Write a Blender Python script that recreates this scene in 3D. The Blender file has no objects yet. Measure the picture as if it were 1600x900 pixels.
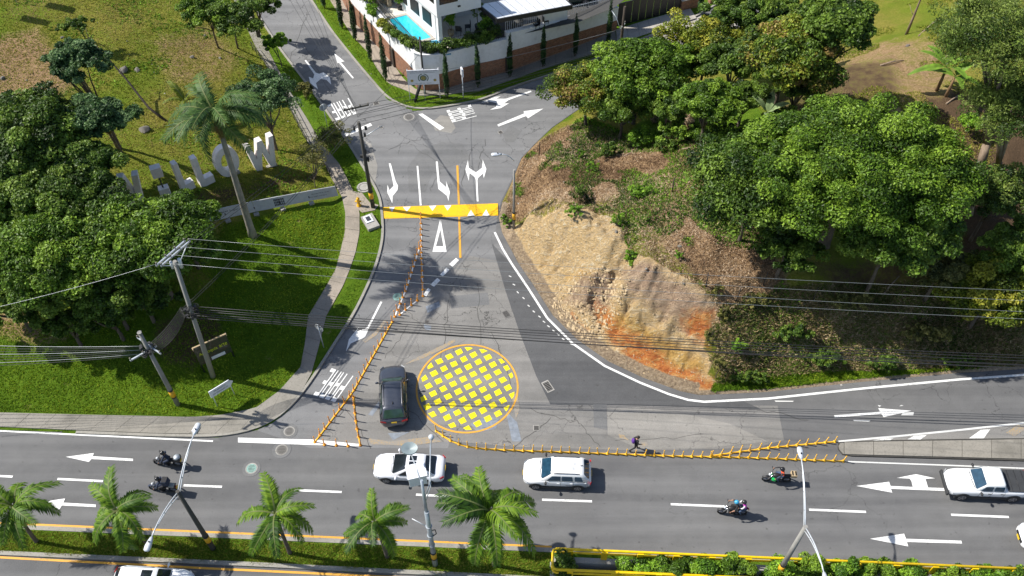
import bpy, bmesh, math, random
import numpy as np
from mathutils import Vector, Matrix

random.seed(7)
rng = np.random.default_rng(11)
SC = bpy.context.scene
COL = SC.collection
R = math.radians

# ------------------------------------------------------------------ camera, sky, sun, exposure
CAM_H, PITCH, FOC = 52.7, R(50.5), 1400.0       # metres above the main road, tilt below the horizon, focal length for a 1600 px frame
cd = bpy.data.cameras.new('camera')
cam = bpy.data.objects.new('camera', cd)
COL.objects.link(cam)
cam.location = (0, 0, CAM_H)
cam.rotation_euler = (math.pi / 2 - PITCH, 0, 0)
cd.sensor_width = 36
cd.lens = 36 * FOC / 1600
cd.clip_end = 2000
SC.camera = cam

SUN_EL, SUN_DIR = R(47), Vector((-1.0, 0.2, 0)).normalized()   # direction towards the sun, in plan
W = bpy.data.worlds.new('World'); SC.world = W; W.use_nodes = True
nt = W.node_tree; nt.nodes.clear()
sky = nt.nodes.new('ShaderNodeTexSky'); sky.sky_type = 'NISHITA'; sky.sun_disc = False
sky.sun_elevation = SUN_EL
sky.sun_rotation = math.atan2(SUN_DIR.x, SUN_DIR.y)
bg = nt.nodes.new('ShaderNodeBackground'); bg.inputs['Strength'].default_value = 0.1
wo = nt.nodes.new('ShaderNodeOutputWorld')
nt.links.new(sky.outputs[0], bg.inputs[0]); nt.links.new(bg.outputs[0], wo.inputs[0])
sl = bpy.data.lights.new('sun', 'SUN'); sl.energy = 4.9; sl.angle = R(0.53); sl.color = (1, 0.955, 0.88)
so = bpy.data.objects.new('sun', sl); COL.objects.link(so)
tos = Vector((SUN_DIR.x * math.cos(SUN_EL), SUN_DIR.y * math.cos(SUN_EL), math.sin(SUN_EL)))
so.rotation_euler = tos.to_track_quat('Z', 'Y').to_euler(); so.location = tos * 60
SC.view_settings.view_transform = 'Standard'; SC.view_settings.look = 'None'
SC.view_settings.exposure = 0.5; SC.view_settings.gamma = 1

# ------------------------------------------------------------------ surveying: photograph pixel -> place on the site
CP, SP = math.cos(PITCH), math.sin(PITCH)
def ray(px, py):
    a, b = (px - 800) / FOC, (py - 450) / FOC
    return a, CP - b * SP, -(SP + b * CP)
def P(px, py, z=0.0):
    dx, dy, dz = ray(px, py)
    t = (z - CAM_H) / dz
    return Vector((dx * t, dy * t, z))
def poly(pts, z=0.0): return [P(x, y, z) for x, y in pts]

# ------------------------------------------------------------------ object helpers
def tag(o, label=None, cat=None, group=None, kind=None):
    if label: o['label'] = label
    if cat: o['category'] = cat
    if group: o['group'] = group
    if kind: o['kind'] = kind
    return o
def link(o, parent=None):
    COL.objects.link(o)
    if parent is not None: o.parent = parent
    return o
def thing(name, loc, label, cat, group=None, rz=0.0):
    o = bpy.data.objects.new(name, None); COL.objects.link(o)
    o.location = loc; o.rotation_euler = (0, 0, rz); o.empty_display_size = 0.3
    return tag(o, label, cat, group)
def copy_tree(o, parent=None):
    c = o.copy(); COL.objects.link(c)
    c.parent = parent
    for ch in o.children: copy_tree(ch, c)
    return c
def struct(o, label=None): return tag(o, label, kind='structure')
def stuff(o, label=None, cat=None): return tag(o, label, cat, kind='stuff')

class MB:
    """collects shapes, then links them as one mesh object"""
    def __init__(s): s.v = []; s.f = []; s.m = []; s.mats = []; s.mi = 0; s.s = []
    def mat(s, m):
        if m not in s.mats: s.mats.append(m)
        s.mi = s.mats.index(m); return s
    def add(s, vs, fs, smooth=False):
        n = len(s.v); s.v += [tuple(v) for v in vs]
        for f in fs: s.f.append([i + n for i in f]); s.m.append(s.mi); s.s.append(smooth)
        return s
    def box(s, c, d, rz=0.0, M=None):
        x, y, z = d[0] / 2, d[1] / 2, d[2] / 2
        vs = [Vector((sx * x, sy * y, sz * z)) for sz in (-1, 1) for sx, sy in ((-1, -1), (1, -1), (1, 1), (-1, 1))]
        rot = M if M is not None else Matrix.Rotation(rz, 3, 'Z')
        vs = [rot @ v + Vector(c) for v in vs]
        return s.add(vs, [(3, 2, 1, 0), (4, 5, 6, 7), (0, 1, 5, 4), (1, 2, 6, 5), (2, 3, 7, 6), (3, 0, 4, 7)])
    def prism(s, pts, z0, z1):
        n = len(pts); a = sum(pts[i][0] * pts[(i + 1) % n][1] - pts[(i + 1) % n][0] * pts[i][1] for i in range(n))
        if a < 0: pts = pts[::-1]
        vs = [(p[0], p[1], z0) for p in pts] + [(p[0], p[1], z1) for p in pts]
        fs = [tuple(range(n, 2 * n)), tuple(range(n - 1, -1, -1))] + [(i, (i + 1) % n, n + (i + 1) % n, n + i) for i in range(n)]
        return s.add(vs, fs)
    def sheet(s, pts, z):
        n = len(pts); a = sum(pts[i][0] * pts[(i + 1) % n][1] - pts[(i + 1) % n][0] * pts[i][1] for i in range(n))
        if a < 0: pts = pts[::-1]
        return s.add([(p[0], p[1], z) for p in pts], [tuple(range(n))])
    def tube(s, pts, r, n=8, cap=True, smooth=True):
        pts = [Vector(p) for p in pts]
        rs = r if isinstance(r, (list, tuple)) else [r] * len(pts)
        vs = []; k = len(pts); up = Vector((0, 0, 1))
        prev = None
        for i, p in enumerate(pts):
            d = (pts[min(i + 1, k - 1)] - pts[max(i - 1, 0)]).normalized()
            ref = prev if prev is not None else (Vector((1, 0, 0)) if abs(d.z) > .9 else up)
            u = (ref - d * ref.dot(d))
            if u.length < 1e-5: u = d.orthogonal()
            u.normalize(); prev = u; w = d.cross(u)
            for j in range(n):
                a = 2 * math.pi * j / n
                vs.append(p + (u * math.cos(a) + w * math.sin(a)) * rs[i])
        fs = [(i * n + j, i * n + (j + 1) % n, (i + 1) * n + (j + 1) % n, (i + 1) * n + j) for i in range(k - 1) for j in range(n)]
        s.add(vs, fs, smooth)
        if cap:
            m = len(s.v) - len(vs)
            s.f.append([m + j for j in range(n)][::-1]); s.m.append(s.mi); s.s.append(False)
            s.f.append([m + (k - 1) * n + j for j in range(n)]); s.m.append(s.mi); s.s.append(False)
        return s
    def ball(s, c, r, nu=10, nv=6, sq=(1, 1, 1)):
        vs = [(c[0], c[1], c[2] - r * sq[2])]
        for i in range(1, nv):
            t = -math.pi / 2 + math.pi * i / nv
            for j in range(nu):
                a = 2 * math.pi * j / nu
                vs.append((c[0] + r * sq[0] * math.cos(t) * math.cos(a), c[1] + r * sq[1] * math.cos(t) * math.sin(a), c[2] + r * sq[2] * math.sin(t)))
        vs.append((c[0], c[1], c[2] + r * sq[2])); L = len(vs) - 1
        fs = [(0, 1 + (j + 1) % nu, 1 + j) for j in range(nu)] + [(L, L - nu + j, L - nu + (j + 1) % nu) for j in range(nu)]
        fs += [(1 + i * nu + j, 1 + i * nu + (j + 1) % nu, 1 + (i + 1) * nu + (j + 1) % nu, 1 + (i + 1) * nu + j) for i in range(nv - 2) for j in range(nu)]
        return s.add(vs, fs, True)
    def build(s, name, m=None, parent=None, bevel=0.0, seg=2):
        me = bpy.data.meshes.new(name); me.from_pydata(s.v, [], s.f)
        if m is not None and not s.mats: me.materials.append(m)
        for q in s.mats: me.materials.append(q)
        me.polygons.foreach_set('material_index', s.m); me.polygons.foreach_set('use_smooth', s.s)
        me.update()
        o = bpy.data.objects.new(name, me); link(o, parent)
        if bevel:
            b = o.modifiers.new('bevel', 'BEVEL'); b.width = bevel; b.segments = seg; b.limit_method = 'ANGLE'; b.angle_limit = R(30)
            if seg > 1: me.polygons.foreach_set('use_smooth', [True] * len(me.polygons)); b.harden_normals = True
        return o
def np_mesh(name, V, F, mat, parent=None, col=None, smooth=False, mats=None):
    """V (n,3) float, F (m,k) int with constant k; col (n,4) vertex colours"""
    me = bpy.data.meshes.new(name); V = np.asarray(V, np.float32); F = np.asarray(F, np.int32)
    me.vertices.add(len(V)); me.vertices.foreach_set('co', V.ravel())
    k = F.shape[1]; me.loops.add(F.size); me.loops.foreach_set('vertex_index', F.ravel())
    me.polygons.add(len(F)); me.polygons.foreach_set('loop_start', np.arange(0, F.size, k, dtype=np.int32))
    me.polygons.foreach_set('loop_total', np.full(len(F), k, np.int32))
    me.polygons.foreach_set('use_smooth', np.full(len(F), smooth))
    me.update(calc_edges=True)
    if isinstance(col, dict):
        for kk, c in col.items():
            a = me.color_attributes.new(kk, 'FLOAT_COLOR', 'POINT'); a.data.foreach_set('color', np.asarray(c, np.float32).ravel())
    me.materials.append(mat)
    o = bpy.data.objects.new(name, me); link(o, parent)
    return o

# ------------------------------------------------------------------ materials
def newmat(name):
    m = bpy.data.materials.new(name); m.use_nodes = True
    n = m.node_tree.nodes; b = n['Principled BSDF']
    return m, m.node_tree, b
def N(t, kind, **kw):
    n = t.nodes.new('ShaderNode' + kind)
    for k, v in kw.items():
        if hasattr(n, k): setattr(n, k, v)
    return n
def noise(t, scale, detail=4, rough=.55, vec=None, dist=0.0):
    n = N(t, 'TexNoise'); n.inputs['Scale'].default_value = scale; n.inputs['Detail'].default_value = detail
    n.inputs['Roughness'].default_value = rough; n.inputs['Distortion'].default_value = dist
    if vec is not None: t.links.new(vec, n.inputs['Vector'])
    return n
def ramp(t, fac, stops):
    r = N(t, 'ValToRGB'); t.links.new(fac, r.inputs[0])
    e = r.color_ramp.elements
    while len(e) < len(stops): e.new(.5)
    for i, (p, c) in enumerate(stops):
        e[i].position = p; e[i].color = c if len(c) == 4 else (*c, 1)
    return r
def mixc(t, fac, a, b, mode='MIX'):
    m = N(t, 'Mix'); m.data_type = 'RGBA'; m.blend_type = mode
    for sock, v in ((m.inputs[0], fac), (m.inputs[6], a), (m.inputs[7], b)):
        if isinstance(v, (int, float)): sock.default_value = v
        elif isinstance(v, tuple): sock.default_value = v if len(v) == 4 else (*v, 1)
        else: t.links.new(v, sock)
    return m.outputs[2]
def math_(t, op, a, b=0.0, clamp=False):
    m = N(t, 'Math'); m.operation = op; m.use_clamp = clamp
    for i, v in ((0, a), (1, b)):
        if isinstance(v, (int, float)): m.inputs[i].default_value = v
        else: t.links.new(v, m.inputs[i])
    return m.outputs[0]
def pos(t): return N(t, 'NewGeometry').outputs['Position']
def bump(t, b, h, strength=.4, dist=.05):
    n = N(t, 'Bump'); n.inputs['Strength'].default_value = strength; n.inputs['Distance'].default_value = dist
    t.links.new(h, n.inputs['Height']); t.links.new(n.outputs[0], b.inputs['Normal'])
def simple(name, c, rough=.6, metal=0.0, var=.15, scale=3.0, spec=.5, dirt=None):
    m, t, b = newmat(name)
    v = noise(t, scale, 5, vec=pos(t))
    lo = tuple(x * (1 - var) for x in c); hi = tuple(min(1, x * (1 + var)) for x in c)
    r = ramp(t, v.outputs[0], [(.3, lo), (.7, hi)])
    col = r.outputs[0]
    if dirt:
        d = noise(t, 1.3, 6, .7, vec=pos(t))
        col = mixc(t, ramp(t, d.outputs[0], [(.52, (0, 0, 0)), (.72, (.7, .7, .7))]).outputs[0], col, dirt)
    t.links.new(col, b.inputs['Base Color'])
    b.inputs['Roughness'].default_value = rough; b.inputs['Metallic'].default_value = metal
    b.inputs['Specular IOR Level'].default_value = spec
    return m
def asphalt(name, base, light, crack=True, stain=.5, gate0=.44):
    m, t, b = newmat(name); p = pos(t)
    big = noise(t, .13, 5, .6, p); mid = noise(t, .9, 6, .65, p); fine = noise(t, 24, 3, .7, p)
    mp = N(t, 'Mapping'); mp.inputs['Scale'].default_value = (.035, .9, 1); t.links.new(p, mp.inputs[0])
    lane = noise(t, 1.0, 4, .5, mp.outputs[0])                     # streaks along the carriageway
    c = mixc(t, ramp(t, big.outputs[0], [(.35, (0, 0, 0)), (.65, (1, 1, 1))]).outputs[0], base, light)
    c = mixc(t, ramp(t, mid.outputs[0], [(.3, (.1, .1, .1)), (.75, (.55, .55, .55))]).outputs[0], c, tuple(x * .62 for x in base))
    c = mixc(t, ramp(t, lane.outputs[0], [(.4, (0, 0, 0)), (.7, (.45, .45, .45))]).outputs[0], c, tuple(x * 1.45 for x in light))
    c = mixc(t, .8, c, ramp(t, fine.outputs[0], [(.25, (.55, .55, .55)), (.6, (1, 1, 1)), (.8, (1.35, 1.35, 1.35))]).outputs[0], 'MULTIPLY')
    sp = noise(t, 3.1, 3, .5, p); c = mixc(t, ramp(t, sp.outputs[0], [(.66, (0, 0, 0)), (.74, (.5, .5, .5))]).outputs[0], c, (.045, .044, .042))
    if crack:
        w = noise(t, .8, 4, .6, p, .0)
        ad = N(t, 'VectorMath'); ad.operation = 'ADD'; t.links.new(p, ad.inputs[0])
        sc = N(t, 'VectorMath'); sc.operation = 'SCALE'; sc.inputs['Scale'].default_value = 1.6
        t.links.new(w.outputs['Color'], sc.inputs[0]); t.links.new(sc.outputs[0], ad.inputs[1])
        vo = N(t, 'TexVoronoi'); vo.feature = 'DISTANCE_TO_EDGE'; vo.inputs['Scale'].default_value = .42
        t.links.new(ad.outputs[0], vo.inputs['Vector'])
        cr = ramp(t, vo.outputs[0], [(0, (1, 1, 1)), (.010, (0, 0, 0))]).outputs[0]
        gate = ramp(t, noise(t, .16, 2, .5, p).outputs[0], [(gate0, (0, 0, 0)), (gate0 + .1, (.8, .8, .8))]).outputs[0]
        c = mixc(t, mixc(t, 1.0, cr, gate, 'MULTIPLY'), c, (.02, .02, .02))
    t.links.new(c, b.inputs['Base Color']); b.inputs['Roughness'].default_value = .88
    b.inputs['Specular IOR Level'].default_value = .25
    bump(t, b, fine.outputs[0], .5, .02)
    return m
def paint(name, c, under=(.08, .08, .08), wear=.5, rough=.55):
    m, t, b = newmat(name); p = pos(t)
    n1 = noise(t, 9, 6, .8, p); n2 = noise(t, .7, 3, .6, p)
    s = math_(t, 'ADD', math_(t, 'ADD', n1.outputs[0], math_(t, 'MULTIPLY', n2.outputs[0], .35)), max(0, wear - 1) * .22)
    f = ramp(t, s, [(.74 - .14 * (1 - min(1, wear)) + .04, (0, 0, 0)), (.86 + .12 * (1 - min(1, wear)), (.9, .9, .9))]).outputs[0] if wear > 0 else None
    col = mixc(t, f, c, under) if f is not None else c
    if f is None: b.inputs['Base Color'].default_value = (*c, 1)
    else: t.links.new(col, b.inputs['Base Color'])
    b.inputs['Roughness'].default_value = rough; b.inputs['Specular IOR Level'].default_value = .3
    return m
def concrete(name, a, bcol, scale=1.0, stain=(.10, .095, .08)):
    m, t, b = newmat(name); p = pos(t)
    n1 = noise(t, 1.1 * scale, 6, .65, p); n2 = noise(t, 9 * scale, 5, .7, p); n3 = noise(t, .35, 4, .6, p)
    c = mixc(t, n1.outputs[0], a, bcol)
    c = mixc(t, ramp(t, n2.outputs[0], [(.5, (0, 0, 0)), (.75, (.6, .6, .6))]).outputs[0], c, stain)
    c = mixc(t, ramp(t, n3.outputs[0], [(.5, (0, 0, 0)), (.7, (.5, .5, .5))]).outputs[0], c, stain)
    t.links.new(c, b.inputs['Base Color']); b.inputs['Roughness'].default_value = .9
    b.inputs['Specular IOR Level'].default_value = .25
    bump(t, b, n2.outputs[0], .4, .02)
    return m
def leafmat(name, rough=.5, trans=.28):
    m, t, b = newmat(name)
    a = N(t, 'Attribute'); a.attribute_name = 'tint'
    t.links.new(a.outputs['Color'], b.inputs['Base Color'])
    b.inputs['Roughness'].default_value = rough; b.inputs['Specular IOR Level'].default_value = .35
    tr = N(t, 'BsdfTranslucent'); g = N(t, 'Gamma'); g.inputs[1].default_value = .85
    t.links.new(a.outputs['Color'], g.inputs[0]); t.links.new(g.outputs[0], tr.inputs[0])
    mx = N(t, 'MixShader'); mx.inputs[0].default_value = trans
    out = t.nodes['Material Output']
    t.links.new(b.outputs[0], mx.inputs[1]); t.links.new(tr.outputs[0], mx.inputs[2]); t.links.new(mx.outputs[0], out.inputs[0])
    return m
def bark(name, a, c2, sc=5):
    m, t, b = newmat(name); p = pos(t)
    mp = N(t, 'Mapping'); mp.inputs['Scale'].default_value = (sc, sc, sc * .35); t.links.new(p, mp.inputs[0])
    n1 = noise(t, 1, 6, .7, mp.outputs[0])
    t.links.new(ramp(t, n1.outputs[0], [(.3, a), (.7, c2)]).outputs[0], b.inputs['Base Color'])
    b.inputs['Roughness'].default_value = .9; bump(t, b, n1.outputs[0], .8, .04)
    return m
def carpaint(name, c, rough=.22, metal=0.0, coat=.8):
    m, t, b = newmat(name); p = pos(t)
    n1 = noise(t, 2.2, 5, .6, p)
    dusty = tuple(x * .85 + .03 for x in c)
    t.links.new(ramp(t, n1.outputs[0], [(.4, c), (.8, dusty)]).outputs[0], b.inputs['Base Color'])
    b.inputs['Roughness'].default_value = rough; b.inputs['Metallic'].default_value = metal
    b.inputs['Coat Weight'].default_value = coat; b.inputs['Coat Roughness'].default_value = .06
    return m

M = {}
M['road'] = asphalt('asphalt_main', (.135, .135, .138), (.165, .164, .162), gate0=.56)
M['road_old'] = asphalt('asphalt_worn', (.195, .19, .18), (.26, .25, .235))
M['road_mid'] = asphalt('asphalt_side_road', (.175, .177, .18), (.215, .215, .215))
M['road_new'] = asphalt('asphalt_fresh', (.092, .094, .098), (.12, .121, .123), crack=False)
M['road_patch'] = asphalt('asphalt_patch', (.16, .162, .165), (.185, .184, .18), crack=False)
M['road_pale'] = asphalt('asphalt_pale_worn', (.255, .245, .225), (.31, .295, .27), crack=True)
M['white'] = paint('road_paint_white', (.78, .78, .76), (.12, .12, .12), .25)
M['white_worn'] = paint('road_paint_worn_white', (.62, .62, .60), (.13, .13, .125), .8)
M['yellow'] = paint('road_paint_yellow', (.84, .47, .01), (.18, .15, .09), .35)
M['lemon'] = paint('road_paint_lemon_yellow', (.84, .70, .010), (.24, .22, .12), .5)
M['orange_line'] = paint('road_paint_orange', (.68, .34, .04), (.13, .12, .11), .4)
M['ghost'] = paint('road_paint_ghost', (.40, .27, .11), (.24, .23, .215), 1.9)
M['bluegrey'] = simple('bluish_sealant', (.20, .225, .26), .85, var=.2, scale=4, dirt=(.24, .23, .22))
M['kerb'] = concrete('kerb_concrete', (.25, .24, .21), (.36, .34, .30))
M['kerb_dark'] = concrete('kerb_dark', (.035, .035, .033), (.07, .066, .06))
M['pave'] = concrete('pavement_concrete', (.23, .215, .185), (.30, .28, .245))
M['pave2'] = concrete('path_concrete', (.29, .25, .20), (.36, .31, .26))
M['pave3'] = concrete('drive_concrete', (.36, .33, .29), (.46, .43, .38), stain=(.2, .19, .17))
M['cct'] = concrete('plain_concrete', (.30, .29, .27), (.42, .40, .37))
M['pole'] = concrete('pole_concrete', (.22, .215, .2), (.32, .31, .29), 2)
M['pole_dark'] = concrete('pole_weathered', (.045, .043, .04), (.10, .095, .085), 2)
M['disc'] = simple('grey_green_disc', (.22, .27, .28), .5, .1, .1)
M['galv'] = simple('galvanised_steel', (.42, .46, .50), .42, .55, .12)
M['alu'] = simple('pale_grey_steel', (.55, .58, .62), .4, .2, .1)
M['black'] = simple('black_rubber', (.018, .018, .02), .6)
M['blackm'] = simple('black_metal', (.02, .02, .022), .45)
M['glass'] = simple('tinted_glass', (.012, .016, .02), .06, 0, .2, spec=.8)
M['glassg'] = simple('green_tinted_glass', (.03, .06, .045), .06, 0, .2, spec=.8)
M['glassb'] = simple('blue_tinted_glass', (.016, .05, .085), .06, 0, .3, spec=.8)
M['chrome'] = simple('chrome', (.6, .6, .62), .2, .9)
M['rim'] = simple('alloy_rim', (.35, .35, .37), .35, .7)
M['tyre'] = simple('tyre_rubber', (.022, .022, .022), .85)
M['red_lamp'] = simple('red_lens', (.45, .01, .015), .25)
M['orange_lamp'] = simple('orange_lens', (.7, .22, .02), .3)
M['clear_lamp'] = simple('headlamp_lens', (.5, .52, .55), .12)
M['plate'] = simple('yellow_plate', (.75, .48, .02), .5)
M['w_paint'] = carpaint('white_car_paint', (.80, .81, .82))
M['s_paint'] = carpaint('silver_white_car_paint', (.72, .73, .77))
M['b_paint'] = carpaint('dark_blue_grey_car_paint', (.045, .052, .072), .3, .3)
M['g_paint'] = carpaint('dark_green_car_paint', (.01, .04, .035), .25)
M['cover'] = simple('black_tonneau_canvas', (.035, .037, .04), .8)
M['plastic'] = simple('dark_grey_plastic', (.03, .031, .033), .7)
M['postp'] = simple('orange_post_plastic', (.88, .33, .02), .5, var=.2, dirt=(.30, .14, .05))
M['posty'] = simple('yellow_post_plastic', (.82, .44, .02), .5, var=.2, dirt=(.35, .2, .05))
M['sep_y'] = simple('yellow_separator_rubber', (.80, .44, .015), .6, var=.15, dirt=(.3, .19, .06))
M['rail_y'] = simple('yellow_rail_enamel', (.86, .57, .005), .38, var=.1, dirt=(.6, .36, .02))
M['sign_w'] = simple('white_sign_sheet', (.70, .72, .76), .5, var=.06)
M['sign_back'] = simple('grey_sign_back', (.5, .51, .52), .5, .2)
M['ink'] = simple('dark_print', (.03, .035, .05), .6)
M['ink_g'] = simple('dark_green_print', (.02, .08, .05), .6)
M['gold'] = simple('ochre_print', (.42, .33, .08), .6)
M['yel_txt'] = simple('lime_yellow_print', (.62, .70, .02), .6)
M['letter'] = simple('off_white_letter_render', (.76, .71, .68), .75, var=.06, dirt=(.55, .50, .46))
M['banner'] = simple('grey_banner_sheet', (.42, .43, .44), .7, var=.08, dirt=(.33, .33, .32))
M['stucco'] = simple('white_stucco', (.78, .79, .80), .85, var=.05, dirt=(.6, .6, .58))
M['facade'] = simple('white_facade', (.80, .80, .80), .8, var=.03)
M['greywall'] = simple('grey_facade', (.55, .56, .56), .8, var=.06)
M['terr'] = concrete('cream_terrace_tiles', (.62, .58, .50), (.70, .66, .58), 1, stain=(.5, .47, .42))
M['frame'] = simple('black_window_frame', (.015, .015, .017), .5)
M['zinc'] = simple('pale_roof_sheet', (.62, .64, .67), .45, .1, .08)
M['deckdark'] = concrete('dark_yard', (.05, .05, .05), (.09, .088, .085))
M['leaf'] = leafmat('leaf'); M['palm'] = leafmat('palm_leaf', .6, .25)
M['straw'] = leafmat('dry_stalks', .9, .1); M['grass'] = leafmat('grass_blades', .8, .3)
M['stone'] = concrete('field_stone', (.12, .11, .095), (.24, .22, .19), 2)
M['stone_t'] = concrete('tan_stone', (.38, .28, .16), (.50, .40, .26), 2, stain=(.25, .17, .09))
M['bark'] = bark('bark_grey_brown', (.05, .038, .028), (.16, .125, .095))
M['bark_p'] = bark('palm_bark', (.16, .15, .12), (.34, .32, .27), 4)
M['bark_e'] = bark('eucalyptus_bark', (.12, .075, .05), (.34, .26, .19), 3)
M['bark_d'] = bark('dark_bark', (.025, .02, .015), (.08, .06, .045))
M['wire'] = simple('cable_black', (.025, .025, .027), .5)
M['wire_l'] = simple('cable_bare_aluminium', (.30, .32, .33), .4, .4)
M['green_cap'] = simple('faded_green_cover', (.20, .34, .30), .7, var=.25, scale=6)
M['iron'] = concrete('cast_iron_cover', (.14, .135, .13), (.22, .21, .20), 3)
M['hyd'] = simple('hydrant_yellow', (.75, .40, .02), .45)
M['void'] = simple('drain_void', (.006, .006, .006), .9)

# brick
def brickmat(name, sunny):
    m, t, b = newmat(name); uv = N(t, 'TexCoord').outputs['UV']
    br = N(t, 'TexBrick'); br.inputs['Scale'].default_value = 1; br.inputs['Brick Width'].default_value = .28; br.inputs['Row Height'].default_value = .11
    br.inputs['Mortar Size'].default_value = .012; br.inputs['Color1'].default_value = (.38, .15, .07, 1); br.inputs['Color2'].default_value = (.20, .085, .045, 1)
    br.inputs['Mortar'].default_value = (.30, .24, .19, 1); br.inputs['Bias'].default_value = -.1
    t.links.new(uv, br.inputs['Vector'])
    n = noise(t, 1.1, 5, .7, pos(t)); n2 = noise(t, 5, 3, .6, pos(t))
    c = mixc(t, ramp(t, n.outputs[0], [(.5, (0, 0, 0)), (.75, (.5, .5, .5))]).outputs[0], br.outputs[0], (.40, .27, .18))
    c = mixc(t, ramp(t, n2.outputs[0], [(.35, (.5, .5, .5)), (.6, (0, 0, 0))]).outputs[0], c, (.14, .06, .035))
    t.links.new(c, b.inputs['Base Color']); b.inputs['Roughness'].default_value = .85
    bump(t, b, br.outputs['Fac'], -.6, .02); return m
M['brick'] = brickmat('brick_wall', True)
def stonecladding():
    m, t, b = newmat('stone_cladding'); p = pos(t)
    v = N(t, 'TexVoronoi'); v.inputs['Scale'].default_value = 3.2; t.links.new(p, v.inputs['Vector'])
    r = ramp(t, v.outputs['Color'], [(.2, (.30, .24, .16)), (.8, (.50, .43, .31))])
    t.links.new(r.outputs[0], b.inputs['Base Color']); b.inputs['Roughness'].default_value = .9
    bump(t, b, v.outputs['Distance'], .8, .05); return m
M['clad'] = stonecladding()
def water():
    m, t, b = newmat('pool_water'); p = pos(t)
    n = noise(t, 1.6, 4, .6, p, 1.0)
    t.links.new(ramp(t, n.outputs[0], [(.35, (.02, .42, .58)), (.65, (.05, .56, .70))]).outputs[0], b.inputs['Base Color'])
    b.inputs['Roughness'].default_value = .05; bump(t, b, n.outputs[0], .15, .05); return m
M['water'] = water()
M['pooltile'] = simple('blue_pool_tile', (.03, .30, .46), .4, var=.12, scale=8)

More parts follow.
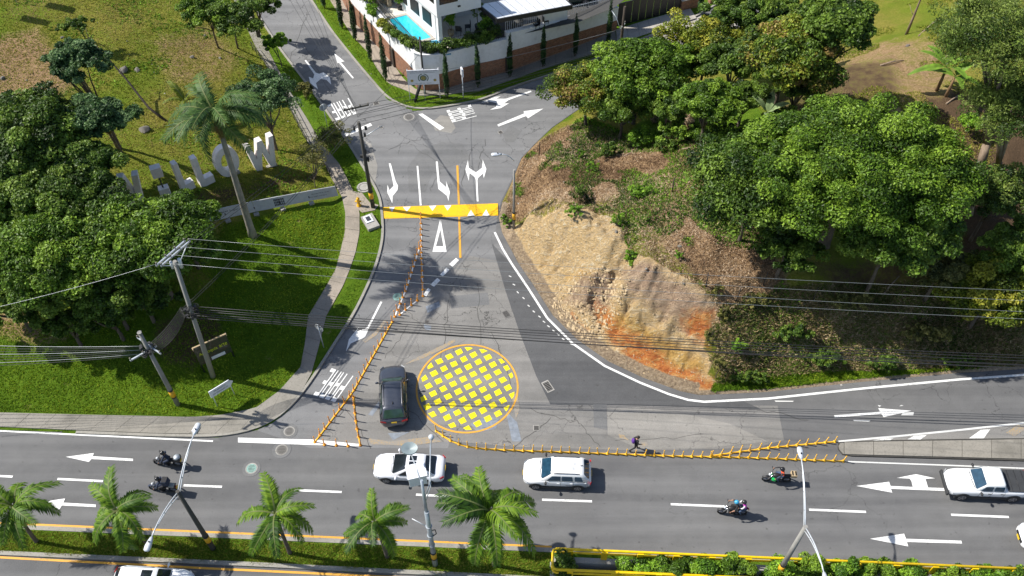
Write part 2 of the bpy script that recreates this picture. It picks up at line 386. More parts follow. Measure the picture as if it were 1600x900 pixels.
# ground: zones come as vertex colours (what grows or lies there), noise breaks their edges up
def groundmat():
    m, t, b = newmat('ground_cover'); p = pos(t)
    za = N(t, 'Attribute'); za.attribute_name = 'za'; zb = N(t, 'Attribute'); zb.attribute_name = 'zb'
    sa = N(t, 'SeparateColor'); t.links.new(za.outputs['Color'], sa.inputs[0])
    sb = N(t, 'SeparateColor'); t.links.new(zb.outputs['Color'], sb.inputs[0])
    big = noise(t, .16, 5, .6, p); mid = noise(t, .75, 6, .7, p); fine = noise(t, 5.5, 6, .75, p); vf = noise(t, 22, 4, .7, p)
    edge = math_(t, 'ADD', math_(t, 'MULTIPLY', mid.outputs[0], .6), math_(t, 'MULTIPLY', fine.outputs[0], .4))   # ~.5 mean
    za_a, zb_a = za.outputs['Alpha'], zb.outputs['Alpha']
    def zone(sock, gain=3.2):
        e = math_(t, 'ADD', sock, math_(t, 'MULTIPLY', math_(t, 'SUBTRACT', edge, .5), 1.6))
        return math_(t, 'MULTIPLY', math_(t, 'SUBTRACT', e, .36), gain, True)
    # grass: deep green, bright green, yellow-green
    g = mixc(t, ramp(t, mid.outputs[0], [(.35, (0, 0, 0)), (.62, (1, 1, 1))]).outputs[0], (.075, .155, .010), (.135, .235, .016))
    g = mixc(t, ramp(t, fine.outputs[0], [(.52, (0, 0, 0)), (.72, (.75, .75, .75))]).outputs[0], g, (.22, .28, .03))
    tired = mixc(t, ramp(t, fine.outputs[0], [(.35, (0, 0, 0)), (.62, (1, 1, 1))]).outputs[0], (.19, .20, .022), (.36, .30, .075))
    tired = mixc(t, ramp(t, big.outputs[0], [(.42, (0, 0, 0)), (.6, (.8, .8, .8))]).outputs[0], tired, (.15, .215, .018))
    dry = mixc(t, ramp(t, fine.outputs[0], [(.35, (0, 0, 0)), (.65, (1, 1, 1))]).outputs[0], (.24, .145, .075), (.52, .35, .19))
    dry = mixc(t, ramp(t, vf.outputs[0], [(.5, (0, 0, 0)), (.7, (.7, .7, .7))]).outputs[0], dry, (.56, .43, .28))
    soil = mixc(t, fine.outputs[0], (.075, .048, .028), (.19, .125, .075))
    mp = N(t, 'Mapping'); mp.inputs['Rotation'].default_value = (0, 0, R(-35)); mp.inputs['Scale'].default_value = (1.2, 3.2, 3); t.links.new(p, mp.inputs[0])
    st = noise(t, .8, 8, .76, mp.outputs[0], .6)
    cr1 = noise(t, 3.0, 6, .8, p, .8)
    def rocky_(stops):
        c_ = ramp(t, st.outputs[0], stops).outputs[0]
        return mixc(t, ramp(t, cr1.outputs[0], [(.30, (.75, .75, .75)), (.45, (0, 0, 0))]).outputs[0], c_, (.16, .10, .06))
    rock = rocky_([(.30, (.42, .29, .16)), (.42, (.72, .56, .35)), (.51, (.76, .52, .24)), (.59, (.86, .70, .46)), (.72, (.88, .80, .64))])
    orange = rocky_([(.30, (.34, .10, .035)), (.42, (.58, .18, .06)), (.50, (.72, .27, .08)), (.58, (.78, .42, .15)), (.70, (.80, .60, .32))])
    ochre = rocky_([(.30, (.38, .22, .08)), (.45, (.64, .38, .12)), (.56, (.74, .48, .16)), (.68, (.80, .64, .38))])
    greyt = rocky_([(.30, (.30, .20, .14)), (.45, (.50, .35, .24)), (.60, (.62, .46, .32)), (.72, (.70, .56, .41))])
    grav = ramp(t, fine.outputs[0], [(.35, (.27, .20, .14)), (.55, (.48, .37, .25)), (.75, (.66, .57, .44))]).outputs[0]
    c = tired
    c = mixc(t, zone(sa.outputs[0]), c, g)
    c = mixc(t, zone(sa.outputs[1]), c, dry)
    c = mixc(t, zone(sa.outputs[2]), c, soil)
    c = mixc(t, zone(sb.outputs[0], 3), c, rock)
    c = mixc(t, zone(zb_a, 2.2), c, greyt)
    c = mixc(t, zone(za_a, 2.0), c, ochre)
    c = mixc(t, zone(sb.outputs[1], 2.2), c, orange)
    c = mixc(t, zone(sb.outputs[2], 4), c, grav)
    t.links.new(c, b.inputs['Base Color']); b.inputs['Roughness'].default_value = .95; b.inputs['Specular IOR Level'].default_value = .1
    h = math_(t, 'ADD', math_(t, 'MULTIPLY', fine.outputs[0], .7), math_(t, 'MULTIPLY', vf.outputs[0], .3))
    rocky = math_(t, 'ADD', math_(t, 'ADD', sb.outputs[0], sb.outputs[1], True), zb_a, True)
    h2 = math_(t, 'ADD', h, math_(t, 'MULTIPLY', math_(t, 'MULTIPLY', st.outputs[0], rocky), 2.5))
    bump(t, b, h2, 1.0, .30)
    return m
M['ground'] = groundmat()

# ------------------------------------------------------------------ road outline (surveyed points) and terrain
PW = [(-500,655),(0,669),(120,675),(250,680),(340,681),(400,671),(425,660),(450,640),(475,610),(500,572),(525,532),(550,495),(572,450),(585,420),(594,390),(599,365),(596,342),(594,310),(591,305),(575,275),(560,252),(547,230),(540,220),(520,190),(485,140),(440,82),(407,32),(385,-10),(330,-130)]
PN = [(460,-130),(480,-10),(487,0),(520,50),(560,100),(590,135),(607,155),(645,172),(675,170),(710,164),(750,157),(800,136),(850,120),(900,104),(940,89),(967,76),(1010,58),(1075,32),(1200,-40)]
PE = [(1270,-10),(1150,45),(1080,62),(1000,105),(950,140),(892,179),(862,200),(837,224),(815,247),(795,290),(783,315),(777,340),(775,365),(800,413),(825,450),(855,497),(895,537),(945,572),(1000,598),(1060,620),(1095,627),(1200,622),(1350,606),(1500,592),(1600,586),(2200,540)]
HE = [.5,.6,.8,.9,.8,.5,.7,1.2,1.8,2.3,2.6,3.2,4.0,4.8,5.2,5.4,5.6,5.6,5.6,5.4,5.0,4.4,4.2,4.2,4.2,4.2]
SE = [.4,.4,.4,.4,.4,.45,.5,.6,.7,.9,1.0,1.15,1.3,1.35,1.35,1.35,1.3,1.25,1.2,1.15,1.0,.75,.65,.6,.6,.6]
PS = [(2200,920),(1600,891),(860,860),(0,823),(-500,802)]
def w2(pts): return np.array([(P(x, y).x, P(x, y).y) for x, y in pts])
RW, RN, RE, RS = w2(PW), w2(PN), w2(PE), w2(PS)
_o = RE.copy()
for i in range(9, len(RE)):                       # the asphalt runs a little past the edge line on the hill side
    d_ = _o[min(i + 1, len(RE) - 1)] - _o[i - 1]; n_ = np.array([-d_[1], d_[0]]) / np.hypot(*d_); RE[i] = _o[i] + n_ * (.5 if i > 11 else .1)
ROAD = np.vstack([RW, RN, RE, RS])
LOW = w2([(-500,843),(0,865),(400,883),(600,893),(800,903),(1100,918),(2200,960),(2200,1500),(-500,1500)])   # the lower carriageway
LAWN = w2([(-500,645),(0,646),(160,650),(300,653),(345,650),(400,639),(437,612),(470,575),(477,537),(482,495),(510,449),(525,422),(532,395),(539,365),(540,335),(535,310),(522,287),(507,257),(482,225),(462,185),(437,140),(415,100),(400,75),(365,0),(320,-130)])
CANAL = w2([(868,880),(2200,935),(2200,962),(868,905)])

def inside(X, Y, pg):
    r = np.zeros(X.shape, bool); n = len(pg)
    for i in range(n):
        x0, y0 = pg[i]; x1, y1 = pg[(i + 1) % n]
        if y0 == y1: continue
        c = ((y0 > Y) != (y1 > Y)) & (X < (x1 - x0) * (Y - y0) / (y1 - y0) + x0)
        r ^= c
    return r
def nearest(X, Y, pl, closed=False):
    """distance, nearest point and (segment + fraction) along a polyline"""
    n = len(pl); best = np.full(X.shape, 1e9); bx = np.zeros(X.shape); by = np.zeros(X.shape); bt = np.zeros(X.shape)
    for i in range(n if closed else n - 1):
        a = pl[i]; d = pl[(i + 1) % n] - a; L = d @ d
        t = np.clip(((X - a[0]) * d[0] + (Y - a[1]) * d[1]) / L, 0, 1)
        qx = a[0] + t * d[0]; qy = a[1] + t * d[1]; q = (X - qx) ** 2 + (Y - qy) ** 2
        m = q < best; best[m] = q[m]; bx[m] = qx[m]; by[m] = qy[m]; bt[m] = i + t[m]
    return np.sqrt(best), bx, by, bt
def vnoise(X, Y, s, seed=0):
    """smooth value noise, -1..1"""
    g = np.random.default_rng(seed).random((97, 97)) * 2 - 1
    x = X / s + 41.3; y = Y / s + 17.7; i = np.floor(x).astype(int); j = np.floor(y).astype(int)
    fx = x - i; fy = y - j; fx = fx * fx * (3 - 2 * fx); fy = fy * fy * (3 - 2 * fy)
    a = g[i % 97, j % 97]; b = g[(i + 1) % 97, j % 97]; c = g[i % 97, (j + 1) % 97]; d = g[(i + 1) % 97, (j + 1) % 97]
    return (a * (1 - fx) + b * fx) * (1 - fy) + (c * (1 - fx) + d * fx) * fy
def fbm(X, Y, s, o=4, seed=0): return sum(vnoise(X, Y, s / 2 ** k, seed + k) / 2 ** k for k in range(o))
def sst(x): x = np.clip(x, 0, 1); return x * x * (3 - 2 * x)

def far(lo, hi, st, m=330):
    c = np.arange(lo, hi + st / 2, st)
    tail = [hi + 1.5, hi + 4, hi + 9, hi + 20, hi + 45, hi + 100, hi + m]; head = [lo - 1.5, lo - 4, lo - 9, lo - 20, lo - 45, lo - 100, lo - m]
    return np.array(head[::-1] + list(c) + tail)
def graded(lo, hi, st, a, b_, fine):
    g = far(lo, hi, st); return np.sort(np.concatenate([g[(g < a) | (g > b_)], np.arange(a, b_ + fine / 2, fine)]))
gx = graded(-56, 56, .29, -1.5, 15.5, .135); gy = graded(16, 86, .29, 32.6, 54, .135)
SX, SY = np.meshgrid(np.gradient(gx), np.gradient(gy), indexing='ij')
GX, GY = np.meshgrid(gx, gy, indexing='ij')
X, Y = GX.copy(), GY.copy()
dr, bx, by, bt = nearest(X, Y, ROAD, True)
inr = inside(X, Y, ROAD)
core = (X > -56) & (X < 56) & (Y > 16) & (Y < 86)
thr = np.clip(np.minimum(SX, SY) * .5, .06, .145)
snap = (dr < thr) & core
dl, lx, ly, _ = nearest(X, Y, LOW, True); inl = inside(X, Y, LOW)
snapl = (dl < thr) & core & ~snap
X = np.where(snap, bx, X); Y = np.where(snap, by, Y); X = np.where(snapl, lx, X); Y = np.where(snapl, ly, Y)
nW, nN, nE = len(RW), len(RN), len(RE)
region = np.where(bt < nW - .5, 0, np.where(bt < nW + nN - .5, 1, np.where(bt < nW + nN + nE - .5, 2, 3)))
region = np.where((region == 1) & (X < -30) & (Y > 84), 0, region)
onroad = (inr | inl) & ~snap & ~snapl
# west: lawn rising away from the path
dlw, _, _, _ = nearest(X, Y, LAWN)
walk = inside(X, Y, np.vstack([LAWN, RW[::-1]]))
dlawn = np.where(walk, 0, dlw)
k = .55 + .45 * sst((Y - 33) / 8)
zw = .09 + k * (.30 * np.clip(dlawn - .4, 0, 12) + .13 * np.clip(dlawn - 12.4, 0, 60)) * sst(dlawn / 2.0 + .15)
zw += np.clip(dlawn - 1, 0, 4) / 4 * fbm(X, Y, 7, 4, 3) * .28
# east: cut bank and hillside
te = np.clip(bt - (nW + nN), 0, nE - 1)
H = np.zeros(X.shape); S = np.zeros(X.shape); Wt = np.zeros(X.shape)      # bank height and steepness blend smoothly along the edge
for q in range(nE - 1):
    L_ = math.hypot(*(RE[q + 1] - RE[q])); m_ = max(1, int(min(L_, 30) / 1.5))
    for u in range(m_):
        f_ = (u + .5) / m_; p_ = RE[q] * (1 - f_) + RE[q + 1] * f_; w_ = (L_ / m_) / ((X - p_[0]) ** 2 + (Y - p_[1]) ** 2 + .6) ** 2
        H += w_ * (HE[q] * (1 - f_) + HE[q + 1] * f_); S += w_ * (SE[q] * (1 - f_) + SE[q + 1] * f_); Wt += w_
H /= Wt; S /= Wt
wf = sst((dr - 7) / 12); H = H * (1 - wf) + 5.3 * wf; S = S * (1 - wf) + 1.0 * wf
cut = sst((S - .9) / .2)
d0 = .6 + .4 * sst((S - .8) / .3)
rag = fbm(X, Y, 3.2, 4, 21)
tt = np.clip((dr + rag * .55 * sst((dr - .8) / 1.2) - d0) * S / H, 0, 1)
ze = .07 + H * (.6 * tt + .4 * sst(tt)) + .10 * np.clip(dr - d0 - H / S, 0, 30)
ze += sst((dr - d0) / 2) * (fbm(X, Y, 5, 5, 31) * .30 + fbm(X, Y, 1.1, 3, 51) * .10 * (1 + 1.6 * cut * sst((S - 1) / .25)))
# rills washed down the bare face: noise that runs along the edge and is stretched down the slope
arc_ = np.concatenate([[0], np.cumsum(np.hypot(*(RE[1:] - RE[:-1]).T))]); sal = np.interp(bt - (nW + nN), np.arange(nE), arc_)
face = cut * sst((dr - .8) / .8) * sst((7.5 - dr) / 2.5) * (te > 9) * (te < 21)
ze += face * (-(1 - np.abs(vnoise(sal, dr * .35, 1.15, 61))) ** 3 * .42 - (1 - np.abs(vnoise(sal, dr * .5, .42, 62))) ** 2 * .16 + fbm(X, Y, .55, 3, 63) * .07 + vnoise(X, ze * 1.6 + X * .35, .9, 64) * .14)
g0, g1 = P(975, 425, 3.5), P(905, 520, .8)
dg, _, _, tg = nearest(X, Y, np.array([(g0.x, g0.y), (g1.x, g1.y)]))
ze -= 1.1 * np.exp(-(dg / 1.0) ** 2) * sst((dr - 1.0) / 1.5)
ze = np.maximum(ze, .05)
zn = .09 + .02 * fbm(X, Y, 4, 3, 5)
zs = .10 + .03 * fbm(X, Y, 3, 3, 8)
Z = np.choose(region, [zw, zn, ze, zs])
Z = np.where(onroad, -.13, Z); Z = np.where(snap | snapl, np.where(region == 2, -.03, .07), Z)
incan = inside(X, Y, CANAL); Z = np.where(incan, -2.4, Z)
ZG = Z
def hz(x, y):
    """terrain height at a point of the site (away from the road edge)"""
    i = int(np.clip(np.searchsorted(gx, x) - 1, 0, len(gx) - 2)); j = int(np.clip(np.searchsorted(gy, y) - 1, 0, len(gy) - 2))
    fx = min(1, max(0, (x - gx[i]) / (gx[i + 1] - gx[i]))); fy = min(1, max(0, (y - gy[j]) / (gy[j + 1] - gy[j])))
    return float((ZG[i, j] * (1 - fx) + ZG[i + 1, j] * fx) * (1 - fy) + (ZG[i, j + 1] * (1 - fx) + ZG[i + 1, j + 1] * fx) * fy)
def T(px, py):
    """the point of the terrain seen at a pixel of the photograph"""
    dx, dy, dz = ray(px, py); t0 = (16 - CAM_H) / dz; t1 = (-.2 - CAM_H) / dz; n = 160; prev = t0
    for q in range(1, n + 1):
        t = t0 + (t1 - t0) * q / n
        if CAM_H + dz * t <= max(hz(dx * t, dy * t), 0): break
        prev = t
    lo, hi = prev, t
    for _ in range(12):
        mid_ = (lo + hi) / 2
        if CAM_H + dz * mid_ <= max(hz(dx * mid_, dy * mid_), 0): hi = mid_
        else: lo = mid_
    return Vector((dx * hi, dy * hi, max(hz(dx * hi, dy * hi), 0)))
def wT(pts): return np.array([(T(x, y).x, T(x, y).y) for x, y in pts])

# zones of ground cover: (channel, softness in metres, outline)
za = np.zeros(X.shape + (4,)); zb = np.zeros(X.shape + (4,)); za[..., 3] = 1; zb[..., 3] = 1
def zone(arr, ch, soft, pts, amount=1.0, mode='max'):
    pg = wT(pts); d, _, _, _ = nearest(X, Y, pg, True); i = inside(X, Y, pg)
    v = sst(.5 + np.where(i, d, -d) / (2 * soft)) * amount
    if mode == 'max': arr[..., ch] = np.maximum(arr[..., ch], v)
    else: arr[..., ch] *= 1 - v
za[..., 0] = np.where(region == 0, .42, np.where(region == 1, 1.0, np.where(region == 3, .9, .25)))
zone(za, 0, 2.5, [(-200,500),(60,505),(200,480),(320,470),(345,350),(420,330),(530,300),(640,300),(620,700),(-200,700)], 1.0)
zone(za, 0, 1.2, [(400,60),(430,60),(560,240),(600,310),(560,330),(520,270)], 1.0)
zone(za, 1, 2.0, [(-200,120),(60,40),(140,120),(60,200),(-200,200)], .75)
zone(za, 1, 3.0, [(210,60),(330,20),(400,90),(360,140),(250,150)], .55)
zone(za, 1, 2.0, [(-50,470),(60,480),(110,530),(60,545),(-50,510)], .8)
zone(za, 2, 1.2, [(215,320),(300,300),(400,275),(520,262),(505,285),(420,305),(330,330),(260,350)], .62)
zone(za, 2, 1.5, [(240,500),(345,480),(350,545),(300,575),(245,560)], .95)
zone(za, 2, 1.2, [(60,545),(120,540),(120,575),(70,575)], .5)
for sx_, sy_, sr_ in ((505,330,9),(470,345,7),(400,420,9),(455,380,6),(385,505,8),(420,560,7),(100,600,9),(245,628,8),(180,575,7),(40,635,9),(350,600,6),(480,300,9),(300,640,8),(500,420,5),(560,420,5),(515,520,5),(465,200,6),(455,165,6)):
    zone(za, 1, .7, [(sx_ - sr_, sy_), (sx_, sy_ - sr_ * .6), (sx_ + sr_, sy_), (sx_ + sr_ * .4, sy_ + sr_ * .6)], .62)
# east hillside
zone(za, 1, 2.0, [(800,230),(900,195),(1090,225),(1180,330),(1230,460),(1120,500),(960,330),(790,350)], 1.0)
for q, a in (([(985,265),(1040,290),(1040,310),(990,310),(965,285)], .9), ([(960,290),(1000,320),(1010,370),(960,350),(930,320)], .5), ([(965,385),(1000,385),(985,430),(970,410)], .85),
             ([(880,330),(915,340),(910,375),(885,360)], .8), ([(1000,330),(1060,340),(1040,380),(1000,370)], .45), ([(1150,130),(1200,190),(1130,220),(1060,225),(980,210),(1000,190)], .9), ([(770,320),(800,330),(795,360),(775,355)], 1.0)):
    zone(za, 1, 1.0, q, a, 'sub'); zone(za, 0, .8, q, .95 * min(1, a + .1))
zone(za, 0, .7, [(897,183),(893,178),(855,205),(820,240),(800,270),(790,290),(812,252),(840,222),(870,196)], 1.0)
zone(za, 1, 1.0, [(1120,490),(1250,440),(1500,460),(1700,480),(1700,560),(1500,560),(1300,575),(1130,590)], .62)
zone(za, 2, 1.6, [(1240,400),(1600,380),(1700,500),(1500,500),(1300,470)], .6); zone(za, 0, 2.5, [(1130,500),(1700,500),(1700,580),(1130,590)], .55); zone(za, 0, 2.0, [(990,300),(1100,330),(1200,430),(1150,460),(1020,400)], .42)
zone(za, 0, .6, [(1115,597),(1200,580),(1330,578),(1500,570),(1600,568),(1600,584),(1400,600),(1200,618),(1110,622)], 1.0)
zone(za, 0, 2.5, [(1360,-10),(1500,0),(1500,60),(1440,100),(1370,100),(1340,60)], .2); zone(za, 1, 2.5, [(1300,60),(1500,60),(1520,200),(1400,200),(1250,200)], .6); zone(za, 2, 2.0, [(1200,120),(1400,90),(1420,160),(1330,200),(1200,200)], .6)
zone(za, 2, 1.5, [(1440,150),(1520,140),(1700,200),(1700,420),(1500,400),(1480,250)], .9)
zone(za, 1, 2.0, [(1380,140),(1500,130),(1560,300),(1480,240)], .6)
za[..., 3] = 0; zb[..., 3] = 0
FACE = [(798,352),(860,333),(925,328),(964,342),(987,398),(1010,402),(1062,428),(1120,476),(1128,500),(1104,522),(1098,545),(1116,560),(1104,585),(1122,600),(1116,618),(1060,612),(1000,592),(900,532),(850,482),(798,385)]
zone(zb, 0, .35, FACE, 1.35)
for ch_ in (0, 1, 2): zone(za, ch_, .5, FACE, 1.0, 'sub')
zone(zb, 3, .9, [(965,415),(1000,405),(1060,432),(1122,478),(1112,520),(1060,515),(1010,480),(975,455)], .95)
zone(zb, 3, .6, [(790,375),(812,385),(835,430),(850,470),(835,465),(800,410)], .9); zone(zb, 3, .5, [(905,432),(960,425),(965,450),(940,500),(905,490),(870,470)], .8)
zone(za, 3, .7, [(925,480),(965,480),(1010,508),(1060,530),(1105,560),(1112,590),(1060,585),(1000,555),(950,525)], .9)
zone(za, 3, .7, [(862,500),(905,530),(960,560),(1010,590),(960,578),(890,540)], .8); zone(za, 3, .6, [(880,420),(935,420),(925,445),(880,450)], .7)
zone(zb, 1, .55, [(866,482),(895,486),(922,520),(905,538),(880,515)], .85)
zone(zb, 1, .7, [(925,466),(955,476),(965,505),(1010,530),(1060,572),(1118,590),(1120,614),(1060,602),(1000,578),(962,545),(935,505)], .95)
zone(zb, 1, .8, [(1062,488),(1122,482),(1112,530),(1120,560),(1085,540),(1058,505)], .85)
dz = (region == 2) & (S > 1.02)
zb[..., 2] = np.where(dz & (dr < 2.6), np.maximum(zb[..., 2], sst((1.35 - dr) / .7)), zb[..., 2])
zb[..., 2] = np.where((region == 2) & (te > 20) & (dr < 1), sst((.55 - dr) / .4) * .8, zb[..., 2])

nx, ny = X.shape
V = np.stack([X, Y, Z], -1).reshape(-1, 3)
ii, jj = np.meshgrid(np.arange(nx - 1), np.arange(ny - 1), indexing='ij')
F = np.stack([ii * ny + jj, (ii + 1) * ny + jj, (ii + 1) * ny + jj + 1, ii * ny + jj + 1], -1).reshape(-1, 4)
fr = np.where(onroad, 4, region); fr = np.minimum(np.minimum(fr[:-1, :-1], fr[1:, 1:]), np.minimum(fr[1:, :-1], fr[:-1, 1:])).reshape(-1)
zaf, zbf = za.reshape(-1, 4), zb.reshape(-1, 4)
for k_, nm in enumerate(['grass_slope', 'corner_verge', 'hillside', 'median_strip', 'subsoil']):
    f = F[fr == k_]
    if not len(f): continue
    u, inv = np.unique(f, return_inverse=True)
    struct(np_mesh(nm, V[u], inv.reshape(-1, 4), M['ground'], col={'za': zaf[u], 'zb': zbf[u]}, smooth=True))

# ------------------------------------------------------------------ roads
lvl = [0.0]
mb = MB(); mb.sheet([tuple(v) for v in ROAD], 0.0); road = struct(mb.build('road', M['road']))
mb = MB(); mb.sheet([tuple(v) for v in LOW], 0.0); lroad = struct(mb.build('lower_carriageway', M['road']))
def patch(name, pts, mat, z, parent=None):
    mb = MB(); mb.sheet(poly(pts), z); return mb.build(name, M[mat], parent or road)
patch('side_road_surface', [(484,700),(400,672),(425,661),(450,641),(475,611),(500,573),(525,533),(550,496),(572,451),(585,421),(594,391),(599,366),(596,342),(594,310),(575,275),(547,230),(520,190),(485,140),(440,82),(407,32),(390,0),(390,-60),(480,-60),(487,0),(520,50),(560,100),(590,135),(607,155),(645,172),(675,170),(750,157),(850,120),(940,89),(975,74),(1075,33),(1080,61),(1000,104),(950,139),(892,178),(862,199),(837,223),(815,246),(795,289),(783,314),(777,339),(775,365),(800,412),(760,500),(700,700)], 'road_mid', .004)
patch('worn_junction_surface', [(495,693),(560,615),(612,520),(650,460),(735,400),(790,410),(815,520),(850,600),(870,633),(1010,632),(1215,634),(1225,688),(1180,700),(1000,704),(800,698),(735,692),(690,690),(560,697)], 'road_old', .008)
patch('road_patch', [(768,380),(800,414),(825,451),(855,498),(895,538),(945,573),(1000,599),(1060,621),(1095,628),(1160,626),(1190,640),(1000,634),(860,632),(838,588),(812,520),(790,455)], 'road_new', .012)
patch('road_patch', [(927,632),(948,632),(949,672),(928,668)], 'road_patch', .016)
patch('road_patch', [(703,463),(762,457),(765,476),(705,482)], 'road_patch', .012)
patch('road_patch', [(636,262),(655,237),(690,222),(722,224),(735,248),(700,262),(676,268),(665,300),(640,300)], 'road_patch', .012)
patch('road_patch', [(786,210),(797,196),(815,205),(803,222),(790,222)], 'road_patch', .012)
patch('pale_worn_surface', [(948,640),(1000,636),(1060,645),(1140,662),(1200,690),(1100,700),(1000,702),(950,680)], 'road_pale', .012)
patch('pale_worn_surface', [(675,192),(688,180),(703,182),(712,200),(705,208),(680,204)], 'road_pale', .012)
patch('pale_worn_surface', [(548,228),(562,215),(580,225),(590,260),(585,300),(575,290),(560,262)], 'road_pale', .012)
for q in ([(665,479),(686,471),(688,479),(668,489)], [(575,648),(592,627),(593,635),(582,650)], [(606,677),(640,675),(614,688)], [(662,507),(674,509),(673,516),(664,515)], [(694,646),(708,638),(712,645),(700,652)], [(735,662),(760,650),(780,655),(775,670),(745,676)], [(790,640),(800,652),(808,660),(815,690),(800,690)]):
    patch('sealed_repair', q, 'bluegrey', .016)
patch('lower_edge_band', [(-400,668),(0,672),(340,684),(345,690),(0,678),(-400,674)], 'road_patch', .004)

def mark(name, pts, mat='white', z=.02, sx=1, ox=0, oy=0): return patch(name, [(ox + x / sx, oy + y / sx) for x, y in pts], mat, z)
def lline(name, pts, wpx, mat='white', z=.02):
    """painted line of even width through pixels (wpx: half width in metres)"""
    c = [Vector((P(*p).x, P(*p).y)) for p in pts]; L, Rr = [], []
    for i, p in enumerate(c):
        d = (c[min(i + 1, len(c) - 1)] - c[max(i - 1, 0)]).normalized(); n = Vector((-d.y, d.x)) * wpx
        L.append(p + n); Rr.append(p - n)
    mb = MB(); k = len(c)
    mb.add([(v.x, v.y, z) for v in L + Rr], [(i, k + i, k + i + 1, i + 1) for i in range(k - 1)])
    return mb.build(name, M[mat], road)
mark('lane_arrow', [(103,714),(147,708),(145,713),(208,717),(208,720.5),(143,717.5),(139,722)])
mark('lane_arrow', [(55,786),(102,779),(99,785.5),(150,788.5),(150,792.5),(97,790),(93,796)])
mark('lane_arrow', [(1338,759.5),(1389,753),(1391.5,759.5),(1426,761),(1424,752),(1421,748),(1401,747),(1431,741),(1461,747.5),(1446,748.5),(1450,762),(1480,763),(1480,767.5),(1392,764),(1394,770)])
mark('lane_arrow', [(1359,842),(1412.5,834),(1415.5,842),(1502,845),(1503,849.5),(1417,847),(1419,854)])
mark('lane_arrow', [(1303,649),(1375,643.5),(1372,638),(1424,642),(1380.5,652),(1377,647),(1304,652.5)])
mark('turn_arrow', [(830,122),(842,122),(873,235),(888,262),(884,290),(855,325),(852,372),(838,340),(820,305),(822,255),(834,290),(860,262),(855,235)], 'white', .02, 4, 400, 225)
mark('lane_line', [(1004,138),(1014,138),(1036,385),(1024,385)], 'white', .02, 4, 400, 225)
mark('turn_arrow', [(1124,110),(1136,110),(1148,235),(1190,272),(1188,232),(1212,300),(1203,357),(1194,325),(1140,282),(1134,236)], 'white', .02, 4, 400, 225)
mark('centre_line', [(1252,135),(1265,135),(1274,378),(1262,378)], 'orange_line', .02, 4, 400, 225)
mark('centre_line', [(1264,453),(1276,453),(1284,712),(1270,712)], 'orange_line', .02, 4, 400, 225)
mark('turn_arrow', [(1325,100),(1330,150),(1375,178),(1412,150),(1417,98),(1440,158),(1424,215),(1418,185),(1387,215),(1384,228),(1391,360),(1380,360),(1374,228),(1370,212),(1335,182),(1330,232),(1309,160)], 'white', .02, 4, 400, 225)
mark('painted_triangle', [(1103,675),(1150,475),(1160,475),(1192,676),(1172,642),(1153,535),(1125,640),(1172,642),(1192,676)], 'white', .02, 4, 400, 225) if False else None
mark('painted_triangle', [(1103,675),(1150,475),(1155,530),(1125,640),(1125,675)], 'white', .02, 4, 400, 225)
mark('painted_triangle', [(1155,475),(1192,676),(1174,676),(1172,640),(1153,535)], 'white', .0205, 4, 400, 225)
mark('painted_triangle', [(1124,640),(1173,640),(1175,675.5),(1124,675)], 'white', .021, 4, 400, 225)
for q in ([(1207,752),(1250,712),(1268,727),(1228,768)], [(1150,818),(1190,775),(1210,788),(1168,828)], [(1090,880),(1133,838),(1152,853),(1113,893)]):
    mark('lane_dash', q, 'white', .02, 4, 400, 225)
mark('lane_dash', [(1045,42),(1075,0),(1092,12),(1065,54)], 'white', .02, 4, 400, 450)
lline('edge_line', [(773,363),(786,390),(800,413),(825,450),(855,497),(895,537),(945,572),(1000,598),(1045,616),(1075,625),(1100,628),(1200,623),(1350,607),(1500,593),(1600,586),(1800,570)], .085)
mark('turn_arrow', [(778,85),(790,88),(708,248),(682,308),(592,348),(563,398),(580,322),(645,242),(628,275),(695,247)], 'white', .02, 4, 400, 450)
mark('lane_arrow', [(485,330),(553,385),(530,388),(612,488),(604,492),(518,392),(508,398)], 'white', .02, 4, 400, 0)
mark('turn_arrow', [(304,378),(313,376),(374,455),(395,462),(422,452),(462,485),(470,530),(440,500),(405,495),(375,520),(388,560),(340,520),(330,480),(358,492),(364,465)], 'white', .02, 4, 400, 0)
mark('turn_arrow', [(905,90),(1000,50),(1040,45),(1010,62),(1075,62),(1240,8),(1245,16),(1090,72),(1060,95),(1095,92),(1040,125),(965,137),(1010,115),(1012,92),(960,80)], 'white', .02, 4.286, 540, 140)
mark('lane_arrow', [(777,195),(819,177.5),(818,174),(849,170),(825,185),(822,181.5),(779,198)])
mark('stop_bar', [(548,838),(715,770),(727,785),(560,855)], 'white', .02, 4, 400, 0)
mark('stop_bar', [(1015,715),(1040,710),(1177,800),(1150,815)], 'white', .02, 4, 400, 0)
mark('yellow_band', [(268,475),(400,430),(400,455),(290,499)], 'yellow', .02, 4, 800, 0)
mark('stop_bar', [(372,684),(492,687),(562,694),(562,697.5),(490,695.5),(372,691.5)])
lline('edge_line', [(-300,659),(0,673.5),(333,689.5)], .06)
for a, b in (((-40,742),(20,745)), ((90,748.5),(161,752)), ((287,758.5),(347,760.8)), ((460,766),(534,769)), ((650,773),(703,776)), ((847,781),(925,783.5)), ((1048,788),(1132,791.5)), ((1264,796.5),(1353,800)), ((1486,804.5),(1576,808))):
    lline('lane_dash', [a, b], .075)
lline('edge_line', [(1325,721.5),(1462,726.5),(1800,740)], .05, 'white_worn')
lline('edge_line', [(1310,690),(1400,682),(1500,672),(1600,661),(1750,643)], .07, 'white_worn')
lline('median_line', [(-300,804),(0,817.5),(500,839),(862,854.8)], .07, 'orange_line')
lline('median_line', [(-300,857),(0,871),(320,888),(620,902),(900,914)], .07, 'orange_line')
